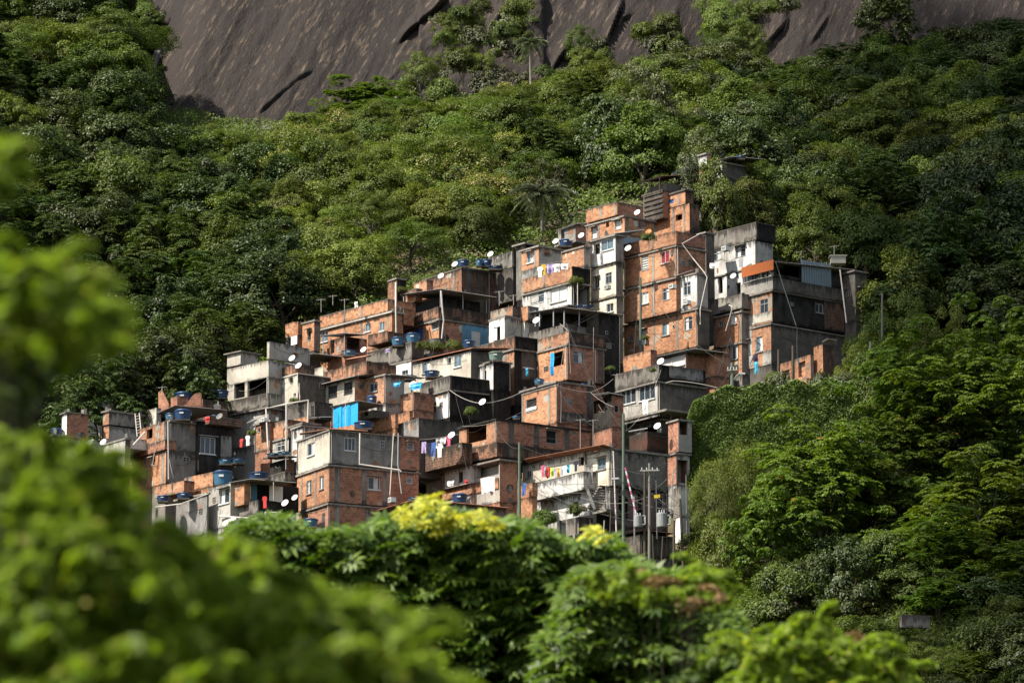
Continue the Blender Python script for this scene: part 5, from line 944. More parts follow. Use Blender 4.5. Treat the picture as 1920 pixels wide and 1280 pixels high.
PTS = [(1201, 525, 316.8), (1065, 610, 308), (1044, 718, 302), (931, 786, 295.6), (974, 832, 285.8), (1169, 800, 284), (1235, 685, 304), (843, 705, 304.5), (751, 812, 294), (618, 806, 291.5), (687, 678, 305), (558, 690, 307.5), (823, 575, 318), (1373, 684, 301.8), (864, 790, 297)]
PTS.sort()
for i in range(17):
    j = random.randrange(len(PTS) - 2); a, b = PTS[j], PTS[j + random.choice((1, 2))]; a = (a[0] + random.uniform(-6, 6), a[1] + random.uniform(-6, 10), a[2]); b = (b[0] + random.uniform(-6, 6), b[1] + random.uniform(-6, 10), b[2])
    wire([a, b], random.choice((.009, .012, .014)), random.choice(('wire', 'wire', 'wire_pale')), 'thin cable strung from house to house across the village, ' + next(CW) + ' of many', group='cables strung between the houses', sag=random.uniform(.015, .06))
# aerials
for x, y0, y1, Y, t in ((646, 560, 592, 316, 'thin aerial mast on the long brick parapet'), (602, 560, 585, 322, 'left aerial mast on the long brick parapet'), (624, 553, 572, 321, 'second aerial mast on the long brick parapet'), (304, 724, 738, 305, 'television aerial on the ruined gable'), (936, 545, 573, 314, 'leaning aerial on the white house roof'), (963, 552, 572, 313, 'pink aerial cross beside the white house'), (1112, 786, 840, 296, 'slim mast above the chequered brick house side'), (1088, 785, 850, 295, 'tall aerial mast over the cream balcony roof'), (1502, 470, 490, 316, 'aerial on the roof of the dark corner house'), (1564, 460, 485, 317, 'short post over the cement tank'), (1157, 700, 735, 301, 'tilted pipe by the black side wall')):
    o = empty('aerial', P(x, y1, Y), t, 'aerial', 'aerials on the roofs'); mb = MB(); mb.tube([P(x, y1, Y), P(x, y0, Y)], 0.028, 5); mb.build('mast', 'metal_pale', o, o.location)
    mb = MB(); c = P(x, y0 + 2, Y); d = Vector((.8, -.5, 0)).normalized(); mb.tube([c - d * .45, c + d * .45], .018, 4)
    for k in (-.4, -.15, .1, .35): e_ = Vector((.3, .5, 0)).normalized() * (.28 - abs(k) * .2); mb.tube([c + d * k - e_, c + d * k + e_], .012, 4)
    mb.build('antenna', 'metal_pale', o, o.location)
# ladder
o = empty('ladder', P(257, 818, 303), 'wooden ladder leaning on the two tier plastered house', 'ladder'); mb = MB()
a0, a1, b0, b1 = P(257, 818, 302.6), P(253, 775, 303.6), P(265, 814, 302.6), P(261, 774, 303.6); mb.bar(a0, a1, .06); mb.build('rail', 'pvc', o, o.location); mb = MB(); mb.bar(b0, b1, .06); mb.build('rail', 'pvc', o, o.location)
for k in range(1, 8): mb = MB(); mb.bar(a0.lerp(a1, k / 8), b0.lerp(b1, k / 8), .04); mb.build('rung', 'pvc', o, o.location)
# ================================================================ hillside
NEAR = [(0, -2.2), (40, -7), (120, -9), (200, 2)]
PROF = [(-400, NEAR + [(250, 24), (300, 50), (480, 160), (560, 200)]),
        (150, NEAR + [(250, 22), (290, 40), (303, 46.5), (315, 54), (400, 101), (445, 130), (560, 200)]),
        (300, NEAR + [(250, 22), (290, 40), (301, 45.5), (316, 56), (400, 99), (440, 115), (470, 122), (560, 140)]),
        (500, NEAR + [(250, 20), (285, 35), (298, 43), (312, 53), (322, 62), (345, 75), (400, 98), (440, 113), (470, 118), (560, 130)]),
        (900, NEAR + [(250, 18), (283, 33), (297, 44), (326, 66), (340, 75), (352, 82), (400, 100), (440, 117), (470, 120), (560, 130)]),
        (1250, NEAR + [(250, 18), (276, 29), (291, 39), (300, 46), (322, 59), (334, 70), (354, 86), (400, 103), (440, 117), (470, 122), (560, 130)]),
        (1450, NEAR + [(240, 20), (270, 33), (298, 48), (302, 52), (312, 57), (324, 62), (336, 73), (345, 80), (400, 104), (440, 120), (470, 128), (560, 140)]),
        (1750, NEAR + [(230, 22), (260, 33), (290, 47), (310, 58), (340, 75), (400, 106), (440, 124), (480, 138), (560, 150)]),
        (2600, NEAR + [(230, 25), (300, 60), (400, 112), (560, 180)])]
_t = np.array([p[0] for p in PROF], float)
_hn = [(0.9, 0.045, 0.3), (0.5, 0.11, 1.7), (0.25, 0.23, 4.1)]
def ground_np(X, Y):
    X = np.asarray(X, float); Y = np.asarray(Y, float); t = X / np.maximum(Y, 1) * FPX + 960
    Z = np.array([np.interp(Y, [q[0] for q in p[1]], [q[1] for q in p[1]]) for p in PROF])
    t = np.clip(t, _t[0], _t[-1] - 1e-3); i = np.clip(np.searchsorted(_t, t, side='right') - 1, 0, len(_t) - 2)
    f = (t - _t[i]) / (_t[i + 1] - _t[i]); f = f * f * (3 - 2 * f)
    z = np.take_along_axis(Z, i[None], 0)[0] * (1 - f) + np.take_along_axis(Z, (i + 1)[None], 0)[0] * f
    for a, k, ph in _hn: z = z + a * np.sin(X * k + ph + Y * k * 0.6) * np.cos(Y * k * 1.1 - ph) * np.clip(Y / 150, 0, 1)
    return z
def ground(x, y): return float(ground_np(np.array([x]), np.array([y]))[0])
xs = np.arange(-190, 191, 2.0); ys = np.concatenate([np.arange(-30, 230, 8.0), np.arange(230, 560, 2.0)])
GX, GY = np.meshgrid(xs, ys); GZ = ground_np(GX.ravel(), np.maximum(GY.ravel(), 0))
nx, ny = len(xs), len(ys); ii = (np.arange(ny - 1)[:, None] * nx + np.arange(nx - 1)[None]).ravel()
m, n, l, b = newmat('soil'); no = n.new('ShaderNodeTexNoise'); tc = n.new('ShaderNodeTexCoord'); no.inputs['Scale'].default_value = 0.5; no.inputs['Detail'].default_value = 8; l.new(tc.outputs['Object'], no.inputs['Vector'])
r_ = ramp(n, 0.42, 0.62, (0.035, 0.045, 0.016, 1), (0.14, 0.10, 0.06, 1)); l.new(no.outputs['Fac'], r_.inputs[0]); l.new(r_.outputs[0], b.inputs['Base Color']); b.inputs['Roughness'].default_value = 1
o = np_mesh('hillside', np.stack([GX.ravel(), GY.ravel(), GZ], 1), np.stack([ii, ii + 1, ii + nx + 1, ii + nx], 1), 'soil', smooth=True); o['kind'] = 'structure'

# ---------------------------------------------------------------- rock face
def pxs(t, Y): return (t - 960) / FPX * Y
CRACK = [([(738, 92), (760, 72), (790, 48), (840, 14)], 30, 1.3), ([(465, 225), (520, 178), (548, 155), (580, 138)], 22, .45), ([(325, 250), (340, 190), (400, 100), (440, 20)], 30, 0.15), ([(1035, 145), (1060, 115), (1075, 90)], 40, 1.6),
         ([(1135, 110), (1160, 55), (1180, 5)], 40, 1.6), ([(1165, 55), (1195, 38)], 25, .8), ([(1400, 140), (1450, 95), (1500, 42)], 40, 1.2), ([(1535, 95), (1580, 30)], 18, .6), ([(600, 240), (700, 190), (760, 120)], 26, .25), ([(1225, 100), (1260, 75), (1285, 40)], 34, 1.8)]
cx_ = np.arange(-55, 75, 0.22); cz_ = np.arange(100, 170, 0.22); CXg, CZg = np.meshgrid(cx_, cz_)
CYg = 449 + (CZg - 112) * 0.62
tt = CXg / CYg * FPX + 960; ez = np.degrees(np.arctan(CZg / CYg)); yy = 640 - np.tan(np.radians(ez) - PITCH) * FPX
edge_ = 275 + (210 - yy) * .29; CYg = CYg + np.clip((edge_ - tt) / 100, 0, 9) * 9 + np.clip((edge_ + 60 - tt) / 60, 0, 1) ** 2 * 2
s_ = (CXg * 0.93 + -CZg * 0.36)                       # across the slanting strata
al = (CXg * 0.36 + CZg * 0.93)
def vn(a, b_, seed):                                   # smooth value noise
    r = np.random.default_rng(seed).random((64, 64)); i = np.floor(a).astype(int); j = np.floor(b_).astype(int); fa = a - i; fb = b_ - j; fa = fa * fa * (3 - 2 * fa); fb = fb * fb * (3 - 2 * fb)
    g = lambda p, q: r[p % 64, q % 64]; return (g(i, j) * (1 - fa) + g(i + 1, j) * fa) * (1 - fb) + (g(i, j + 1) * (1 - fa) + g(i + 1, j + 1) * fa) * fb
CYg -= 2.0 * vn(s_ / 11, al / 40, 1) + 0.55 * vn(s_ / 3.6, al / 22, 2) + 0.30 * vn(s_ / 1.2, al / 9, 3) + 0.16 * vn(s_ / 0.6, al / 3, 4)
CYg -= np.where((tt > 780) & (tt < 1020), 1.6 * vn(s_ / 2.0, al / 2.4, 8) + 0.6 * vn(s_ / .8, al / .9, 9), 0)
for pl, hgt, amt in CRACK:
    ex = np.interp(tt, [p[0] for p in pl], [p[1] for p in pl]); inside = (tt > pl[0][0]) & (tt < pl[-1][0]); dy_ = ex - yy
    ends = np.clip(np.minimum(tt - pl[0][0], pl[-1][0] - tt) / 14, 0, 1); CYg -= np.where(inside & (dy_ > 0) & (dy_ < hgt), amt * np.clip(dy_ / 5, 0, 1) * (1 - dy_ / hgt) * ends * (.6 + .8 * vn(tt / 17, yy / 23, 12)), 0); CYg += np.where(inside & (dy_ <= 0) & (dy_ > -5), 0.5 * amt * (1 + dy_ / 5) * ends, 0)
m, n, l, b = newmat('rock'); tc = n.new('ShaderNodeTexCoord')
def rn(scale, sx, sy, det=7, ro=0.65, ang=21):
    mp = n.new('ShaderNodeMapping'); mp.inputs['Rotation'].default_value = (0, R(-ang), 0); mp2 = n.new('ShaderNodeMapping'); mp2.inputs['Scale'].default_value = (sx, 0.3, sy)
    l.new(tc.outputs['Object'], mp.inputs['Vector']); l.new(mp.outputs[0], mp2.inputs['Vector']); no = n.new('ShaderNodeTexNoise'); no.inputs['Scale'].default_value = scale; no.inputs['Detail'].default_value = det; no.inputs['Roughness'].default_value = ro; l.new(mp2.outputs[0], no.inputs['Vector']); return no.outputs['Fac']
def mixc(f, a, c):
    mx = n.new('ShaderNodeMix'); mx.data_type = 'RGBA'; l.new(f, mx.inputs[0])
    for k, v in ((6, a), (7, c)):
        if isinstance(v, tuple): mx.inputs[k].default_value = (*v, 1)
        else: l.new(v, mx.inputs[k])
    return mx.outputs[2]
ra = ramp(n, 0.35, 0.65); l.new(rn(0.12, 1, 0.25), ra.inputs[0]); base = mixc(ra.outputs[0], (0.0115, 0.0078, 0.0062), (0.0265, 0.0185, 0.0145))
rb = ramp(n, 0.54, 0.68); l.new(rn(1.8, 1, 0.022, 9, 0.72), rb.inputs[0]); base = mixc(rb.outputs[0], base, (0.125, 0.090, 0.060))
rc = ramp(n, 0.56, 0.62); l.new(rn(3.0, 1, 0.025, 8, 0.72), rc.inputs[0]); base = mixc(rc.outputs[0], base, (0.018, 0.013, 0.012))
rd = ramp(n, 0.66, 0.72); l.new(rn(0.16, 1, 0.3, 8, 0.75, 10), rd.inputs[0]); base = mixc(rd.outputs[0], base, (0.08, 0.08, 0.025))
l.new(base, b.inputs['Base Color']); b.inputs['Roughness'].default_value = 0.75; b.inputs['Specular IOR Level'].default_value = 0.25
bp = n.new('ShaderNodeBump'); bp.inputs['Strength'].default_value = 0.8; bp.inputs['Distance'].default_value = 0.5; l.new(rn(1.2, 1, 0.5, 10, 0.7), bp.inputs['Height']); l.new(bp.outputs[0], b.inputs['Normal'])
nx, ny = len(cx_), len(cz_); ii = (np.arange(ny - 1)[:, None] * nx + np.arange(nx - 1)[None]).ravel()
o = np_mesh('cliff', np.stack([CXg.ravel(), CYg.ravel(), CZg.ravel()], 1), np.stack([ii, ii + 1, ii + nx + 1, ii + nx], 1), 'rock', smooth=True); o['kind'] = 'structure'
def cliffY(x, y):
    i = np.argmin((tt.ravel() - x) ** 2 + (yy.ravel() - y) ** 2); return float(CYg.ravel()[i])

# ---------------------------------------------------------------- foliage
def rand_dirs(k, up=-1.0):
    v = rng.normal(size=(k * 3, 3)); v /= np.linalg.norm(v, axis=1)[:, None]; v = v[v[:, 2] > up]
    while len(v) < k: v = np.concatenate([v, v])
    return v[:k]
def leaves(cent, nrm, L, W, droop=0.0, axis=None):
    """folded diamond leaves: centres, normals -> vertices and quads"""
    k = len(cent); a = rng.normal(size=(k, 3)) if axis is None else axis + rng.normal(size=(k, 3)) * 0.25
    a[:, 2] -= droop; a -= nrm * (a * nrm).sum(1)[:, None]; a /= np.linalg.norm(a, axis=1)[:, None] + 1e-9
    s = np.cross(nrm, a); l_ = (L * rng.uniform(0.7, 1.3, k))[:, None]; w_ = (W * rng.uniform(0.7, 1.3, k))[:, None]; f = nrm * (w_ * 0.25)
    V = np.stack([cent - a * l_ * 0.5, cent + s * w_ * 0.5 + f - a * l_ * 0.05, cent + a * l_ * 0.5 - f * 0.6, cent - s * w_ * 0.5 + f - a * l_ * 0.05], 1).reshape(-1, 3)
    return V, np.arange(4 * k).reshape(-1, 4)
def clump_leaves(C, rad, per, L, W, flat=0.75, up=0.55, jit=0.55, droop=0.1, lo=-0.55, cen=None):
    """leaves on the shells of clumps C with radii rad"""
    C = np.asarray(C, float); k = len(C); idx = np.repeat(np.arange(k), per); d = rand_dirs(len(idx), lo); r = np.asarray(rad, float)[idx] * rng.uniform(0.55, 1.08, len(idx))
    off = d * r[:, None]; off[:, 2] *= flat; cd = 0 if cen is None else ((C - cen) / (np.linalg.norm(C - cen, axis=1)[:, None] + 1e-6))[idx] * .55; nn_ = d * (.9 if cen is None else .6) + cd + np.array([0, 0, up]) + rng.normal(size=d.shape) * jit; nn_ /= np.linalg.norm(nn_, axis=1)[:, None]
    return leaves(C[idx] + off, nn_, L, W, droop)
def rosettes(C, Rn, L, W, q=8, droop=0.5):
    """whorls of long leaves round a shoot tip"""
    C = np.asarray(C); k = len(C); idx = np.repeat(np.arange(k), q); a = np.tile(np.arange(q) / q * 2 * np.pi, k) + rng.uniform(0, 6, k)[idx]
    n0 = np.asarray(Rn)[idx]; ref = np.cross(n0, np.array([0.3, 0.9, 0.1])); ref /= np.linalg.norm(ref, axis=1)[:, None]; r2 = np.cross(n0, ref)
    d = ref * np.cos(a)[:, None] + r2 * np.sin(a)[:, None]; ax = d + n0 * 0.2 - np.array([0, 0, droop]); ax /= np.linalg.norm(ax, axis=1)[:, None]
    nn_ = n0 + d * 0.25 + rng.normal(size=d.shape) * 0.2; nn_ -= ax * (nn_ * ax).sum(1)[:, None]; nn_ /= np.linalg.norm(nn_, axis=1)[:, None]
    return leaves(C[idx] + ax * L * 0.55, nn_, L, W, 0, ax)
def limbs(root, top, targets, r0, curve=0.25, name='trunk', mat='bark', parent=None, r1=0.03):
    mb = MB(); root = Vector(root); top = Vector(top); mid = root.lerp(top, 0.5) + Vector((rng.normal() * curve, rng.normal() * curve, 0))
    mb.tube([root, mid, top], [r0, r0 * 0.8, r0 * 0.6], 8)
    for t in targets:
        t = Vector(t); f = rng.uniform(0.45, 1.0); a = root.lerp(mid, f * 2) if f < 0.5 else mid.lerp(top, f * 2 - 1); m_ = a.lerp(t, 0.5) + Vector((0, 0, (t - a).length * 0.1))
        mb.tube([a, m_, t], [r0 * 0.38, r0 * 0.25, r1], 5)
    return mb.build(name, mat, parent)
KIND = {}
def make_tree(kind, R3, H0, nc, cr, per, L, W, leaf, flat=0.75, shell=0.7, lo=-0.6, bark='bark', up=0.55, layered=0, droop=0.1, ros=False, lump=0.3):
    out = []
    for v in range(2):
        root = empty('tree', (0, 0, 0), 'x', 'tree'); d = rand_dirs(nc, lo); ph = rng.uniform(0, 6, 3)
        lob = 1 + lump * (np.sin(d[:, 0] * 3.1 + ph[0]) * np.cos(d[:, 1] * 3.7 + ph[1]) + 0.6 * np.sin(d[:, 2] * 5 + d[:, 0] * 4 + ph[2]))
        C = d * np.array(R3) * (lob * (shell + (1 - shell) * rng.random(nc)))[:, None]
        if layered: C[:, 2] = np.round(C[:, 2] / layered) * layered * .5 + C[:, 2] * .5 + rng.normal(size=nc) * 0.2
        C[:, 2] += H0; rad = cr * rng.uniform(0.6, 1.35, nc)
        if ros:
            idx = np.repeat(np.arange(nc), per); dd = rand_dirs(len(idx), -0.15); off = dd * rad[idx][:, None]; off[:, 2] *= flat; n0 = dd * 0.5 + np.array([0, 0, 0.9]); n0 /= np.linalg.norm(n0, axis=1)[:, None]
            V, Fq = rosettes(C[idx] + off, n0, L, W, 7, droop)
        else: V, Fq = clump_leaves(C, rad, per, L, W, flat, up * .8, 0.32, droop, cen=np.array([0, 0, H0 - R3[2] * .5]))
        limbs((0, 0, -1.2), (rng.normal() * .3, rng.normal() * .3, H0 * 0.9), [tuple(C[i]) for i in rng.choice(nc, 10)], 0.05 * H0 ** 0.9, mat=bark, parent=root)
        np_mesh('crown', V, Fq, leaf, root); out.append((root, H0 + R3[2]))
    KIND[kind] = [out, 0]
make_tree('dark', (3.6, 3.6, 3.3), 3.4, 85, 0.85, 170, 0.27, 0.155, 'leaf_dark')
make_tree('mid', (3.5, 3.5, 3.0), 3.1, 80, 0.85, 190, 0.24, 0.13, 'leaf_mid')
make_tree('olive', (3.3, 3.3, 3.0), 3.2, 90, 0.75, 180, 0.21, 0.12, 'leaf_olive')
make_tree('pale', (3.3, 3.3, 2.8), 2.9, 90, 0.75, 200, 0.19, 0.1, 'leaf_pale', up=.7)
make_tree('bloom', (3.4, 3.4, 2.8), 3.0, 80, 0.8, 170, 0.21, 0.135, 'leaf_bloom', up=.8)
make_tree('glossy', (3.4, 3.4, 3.4), 3.5, 80, 0.8, 26, 0.31, 0.125, 'leaf_glossy', ros=True, droop=.35)
make_tree('umbrella', (4.0, 4.0, 2.1), 3.9, 75, 0.95, 150, .19, .10, 'leaf_mid', flat=.38, layered=.75, up=.9)
make_tree('sparse', (3.8, 3.8, 2.8), 5.0, 46, 0.7, 130, 0.25, 0.14, 'leaf_silver', bark='bark_pale', shell=.5)
make_tree('almond', (4.2, 4.2, 3.9), 4.4, 130, 0.85, 22, 0.29, 0.16, 'leaf_almond', flat=.55, layered=.8, ros=True, droop=.25, shell=.5, lo=-.7, lump=.45)
make_tree('feather', (3.0, 3.0, 3.2), 4.2, 80, 0.9, 170, .24, .05, 'leaf_pale', flat=1, droop=.7, up=.3)
make_tree('bush', (1.7, 1.7, 1.2), 1.1, 34, 0.6, 130, 0.2, 0.11, 'leaf_mid', lo=-.1)
make_tree('palebush', (1.6, 1.6, 1.2), 1.1, 30, 0.6, 60, .34, .16, 'leaf_silver', lo=-.1)
# palm
def make_palm():
    root = empty('palm_tree', (0, 0, 0), 'x', 'palm tree'); mb = MB(); mb.tube([(0, 0, -1), (.1, 0, 3), (.05, .05, 6.6)], [.2, .15, .14], 9); mb.build('trunk', 'bark_pale', root); Vs = []; Fs = []; k0 = 0; st = MB()
    for i in range(38):
        a = i * 2.4; e = rng.uniform(-.35, 1.3); Lf = rng.uniform(2.6, 3.3); pts = []
        for j in range(15):
            s = j / 14 * Lf; th = e - s * 0.55; r_ = s * math.cos(e - s * .22); pts.append(np.array([math.cos(a) * r_, math.sin(a) * r_, 6.7 + s * math.sin(e) - 0.24 * s * s]))
        st.tube([Vector(p) for p in pts[::3]], [.03, .025, .02, .014, .008], 4, cap=False)
        P_ = np.array(pts); c = []; ax = []
        for j in range(1, 15):
            t_ = P_[j] - P_[j - 1]; t_ /= np.linalg.norm(t_); side = np.cross(t_, [0, 0, 1]); side /= np.linalg.norm(side) + 1e-6
            for q in range(3):
                for sg in (-1, 1): base = P_[j - 1] + (P_[j] - P_[j - 1]) * q / 3; d = side * sg * .75 + t_ * .5 - np.array([0, 0, .55]); d /= np.linalg.norm(d); c.append(base + d * .33); ax.append(d)
        c = np.array(c); ax = np.array(ax); nn_ = np.cross(ax, rng.normal(size=ax.shape) * .3 + np.array([math.cos(a), math.sin(a), 0])); nn_ /= np.linalg.norm(nn_, axis=1)[:, None]
        V, Fq = leaves(c, nn_, .8, .06, 0, ax); Vs.append(V); Fs.append(Fq + k0); k0 += len(V)
    st.build('frond_stem', 'bark', root)['kind'] = 'stuff'; np_mesh('crown', np.concatenate(Vs), np.concatenate(Fs), 'leaf_palm', root); KIND['palm'] = [[(root, 8.2)], 0]
make_palm()
WORDS = {'dark': ('broadleaf_tree', 'dark green dense tree', 'dark broadleaf trees'), 'mid': ('broadleaf_tree', 'fresh green bushy tree', 'fresh green trees'), 'olive': ('olive_green_tree', 'olive green tree', 'olive green trees'),
         'pale': ('light_green_tree', 'light green feathery tree', 'light green trees'), 'bloom': ('blossoming_tree', 'pale blossoming tree', 'blossoming trees'), 'glossy': ('glossy_leaved_tree', 'glossy leaved tree', 'glossy leaved trees'),
         'umbrella': ('umbrella_tree', 'umbrella crowned tree', 'umbrella crowned trees'), 'sparse': ('silvery_tree', 'silvery open tree', 'silvery leaved trees'), 'almond': ('almond_tree', 'big leaved layered tree', 'layered almond trees'),
         'feather': ('feathery_tree', 'feathery tree with thin drooping leaves', 'feathery trees'), 'bush': ('bush', 'rounded green bush', 'green bushes'), 'palebush': ('papaya_bush', 'pale broad leaved bush', 'pale leaved bushes'), 'palm': ('palm_tree', 'palm tree with arching fronds', 'palm trees')}
NT = 0
def plant(kind, loc, sc, where, rz=None):
    global NT
    lst = KIND[kind]; root, H = lst[0][lst[1] % len(lst[0])]; lst[1] += 1
    o = root if lst[1] <= len(lst[0]) else clone(root); nm, words, grp = WORDS[kind]; o.name = nm; NT += 1
    o.location = loc; o.rotation_euler = (0, 0, rng.uniform(0, 6.28) if rz is None else rz); o.scale = sc if isinstance(sc, tuple) else (sc,) * 3
    o['label'] = words + ' ' + where; o['category'] = {'bush': 'bush', 'palebush': 'bush', 'palm': 'palm tree'}.get(kind, 'tree'); o['group'] = grp + ' on the slope'; return o
def fit(kind, x, ytop, wpx, Y, where, label=None, yb=None, cl=False):
    """a tree rooted on the ground whose crown top shows at (x, ytop) with the given width"""
    p = P(x, ytop, Y); zb = P(x, yb, Y).z if yb else ground(p.x, Y); H = KIND[kind][0][KIND[kind][1] % len(KIND[kind][0])][1]; w0 = {'palm': 5.6, 'bush': 4.2, 'palebush': 4, 'umbrella': 9.2, 'almond': 9.6}.get(kind, 7.6)
    sw = wpx / FPX * Y / w0; sz = min(max((p.z - zb) / H, sw * (1.0 if kind == 'palm' else 0.75)), sw * 1.9); o = plant(kind, (p.x, Y, p.z - H * sz), (sw, sw, sz), where)
    if label: o['label'] = label
    return o
# notable trees
fit('almond', 690, 148, 165, 438, 'on the rock foot', 'wide spreading tree with pale flecked leaves at the foot of the rock face')
fit('palm', 1018, 335, 125, 348, 'x', 'tall drooping palm tree standing behind the highest rooftops'); fit('palm', 995, 66, 62, 436, 'x', 'small palm tree hanging before the rock face', yb=150)
fit('sparse', 1330, 80, 210, 425, 'x', 'wide tree with light silvery leaf tips below the rock on the right'); fit('sparse', 1250, 110, 190, 415, 'x', 'broad silvery tree left of the widest silvery crown'); fit('sparse', 1360, 205, 190, 385, 'x', 'silvery tree with bare branches above the hilltop shack')
fit('sparse', 1315, 262, 130, 345, 'x', 'thin grey leaved tree spreading over the hilltop shack roof')
fit('glossy', 1665, -40, 110, 420, 'x', 'tall dark tree rising against the rock at the top right'); fit('glossy', 1560, 92, 130, 418, 'x', 'dark tree in front of the rock right of the pale streak')
fit('umbrella', 1085, 48, 62, 440, 'x', 'small round topped tree growing out of the rock', yb=120); fit('umbrella', 465, 408, 58, 385, 'x', 'small bright dome shaped tree in the middle of the left forest')
fit('umbrella', 820, 418, 150, 352, 'x', 'low domed tree just behind the row of blue tanks'); fit('umbrella', 160, 45, 180, 428, 'x', 'wide flat crowned tree near the top left corner'); fit('umbrella', 780, 575, 60, 335, 'x', 'hidden low tree behind the canopy house')
fit('dark', 410, 330, 170, 372, 'x', 'large blackish tree in the centre of the left forest'); fit('dark', 340, 610, 230, 318, 'x', 'big dark tree with drooping tufts left of the upper brick row'); fit('glossy', 180, 690, 190, 309, 'x', 'glossy dark tree behind the leftmost two tone house'); fit('glossy', 280, 640, 170, 313, 'x', 'glossy tree above the two tier plastered house'); fit('glossy', 370, 690, 130, 311, 'x', 'glossy tree just behind the ruined gables')
for q, (x, y, w_, Y, k, t) in enumerate(((968, 0, 60, 440, 'bush', 'bright bush at the top of the rock rib'), (950, 45, 55, 439, 'bush', 'yellowish bush hanging on the rock rib'), (900, 55, 60, 440, 'palebush', 'dry bush on the pale rock'), (860, 90, 80, 441, 'bush', 'olive bush low on the pale rock'), (790, 105, 90, 440, 'umbrella', 'spreading bush at the left foot of the pale rock'),
        (830, 60, 50, 444, 'bush', 'small bush beside the long dark crack'), (870, 10, 60, 446, 'bush', 'dark bush at the top left of the rock rib'), (900, 0, 50, 446, 'bush', 'scrub on the top of the rock rib'), (1210, 40, 60, 442, 'bush', 'bush on the small ledge of the right rock'), (1250, 30, 60, 442, 'bush', 'bush at the tip of the small ledge'),
        (1100, 90, 70, 438, 'olive', 'shrub under the round topped rock tree'), (1350, -10, 100, 440, 'pale', 'grassy shrub at the top of the green gully'), (1390, 40, 110, 437, 'umbrella', 'bright tree in the green gully'), (1350, 70, 110, 436, 'umbrella', 'second bright tree in the green gully'), (1440, 0, 50, 446, 'bush', 'tuft on the rock right of the gully'), (1470, -10, 60, 447, 'palebush', 'dry tuft above the pale streak'))):
    p = P(x, y, Y); Yc = min(Y, cliffY(x, y + w_ * .4) + 1.2); fit(k, x, y, w_, Yc, 'x', t, yb=y + w_ * (0.75 if k in ('bush', 'palebush') else 1.0))
q = 0
for x0, y0, x1, y1, nn2 in ((770, 110, 850, 150, 5), (820, 10, 940, 130, 18), (935, -10, 1000, 80, 10), (880, 90, 1000, 165, 8), (1070, 70, 1130, 130, 5), (1330, 0, 1440, 120, 12), (1190, 60, 1270, 80, 4), (1500, 110, 1640, 130, 5), (1620, -20, 1700, 60, 4), (700, 165, 780, 200, 3), (1000, 110, 1130, 145, 8), (1120, 95, 1340, 125, 9), (760, 150, 860, 195, 6), (205, -20, 325, 200, 60)):
    for _ in range(nn2):
        x, y = random.uniform(x0, x1), random.uniform(y0, y1); w_ = random.uniform(38, 92)
        if x0 == 205:
            w_ = random.uniform(50, 90)
            if x + w_ * .5 > 275 + (200 - y) * .29: continue
        if True:
            pass
        fit(random.choice(('bush', 'bush', 'palebush', 'olive')), x, y, w_, cliffY(x, y + w_ * .4) + .6, 'x', 'scrub in ' + ('broad' if w_ > 66 else 'small') + ' tufts ' + ('high' if y < (80 if y0 < 100 else 130) else 'low') + ' on the ' + ('pale rock rib' if x < 1020 else 'rock by the round tree' if x < 1150 else 'green gully' if x > 1300 and x < 1450 else 'left edge of the rock' if x < 330 else 'bare rock'), yb=y + w_ * .8)
for (x, y, w_, Y, k, t) in ((1400, 310, 150, 343, 'mid', 'leafy tree right of the hilltop shack'), (1300, 345, 60, 342, 'bush', 'bush at the shack corner'), (1345, 322, 120, 335, 'mid', 'bright leaved tree between the topmost brick house and the hilltop shack'), (1300, 300, 90, 336, 'sparse', 'thin branched silvery tree in front of the hilltop shack'), (1400, 345, 150, 338, 'olive', 'olive tree behind the blackened parapet'), (1240, 325, 60, 345, 'bush', 'scrub growing on the shack roof'),
        (1530, 380, 190, 334, 'olive', 'yellow green tree behind the dark corner house'), (1620, 395, 150, 332, 'mid', 'tree behind the cement tank'), (1500, 330, 150, 345, 'olive', 'olive tree above the blackened parapet house'), (1745, 410, 150, 322, 'glossy', 'tall column of glossy leaves right of the corner house'), (1700, 500, 150, 318, 'glossy', 'glossy tree right of the dark corner house'), (1850, 330, 240, 330, 'dark', 'large dark tree at the right edge'), (1880, 500, 200, 318, 'dark', 'deep dark tree at the right edge below'),
        (1690, 580, 150, 305, 'pale', 'light green shrubby tree in front of the dark corner house'), (1640, 600, 110, 307, 'mid', 'green shrub at the foot of the corner house'), (1610, 640, 90, 305, 'pale', 'pale shrub over the vine wall'), (1760, 600, 130, 305, 'pale', 'light shrub to the right of the grey pole'), (1660, 650, 130, 301, 'mid', 'bushy tree beside the short grey pole'),
        (1540, 700, 60, 305, 'palebush', 'papaya like bush at the brick ruin'), (1460, 700, 50, 305, 'palebush', 'pale climbing bush by the timber posts'), (1420, 725, 60, 303, 'palebush', 'pale leaves on top of the vine wall'), (1580, 705, 50, 304, 'palebush', 'pale leaves right of the brick ruin'), (1450, 700, 36, 306, 'bush', 'creeper climbing toward the corner house')):
    fit(k, x, y, w_, Y, 'x', t, yb=(y + w_ * 0.8 if k in ('bush', 'palebush') else None))
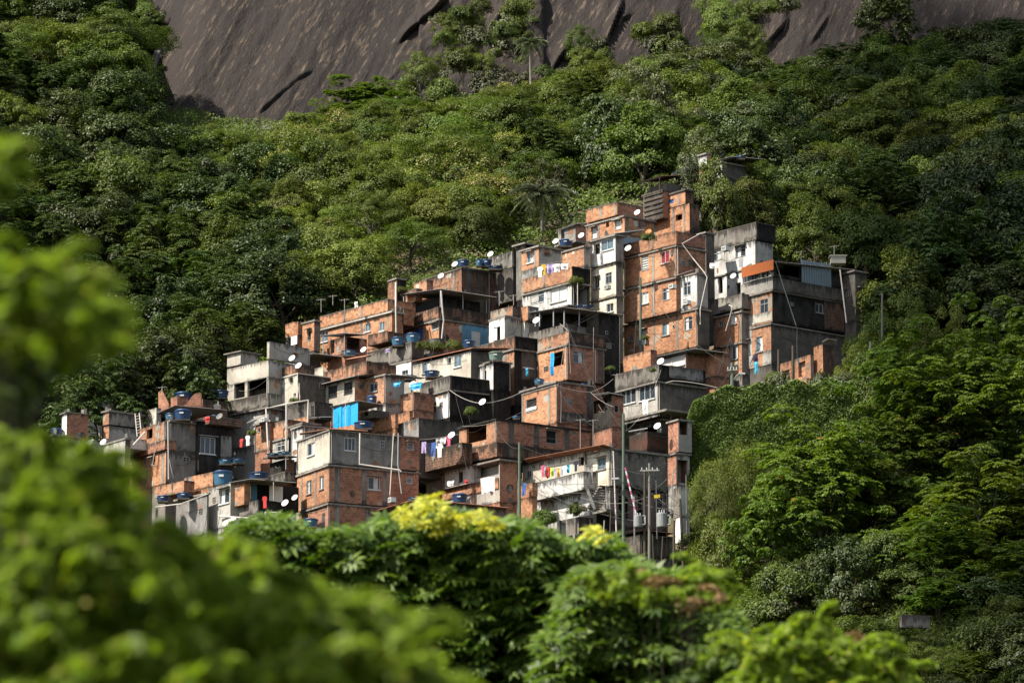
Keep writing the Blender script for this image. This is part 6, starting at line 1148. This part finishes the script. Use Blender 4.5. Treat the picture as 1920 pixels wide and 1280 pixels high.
for (x, y, w_, Y, k, t) in ((1370, 850, 170, 289, 'feather', 'feathery yellow green tree right of the power poles'), (1420, 845, 150, 290, 'feather', 'feathery tree below the vine covered wall'), (1340, 870, 110, 286, 'feather', 'narrow feathery tree beside the white lower wall'), (1350, 980, 120, 280, 'mid', 'bush under the leaning pole'),
        (1530, 800, 330, 277, 'almond', 'largest layered tree right of the power poles'), (1450, 900, 200, 272, 'almond', 'lower layered tree with dark trunk'), (1630, 850, 200, 280, 'almond', 'layered tree between the two largest ones'), (1800, 640, 300, 290, 'almond', 'big layered tree at the right middle'), (1700, 650, 220, 295, 'almond', 'layered tree beside the vine wall end'),
        (1900, 560, 240, 296, 'almond', 'layered tree at the right edge'), (1850, 850, 330, 268, 'almond', 'wide layered tree in the lower right'), (1760, 960, 250, 262, 'almond', 'layered tree over the broken pale wall'), (1900, 1000, 260, 258, 'almond', 'layered tree in the lower right corner'), (1680, 760, 180, 288, 'almond', 'layered tree with orange leaves above the rocky gap'),
        (1600, 1010, 150, 262, 'dark', 'dark bush in the shaded hollow'), (1500, 1040, 150, 266, 'dark', 'dark shrubs under the layered trees'), (1840, 1160, 150, 248, 'bush', 'bush below the broken pale wall'), (1750, 1210, 120, 244, 'pale', 'light tuft near the lower right corner'), (1900, 1130, 160, 250, 'mid', 'green tree at the lower right corner'), (1660, 1000, 90, 262, 'bush', 'bush left of the broken pale wall'),
        (1020, 955, 70, 287.5, 'bush', 'potted shrub with yellow leaves before the balcony house'), (1082, 945, 40, 287, 'bush', 'small bright shrub on the wall by the stairs'), (884, 762, 34, 300.5, 'bush', 'shrub in a planter before the black side wall'), (793, 640, 30, 313.5, 'bush', 'yellow flowering shrub on the terrace wall'), (815, 640, 40, 313.5, 'bush', 'spiky plant behind the terrace wall'), (850, 640, 34, 314, 'bush', 'spiky shrub between cistern and blue tank'),
        (726, 560, 30, 320, 'bush', 'dry shrub on the long brick parapet end'), (552, 746, 22, 305.5, 'bush', 'low green tuft at the pipe corner'), (1082, 518, 34, 318, 'bush', 'hanging plant on the black terrace corner'), (1216, 438, 30, 318.8, 'bush', 'grass tuft under the orange dish'), (755, 537, 24, 322.5, 'bush', 'plant beside the square tank tower'), (472, 806, 20, 300.2, 'bush', 'creeper in the brick alley'), (1145, 685, 20, 304, 'bush', 'fern on the shaded ledge'),
        (1225, 690, 16, 303.8, 'bush', 'potted plant on the mould streaked terrace'), (1210, 628, 18, 316.2, 'bush', 'hanging plant beside the green pole')):
    fit(k, x, y, w_, Y, 'x', t, yb=(y + w_ * 0.7 if k in ('bush', 'palebush') else None))

# forest behind and beside the village
OUT = [(-500, 700), (90, 770), (200, 745), (420, 700), (440, 640), (540, 590), (600, 560), (740, 515), (870, 485), (960, 450), (1100, 375), (1200, 325), (1320, 290), (1440, 360), (1470, 440), (1620, 480), (1650, 560)]
COLW = [(60, 'at the left edge'), (150, 'above the brown brick hut'), (230, 'above the two tone house'), (330, 'above the ruined gables'), (430, 'left of the concrete loggia house'), (530, 'above the concrete loggia house'), (620, 'left of the long brick house'), (720, 'over the long brick house'), (800, 'over the square tank tower'), (880, 'over the canopy house'), (960, 'over the row of blue tanks'), (1050, 'around the tall palm'), (1130, 'over the concrete shelter'), (1230, 'over the two storey brick house'), (1340, 'over the plank shack'), (1450, 'above the blackened parapet'), (1560, 'above the orange awning'), (1640, 'above the cement tank'), (1740, 'right of the corner house'), (1830, 'right of the grey pole'), (9999, 'at the right edge')]
ROWW = [(40, 'at the very top,'), (120, 'near the top,'), (200, 'high up,'), (270, 'in the upper slope,'), (340, 'upper middle slope,'), (410, 'mid slope,'), (480, 'lower mid slope,'), (560, 'low slope,'), (640, 'lower slope,'), (740, 'close to the roofs,'), (840, 'below the roofs,'), (960, 'in the lower corner,'), (1100, 'deep in the lower corner,'), (9999, 'at the bottom,')]
def where_of(t, y): return next(w_ for a, w_ in ROWW if y < a) + ' ' + next(w_ for a, w_ in COLW if t < a)
RBX = [238, 240, 282, 300, 430, 490, 560, 600, 740, 790, 850, 930, 1000, 1050, 1120, 1180, 1280, 1340, 1420, 1500, 1620, 1660, 1740, 1920]; RBY = [-300, 225, 225, 228, 245, 248, 222, 195, 175, 195, 185, 160, 140, 120, 105, 115, 100, 90, 150, 110, 90, 60, 65, 20]
MIXK = {0: [('dark', 6), ('mid', 3), ('umbrella', 2), ('olive', 1), ('glossy', 3)], 1: [('glossy', 5), ('dark', 4), ('mid', 2)], 2: [('olive', 4), ('pale', 3), ('bloom', 3), ('mid', 2), ('umbrella', 1)], 3: [('olive', 3), ('mid', 4), ('sparse', 2), ('dark', 2), ('pale', 1), ('glossy', 1)], 4: [('dark', 4), ('glossy', 3), ('mid', 3), ('olive', 2)]}
random.seed(5)
sx, sy_ = 5.9, 6.0; row = 0; Y = 302.0
while Y < 452:
    row += 1; half = 0.168 * Y; X = -half + (row % 2) * sx / 2
    while X < half:
        xx = X + random.uniform(-1.8, 1.8); YY = Y + random.uniform(-1.8, 1.8); t = xx / YY * FPX + 960; X += sx
        yo = np.interp(t, [q[0] for q in OUT], [q[1] for q in OUT]); zg = ground(xx, YY); ypx = 640 - math.tan(math.atan(zg / YY) - PITCH) * FPX
        if t < 1650:
            Yb = 298 + (1000 - yo) / 12 + 1.5 - (5 if t < 600 else 0)
            if YY < Yb: continue
        elif YY < 318: continue
        if t > 255 and YY > (442 if t < 1500 else 440): continue
        if t > 1600 and YY > 436: continue
        if ypx < -140: continue
        if 950 < t < 1090 and YY < 356: continue
        reg = 0 if t < 330 else (2 if t < 1000 else 3)
        if t < 560 and ypx > 520: reg = 1
        elif t < 330 and ypx < 380: reg = 0
        if 330 <= t < 520 and ypx < 520: reg = 0 if random.random() < .6 else 2
        if t > 1480: reg = 4  # darker kinds: dark foliage, plus the right side's dimness put into leaf colour
        if t > 238:
            rb = np.interp(t, RBX, RBY); ztop = P(t, rb, YY).z
            if zg + 2.4 > ztop: continue
        else: ztop = 1e9
        ks = [k for k, w_ in MIXK[reg] for _ in range(w_)]; k = random.choice(ks); s_ = random.uniform(0.78, 1.3); s_ = s_ * (0.9 if k in ('bloom', 'pale') else 1)
        Hk = KIND[k][0][KIND[k][1] % len(KIND[k][0])][1] * 1.12; sz = min(s_ * random.uniform(.85, 1.15), (ztop - zg) / Hk)
        if sz < .3: continue
        s_ = min(s_, sz * 1.7); plant(k, (xx, YY, zg - 0.4), (s_, s_, sz), where_of(t, ypx - 60))
    Y += sy_
# more trees on the lower right slope
Y = 236.0
while Y < 300:
    X = (1330 - 960) / FPX * Y
    while X < 0.16 * Y:
        xx = X + random.uniform(-1.4, 1.4); YY = Y + random.uniform(-1.5, 1.5); t = xx / YY * FPX + 960; X += 5.0; zg = ground(xx, YY); ypx = 640 - math.tan(math.atan(zg / YY) - PITCH) * FPX
        if (t < 1680 and YY > 290) or (t < 1440 and YY < 283) or (1640 < t < 1790 and YY < 256) or t < 1345: continue
        k = random.choice(['almond', 'almond', 'dark', 'mid', 'dark', 'glossy', 'olive']); s_ = random.uniform(.55, .95) * (.75 if k == 'almond' else 1); plant(k, (xx, YY, zg - .5), (s_, s_, s_ * random.uniform(.7, 1.0)), where_of(t, ypx - 60))
    Y += 5.2
print('TREES', NT)
# trees whose words coincide are told apart by their order from the left
for o in SC.objects:
    if o.parent is None and o.get('label', '').startswith('scrub in '): o['label'] = {'bush': 'green scrub', 'palebush': 'pale scrub'}.get(o.name.split('.')[0], 'scrub') + o['label'][5:]
from collections import defaultdict
same = defaultdict(list)
for o in SC.objects:
    if o.parent is None and 'label' in o and o.get('category') in ('tree', 'bush'): same[o['label']].append(o)
for lb, os_ in same.items():
    if len(os_) > 1:
        os_.sort(key=lambda q: q.location.x / q.location.y)
        nm_ = {2: ['left one', 'right one'], 3: ['left one', 'middle one', 'right one']}.get(len(os_), ['%s from left' % q for q in ('first', 'second', 'third', 'fourth', 'fifth', 'sixth', 'seventh', 'eighth', 'ninth', 'tenth', 'eleventh', 'twelfth', 'thirteenth', 'fourteenth', 'fifteenth', 'sixteenth', 'seventeenth', 'eighteenth', 'nineteenth', 'twentieth')])
        for q, t_ in zip(os_, nm_): q['label'] = lb + ', ' + t_

# undergrowth: one mass of low leaves over the whole slope
def carpet(name, n, Yr, tr, leaf, L, W, hgt, label, cat, cond=None, clumps=None):
    YY = rng.uniform(*Yr, n); T = rng.uniform(*tr, n); X = (T - 960) / FPX * YY; keep = np.ones(n, bool) if cond is None else cond(T, YY); X, YY = X[keep], YY[keep]
    Z = ground_np(X, YY); bumps = hgt * (0.35 + 0.65 * (np.sin(X * .9 + np.sin(YY * .7)) * np.cos(YY * .8 + X * .3) * .5 + .5)); Z = Z + bumps * rng.uniform(0.3, 1.0, len(X)) ** .5
    nn_ = rng.normal(size=(len(X), 3)) * .6 + np.array([-.3, -.5, .8]); nn_ /= np.linalg.norm(nn_, axis=1)[:, None]; V, Fq = leaves(np.stack([X, YY, Z], 1), nn_, L, W, .1)
    o = np_mesh(name, V, Fq, leaf); tag(o, label, cat, kind='stuff'); return o
yo_np = lambda T: 298 + (1000 - np.interp(T, [q[0] for q in OUT], [q[1] for q in OUT])) / 12 - 4
carpet('undergrowth', 360000, (300, 448), (-350, 2300), 'leaf_mid', .36, .19, 2.6, 'tangled green undergrowth filling the gaps between the forest trees', 'undergrowth', lambda T, Y: (Y > yo_np(T) - np.where(T < 600, 6, 0)) | (T > 1660))
carpet('slope_grass', 110000, (238, 304), (1275, 2050), 'leaf_mid', .7, .09, 1.5, 'long grass on the lower right slope', 'grass')
carpet('slope_weeds', 120000, (225, 296), (-200, 1330), 'leaf_mid', .4, .12, 1.2, 'weeds on the bank below the power poles', 'weeds')

carpet('creepers', 60000, (300, 309), (1290, 1720), 'leaf_ivy', .35, .22, 1.6, 'creepers and weeds on the bank under the corner house', 'creepers')
# vine covered retaining wall
tp = [(1288, 800, 299), (1300, 765, 299.6), (1330, 738, 300), (1400, 728, 300.5), (1500, 722, 301), (1600, 716, 301.5), (1662, 712, 302)]
wp = [P(*q) for q in tp]; o = empty('vine_wall', P(1450, 830, 300), 'long retaining wall wholly covered by small leaved green vines', 'vine wall'); mb = MB()
for a, b_ in zip(wp[:-1], wp[1:]): mb.face([a, b_, b_ - Vector((0, 1.2, 6)), a - Vector((0, 1.2, 6))]); mb.face([b_, a, a + Vector((0, 3, -1)), b_ + Vector((0, 3, -1))])
mb.build('wall', 'mould', o, o.location)
k = 30000; u = rng.random(k) * (len(wp) - 1); i = u.astype(int); f = (u - i)[:, None]; W_ = np.array([tuple(q) for q in wp]); top = W_[i] * (1 - f) + W_[i + 1] * f; s = rng.random(k); dz = s * 6
bul = 0.35 * (0.45 * np.sin(top[:, 0] * 1.7 + dz * 1.3) + 0.35 * np.sin(top[:, 0] * .6 - dz * 2.1) + .6 * np.sin(dz * .9 + .5)) ; c = top + np.stack([0 * s, -1.2 * s - .25 - np.abs(bul) * .6 * rng.uniform(.6, 1, k), -dz + .15 + .25 * np.sin(top[:, 0] * 2.3)], 1)
nn_ = rng.normal(size=c.shape) * .45 + np.array([-.25, -.8, .45]); nn_ /= np.linalg.norm(nn_, axis=1)[:, None]; V, Fq = leaves(c - np.array(tuple(o.location)), nn_, .33, .26, .3); np_mesh('foliage', V, Fq, 'leaf_ivy', o)
# broken pale wall and boulders in the lower right
c = P(1715, 1165, 250); mb = MB(); mb.obox(c, (.95, .25, 0), (-.06, .2, 0), (0, 0, .42)); o = mb.build('broken_wall', 'concrete', None, c); tag(o, 'short stained pale wall block standing in the lower right greenery', 'wall')
def boulder(x, y, Y, w_, h_, label, mat='rock'):
    c = P(x, y, Y); a = w_ / FPX * Y / 2; h2 = h_ / FPX * Y / 2; mb = MB(); mb.smooth = False; ph = rng.uniform(0, 6, 4); N = 32; M = 18
    pt = lambda i, j: (lambda th, fi, r_: c + Vector((a * r_ * math.cos(th) * math.sin(fi), a * .7 * r_ * math.sin(th) * math.sin(fi), h2 * r_ * math.cos(fi))))(2 * math.pi * i / N, math.pi * j / M, 1 + .16 * math.sin(3 * 2 * math.pi * i / N + ph[0]) * math.sin(2 * math.pi * j / M + ph[1]) + .1 * math.sin(5 * 2 * math.pi * i / N + 4 * math.pi * j / M))
    for i in range(N):
        for j in range(M): mb.face([pt(i, j), pt(i, j + 1), pt((i + 1) % N, j + 1), pt((i + 1) % N, j)])
    mb.smooth = True; o = mb.build('boulder', mat, None, c); tag(o, label, 'boulder')
boulder(1645, 165, 425, 70, 60, 'tan boulder showing between dark trees at the upper right', 'plaster_sand'); 
# drain wall along the rock edge and foot
def ribbon(name, pts, h_, wd, mat, label, cat):
    mb = MB(); W2 = [P(*q) for q in pts]
    for a, b_ in zip(W2[:-1], W2[1:]): mb.bar(a, b_, wd, h_)
    o = mb.build(name, mat, None, W2[0]); tag(o, label, cat)
ribbon('stone_wall', [(272, 214, 431), (276, 170, 433), (285, 130, 436), (298, 92, 439)], .5, .7, 'dark_concrete', 'narrow dark wall running up the left edge of the rock face', 'wall')
ribbon('stone_wall', [(472, 244, 440), (500, 240, 440), (530, 232, 440)], .5, .5, 'plaster', 'short pale wall at the foot of the rock face', 'wall')

# ---------------------------------------------------------------- near foliage, out of focus
def inpoly(x, y, poly):
    c = False; n_ = len(poly); j = n_ - 1
    for i in range(n_):
        if (poly[i][1] > y) != (poly[j][1] > y) and x < (poly[j][0] - poly[i][0]) * (y - poly[i][1]) / (poly[j][1] - poly[i][1] + 1e-9) + poly[i][0]: c = not c
        j = i
    return c
def near_tree(name, label, cat, poly, Yr, base, n, make, trunk_r, mat='bark', limbs_n=14, gap=0.0, gs=0.03, on=None):
    """a plant whose crown fills an irregular outline; its shoots run down to a trunk on the ground"""
    bp_ = P(base[0], 1100, base[1]); z0 = ground(bp_.x, base[1]); o = on or empty(name, (bp_.x, base[1], z0), label, cat); xs_ = [q[0] for q in poly]; ys_ = [q[1] for q in poly]; C = []
    while len(C) < n:
        x, y = rng.uniform(min(xs_), max(xs_)), rng.uniform(min(ys_), max(ys_))
        if gap and math.sin(x * gs + 3 * math.sin(y * gs * .7)) * math.cos(y * gs * 1.3 + 2 * math.sin(x * gs * .5)) < gap - 1: continue
        if inpoly(x, y, poly): C.append(tuple(P(x, y, rng.uniform(*Yr))))
    C = np.array(C) - (np.array([bp_.x, base[1], z0]) if on is None else np.array(tuple(on.location))); make(C, o)
    if on is not None: return o
    cm = C.mean(0); limbs((0, 0, -.5), tuple(cm * np.array([.8, .8, .8])), [tuple(C[i]) for i in rng.choice(len(C), limbs_n)], trunk_r, name='trunk', mat=mat, parent=o, r1=trunk_r * .12); return o
def spray(mat, L, W, cr, per, ln, nm='crown', m=6):
    """arching feathery branches: leaflets thinning towards a drooping tip"""
    def f(C, o):
        k = len(C); a = rng.uniform(0, 2 * np.pi, k); d = np.stack([np.cos(a) * .7, np.sin(a) * .5, rng.uniform(.1, 1.0, k)], 1); Q = []; Rr = []
        for j in range(m):
            t = j / (m - 1) * ln; Q.append(C + d * t - np.array([0, 0, .55]) * t * t / ln); Rr.append(np.full(k, cr * (1.1 - .75 * j / (m - 1))) * rng.uniform(.7, 1.3, k))
        V, Fq = clump_leaves(np.concatenate(Q), np.concatenate(Rr), per, L, W, .6, .6, .4, .15, -.6); np_mesh(nm, V, Fq, mat, o)
    return f
def pinn(mat, L=.05, W=.026, cr=.11, per=90, nm='crown'):
    def f(C, o): V, Fq = clump_leaves(C, np.full(len(C), cr) * rng.uniform(.5, 1.3, len(C)), per, L, W, .7, .6, .45, .1, -.4); np_mesh(nm, V, Fq, mat, o)
    return f
def mango(C, o):
    n0 = rand_dirs(len(C), .1) * .8 + np.array([-.25, -.5, .7]); n0 /= np.linalg.norm(n0, axis=1)[:, None]; V, Fq = rosettes(C, n0, .18, .062, 9, .4); np_mesh('crown', V, Fq, 'leaf_mango', o)
def pinn(mat, L=.05, W=.026, cr=.11, per=90, nm='crown'):
    def f(C, o): V, Fq = clump_leaves(C, np.full(len(C), cr) * rng.uniform(.5, 1.3, len(C)), per, L, W, .7, .6, .6, .1, -.4); np_mesh(nm, V, Fq, mat, o)
    return f
POLY_M = [(600, 1010), (625, 985), (680, 990), (720, 968), (770, 985), (815, 950), (870, 968), (910, 985), (950, 975), (1000, 985), (1050, 1020), (1090, 1015), (1140, 1005), (1180, 1050), (1250, 1070), (1330, 1100), (1380, 1160), (1400, 1240), (1390, 1400), (560, 1400), (560, 1200), (540, 1080), (480, 1010), (430, 1000), (440, 980), (520, 965), (560, 990)]
mango_o = near_tree('mango_tree', 'dark green tree with drooping glossy leaves filling the bottom centre', 'tree', POLY_M, (42, 46.5), (960, 49.5), 13500, mango, .16, limbs_n=30)
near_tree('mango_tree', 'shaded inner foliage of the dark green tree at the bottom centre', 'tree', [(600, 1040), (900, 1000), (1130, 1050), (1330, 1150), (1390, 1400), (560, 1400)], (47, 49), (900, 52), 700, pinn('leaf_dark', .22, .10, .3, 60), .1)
near_tree('mango_tree', 'lit top shoots of a second glossy tree at the bottom centre right', 'tree', [(1090, 1060), (1180, 1060), (1330, 1120), (1380, 1180), (1500, 1400), (1000, 1400), (1010, 1200)], (38, 41), (1200, 44), 2200, mango, .08)
def young(C, o):
    n0 = rand_dirs(len(C), .1) * .8 + np.array([-.25, -.5, .7]); n0 /= np.linalg.norm(n0, axis=1)[:, None]; V, Fq = rosettes(C, n0, .13, .05, 8, .3); np_mesh('young_leaves', V, Fq, 'leaf_yellow', o)
near_tree('', '', '', [(735, 985), (748, 955), (790, 940), (812, 925), (845, 936), (862, 960), (900, 962), (950, 975), (930, 990), (870, 985), (820, 1000), (770, 985)], (41, 42), (800, 48), 65, young, .1, on=mango_o)
near_tree('', '', '', [(1085, 1010), (1105, 992), (1135, 990), (1145, 1012)], (41, 42), (800, 48), 7, young, .1, on=mango_o)
P_R = [(1390, 1230), (1420, 1200), (1500, 1190), (1530, 1165), (1560, 1195), (1620, 1195), (1650, 1230), (1690, 1300), (1700, 1400), (1380, 1400)]
near_tree('feathery_shrub', 'thin band of bright feathery shoots below the power poles', 'shrub', [(1095, 1095), (1170, 1085), (1240, 1090), (1330, 1060), (1365, 1090), (1370, 1130), (1250, 1120), (1120, 1120)], (29, 31), (1250, 46), 60, spray('leaf_near', .07, .035, .07, 24, .3), .006)
near_tree('feathery_shrub', 'bright green feathery shrub spreading along the bottom right', 'shrub', P_R, (27, 31), (1450, 33), 260, spray('leaf_near', .10, .05, .07, 9, .45, m=8), .01)
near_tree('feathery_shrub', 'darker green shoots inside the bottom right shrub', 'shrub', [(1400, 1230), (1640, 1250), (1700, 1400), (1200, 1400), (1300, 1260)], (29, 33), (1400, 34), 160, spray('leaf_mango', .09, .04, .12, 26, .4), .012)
near_tree('dead_branches', 'brown withered leaf clusters in the bottom right shrub', 'dead leaves', [(1140, 1080), (1170, 1060), (1340, 1110), (1380, 1140), (1300, 1150), (1180, 1110)], (28, 31), (1300, 33), 12, spray('leaf_dead', .08, .03, .05, 12, .25), .01)
near_tree('dead_branches', 'brown withered leaf clusters near the bottom right corner', 'dead leaves', [(1440, 1250), (1590, 1190), (1640, 1210), (1660, 1280), (1560, 1290), (1440, 1290)], (28, 31), (1550, 33), 14, spray('leaf_dead', .08, .03, .05, 12, .25), .01)
P_L = [(-60, 850), (40, 850), (90, 890), (150, 880), (180, 960), (215, 1030), (320, 1060), (400, 1090), (440, 1130), (520, 1120), (600, 1130), (690, 1130), (760, 1180), (780, 1240), (840, 1310), (860, 1400), (-60, 1400)]
near_tree('feathery_shrub', 'large blurred bright green shrub filling the lower left', 'shrub', P_L, (10, 13.5), (250, 18), 900, spray('leaf_near', .062, .034, .032, 8, .21, m=9), .006, 'bark', 90)
near_tree('feathery_shrub', 'low blurred shoots hiding the feet of the lower left houses', 'shrub', [(170, 1000), (230, 1010), (300, 1015), (430, 1030), (500, 1050), (480, 1130), (200, 1130)], (14, 16), (300, 18), 150, spray('leaf_near', .065, .034, .035, 9, .2, m=8), .005)
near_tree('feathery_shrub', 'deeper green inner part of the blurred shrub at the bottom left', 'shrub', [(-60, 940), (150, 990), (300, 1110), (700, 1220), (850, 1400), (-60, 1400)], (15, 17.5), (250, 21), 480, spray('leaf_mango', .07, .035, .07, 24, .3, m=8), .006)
near_tree('feathery_shrub', 'soft blurred shoots rising over the left houses', 'shrub', [(-40, 840), (60, 830), (100, 880), (180, 880), (240, 980), (200, 980), (-40, 930)], (12.5, 14), (60, 18), 110, spray('leaf_near', .062, .034, .03, 8, .21, m=8), .005)
near_tree('feathery_shrub', 'strongly blurred leafy spray at the middle left edge', 'shrub', [(-80, 500), (0, 490), (60, 500), (100, 480), (140, 520), (160, 580), (215, 625), (200, 655), (120, 670), (60, 640), (-80, 640)], (9.5, 11), (-60, 12), 190, spray('leaf_near', .052, .028, .022, 7, .15, m=9), .003, limbs_n=30)
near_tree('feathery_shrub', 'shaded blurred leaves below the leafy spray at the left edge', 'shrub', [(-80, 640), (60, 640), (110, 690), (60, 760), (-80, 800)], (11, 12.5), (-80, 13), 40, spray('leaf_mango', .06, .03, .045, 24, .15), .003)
near_tree('feathery_shrub', 'small blurred leaf tip entering at the upper left edge', 'shrub', [(-80, 275), (0, 275), (22, 300), (20, 330), (-10, 350), (-80, 350)], (9.5, 10.5), (-90, 12), 16, spray('leaf_near', .045, .026, .03, 22, .1), .003)
near_tree('dead_branches', 'blurred brown withered stems low in the left shrub', 'dead leaves', [(180, 880), (250, 920), (260, 980), (430, 1010), (460, 1080), (400, 1120), (200, 960)], (13, 14.5), (250, 16), 12, spray('leaf_dead', .05, .015, .018, 8, .12), .008)
near_tree('dead_branches', 'blurred brown withered clusters at the bottom centre', 'dead leaves', [(560, 1180), (650, 1160), (720, 1190), (700, 1250), (590, 1290), (520, 1270)], (13, 14.5), (620, 16), 12, spray('leaf_dead', .05, .015, .018, 8, .12), .008)

# ---------------------------------------------------------------- unseen puffs added across the sun's path to dim the right side
V = []; Fq = []; k0 = 0; base_ = MB(); n_ = 0
ico = []
for j in range(1, 6):
    for i in range(10): th = math.pi * j / 6; ico.append((math.sin(th) * math.cos(i * math.pi / 5), math.sin(th) * math.sin(i * math.pi / 5), math.cos(th)))
ico = np.array(ico); qd = np.array([[j * 10 + i, j * 10 + (i + 1) % 10, (j + 1) * 10 + (i + 1) % 10, (j + 1) * 10 + i] for j in range(4) for i in range(10)])
random.seed(9)
for _ in range(1500):
    Yt = random.uniform(225, 470); T = random.uniform(1440, 2300); pr_ = min(1, max(0, (T - 1560) / 240)) * (.46 if Yt > 300 else .10)
    if random.random() > pr_: continue
    Xt = (T - 960) / FPX * Yt; c = np.array([Xt, Yt, ground(Xt, Yt)]) + np.array(tuple(sd)) * random.uniform(820, 900); r_ = random.uniform(1.6, 3.2)
    V.append(c + ico * r_ * np.array([1.3, 1.3, .7]) * rng.uniform(.85, 1.15, (50, 1))); Fq.append(qd + k0); k0 += 50
plain('shade_puff', (0.85, 0.86, 0.88), 1.0, spec=0, var=.02)
o = np_mesh('added_shade_puffs', np.concatenate(V), np.concatenate(Fq), 'shade_puff', smooth=True); o['kind'] = 'structure'
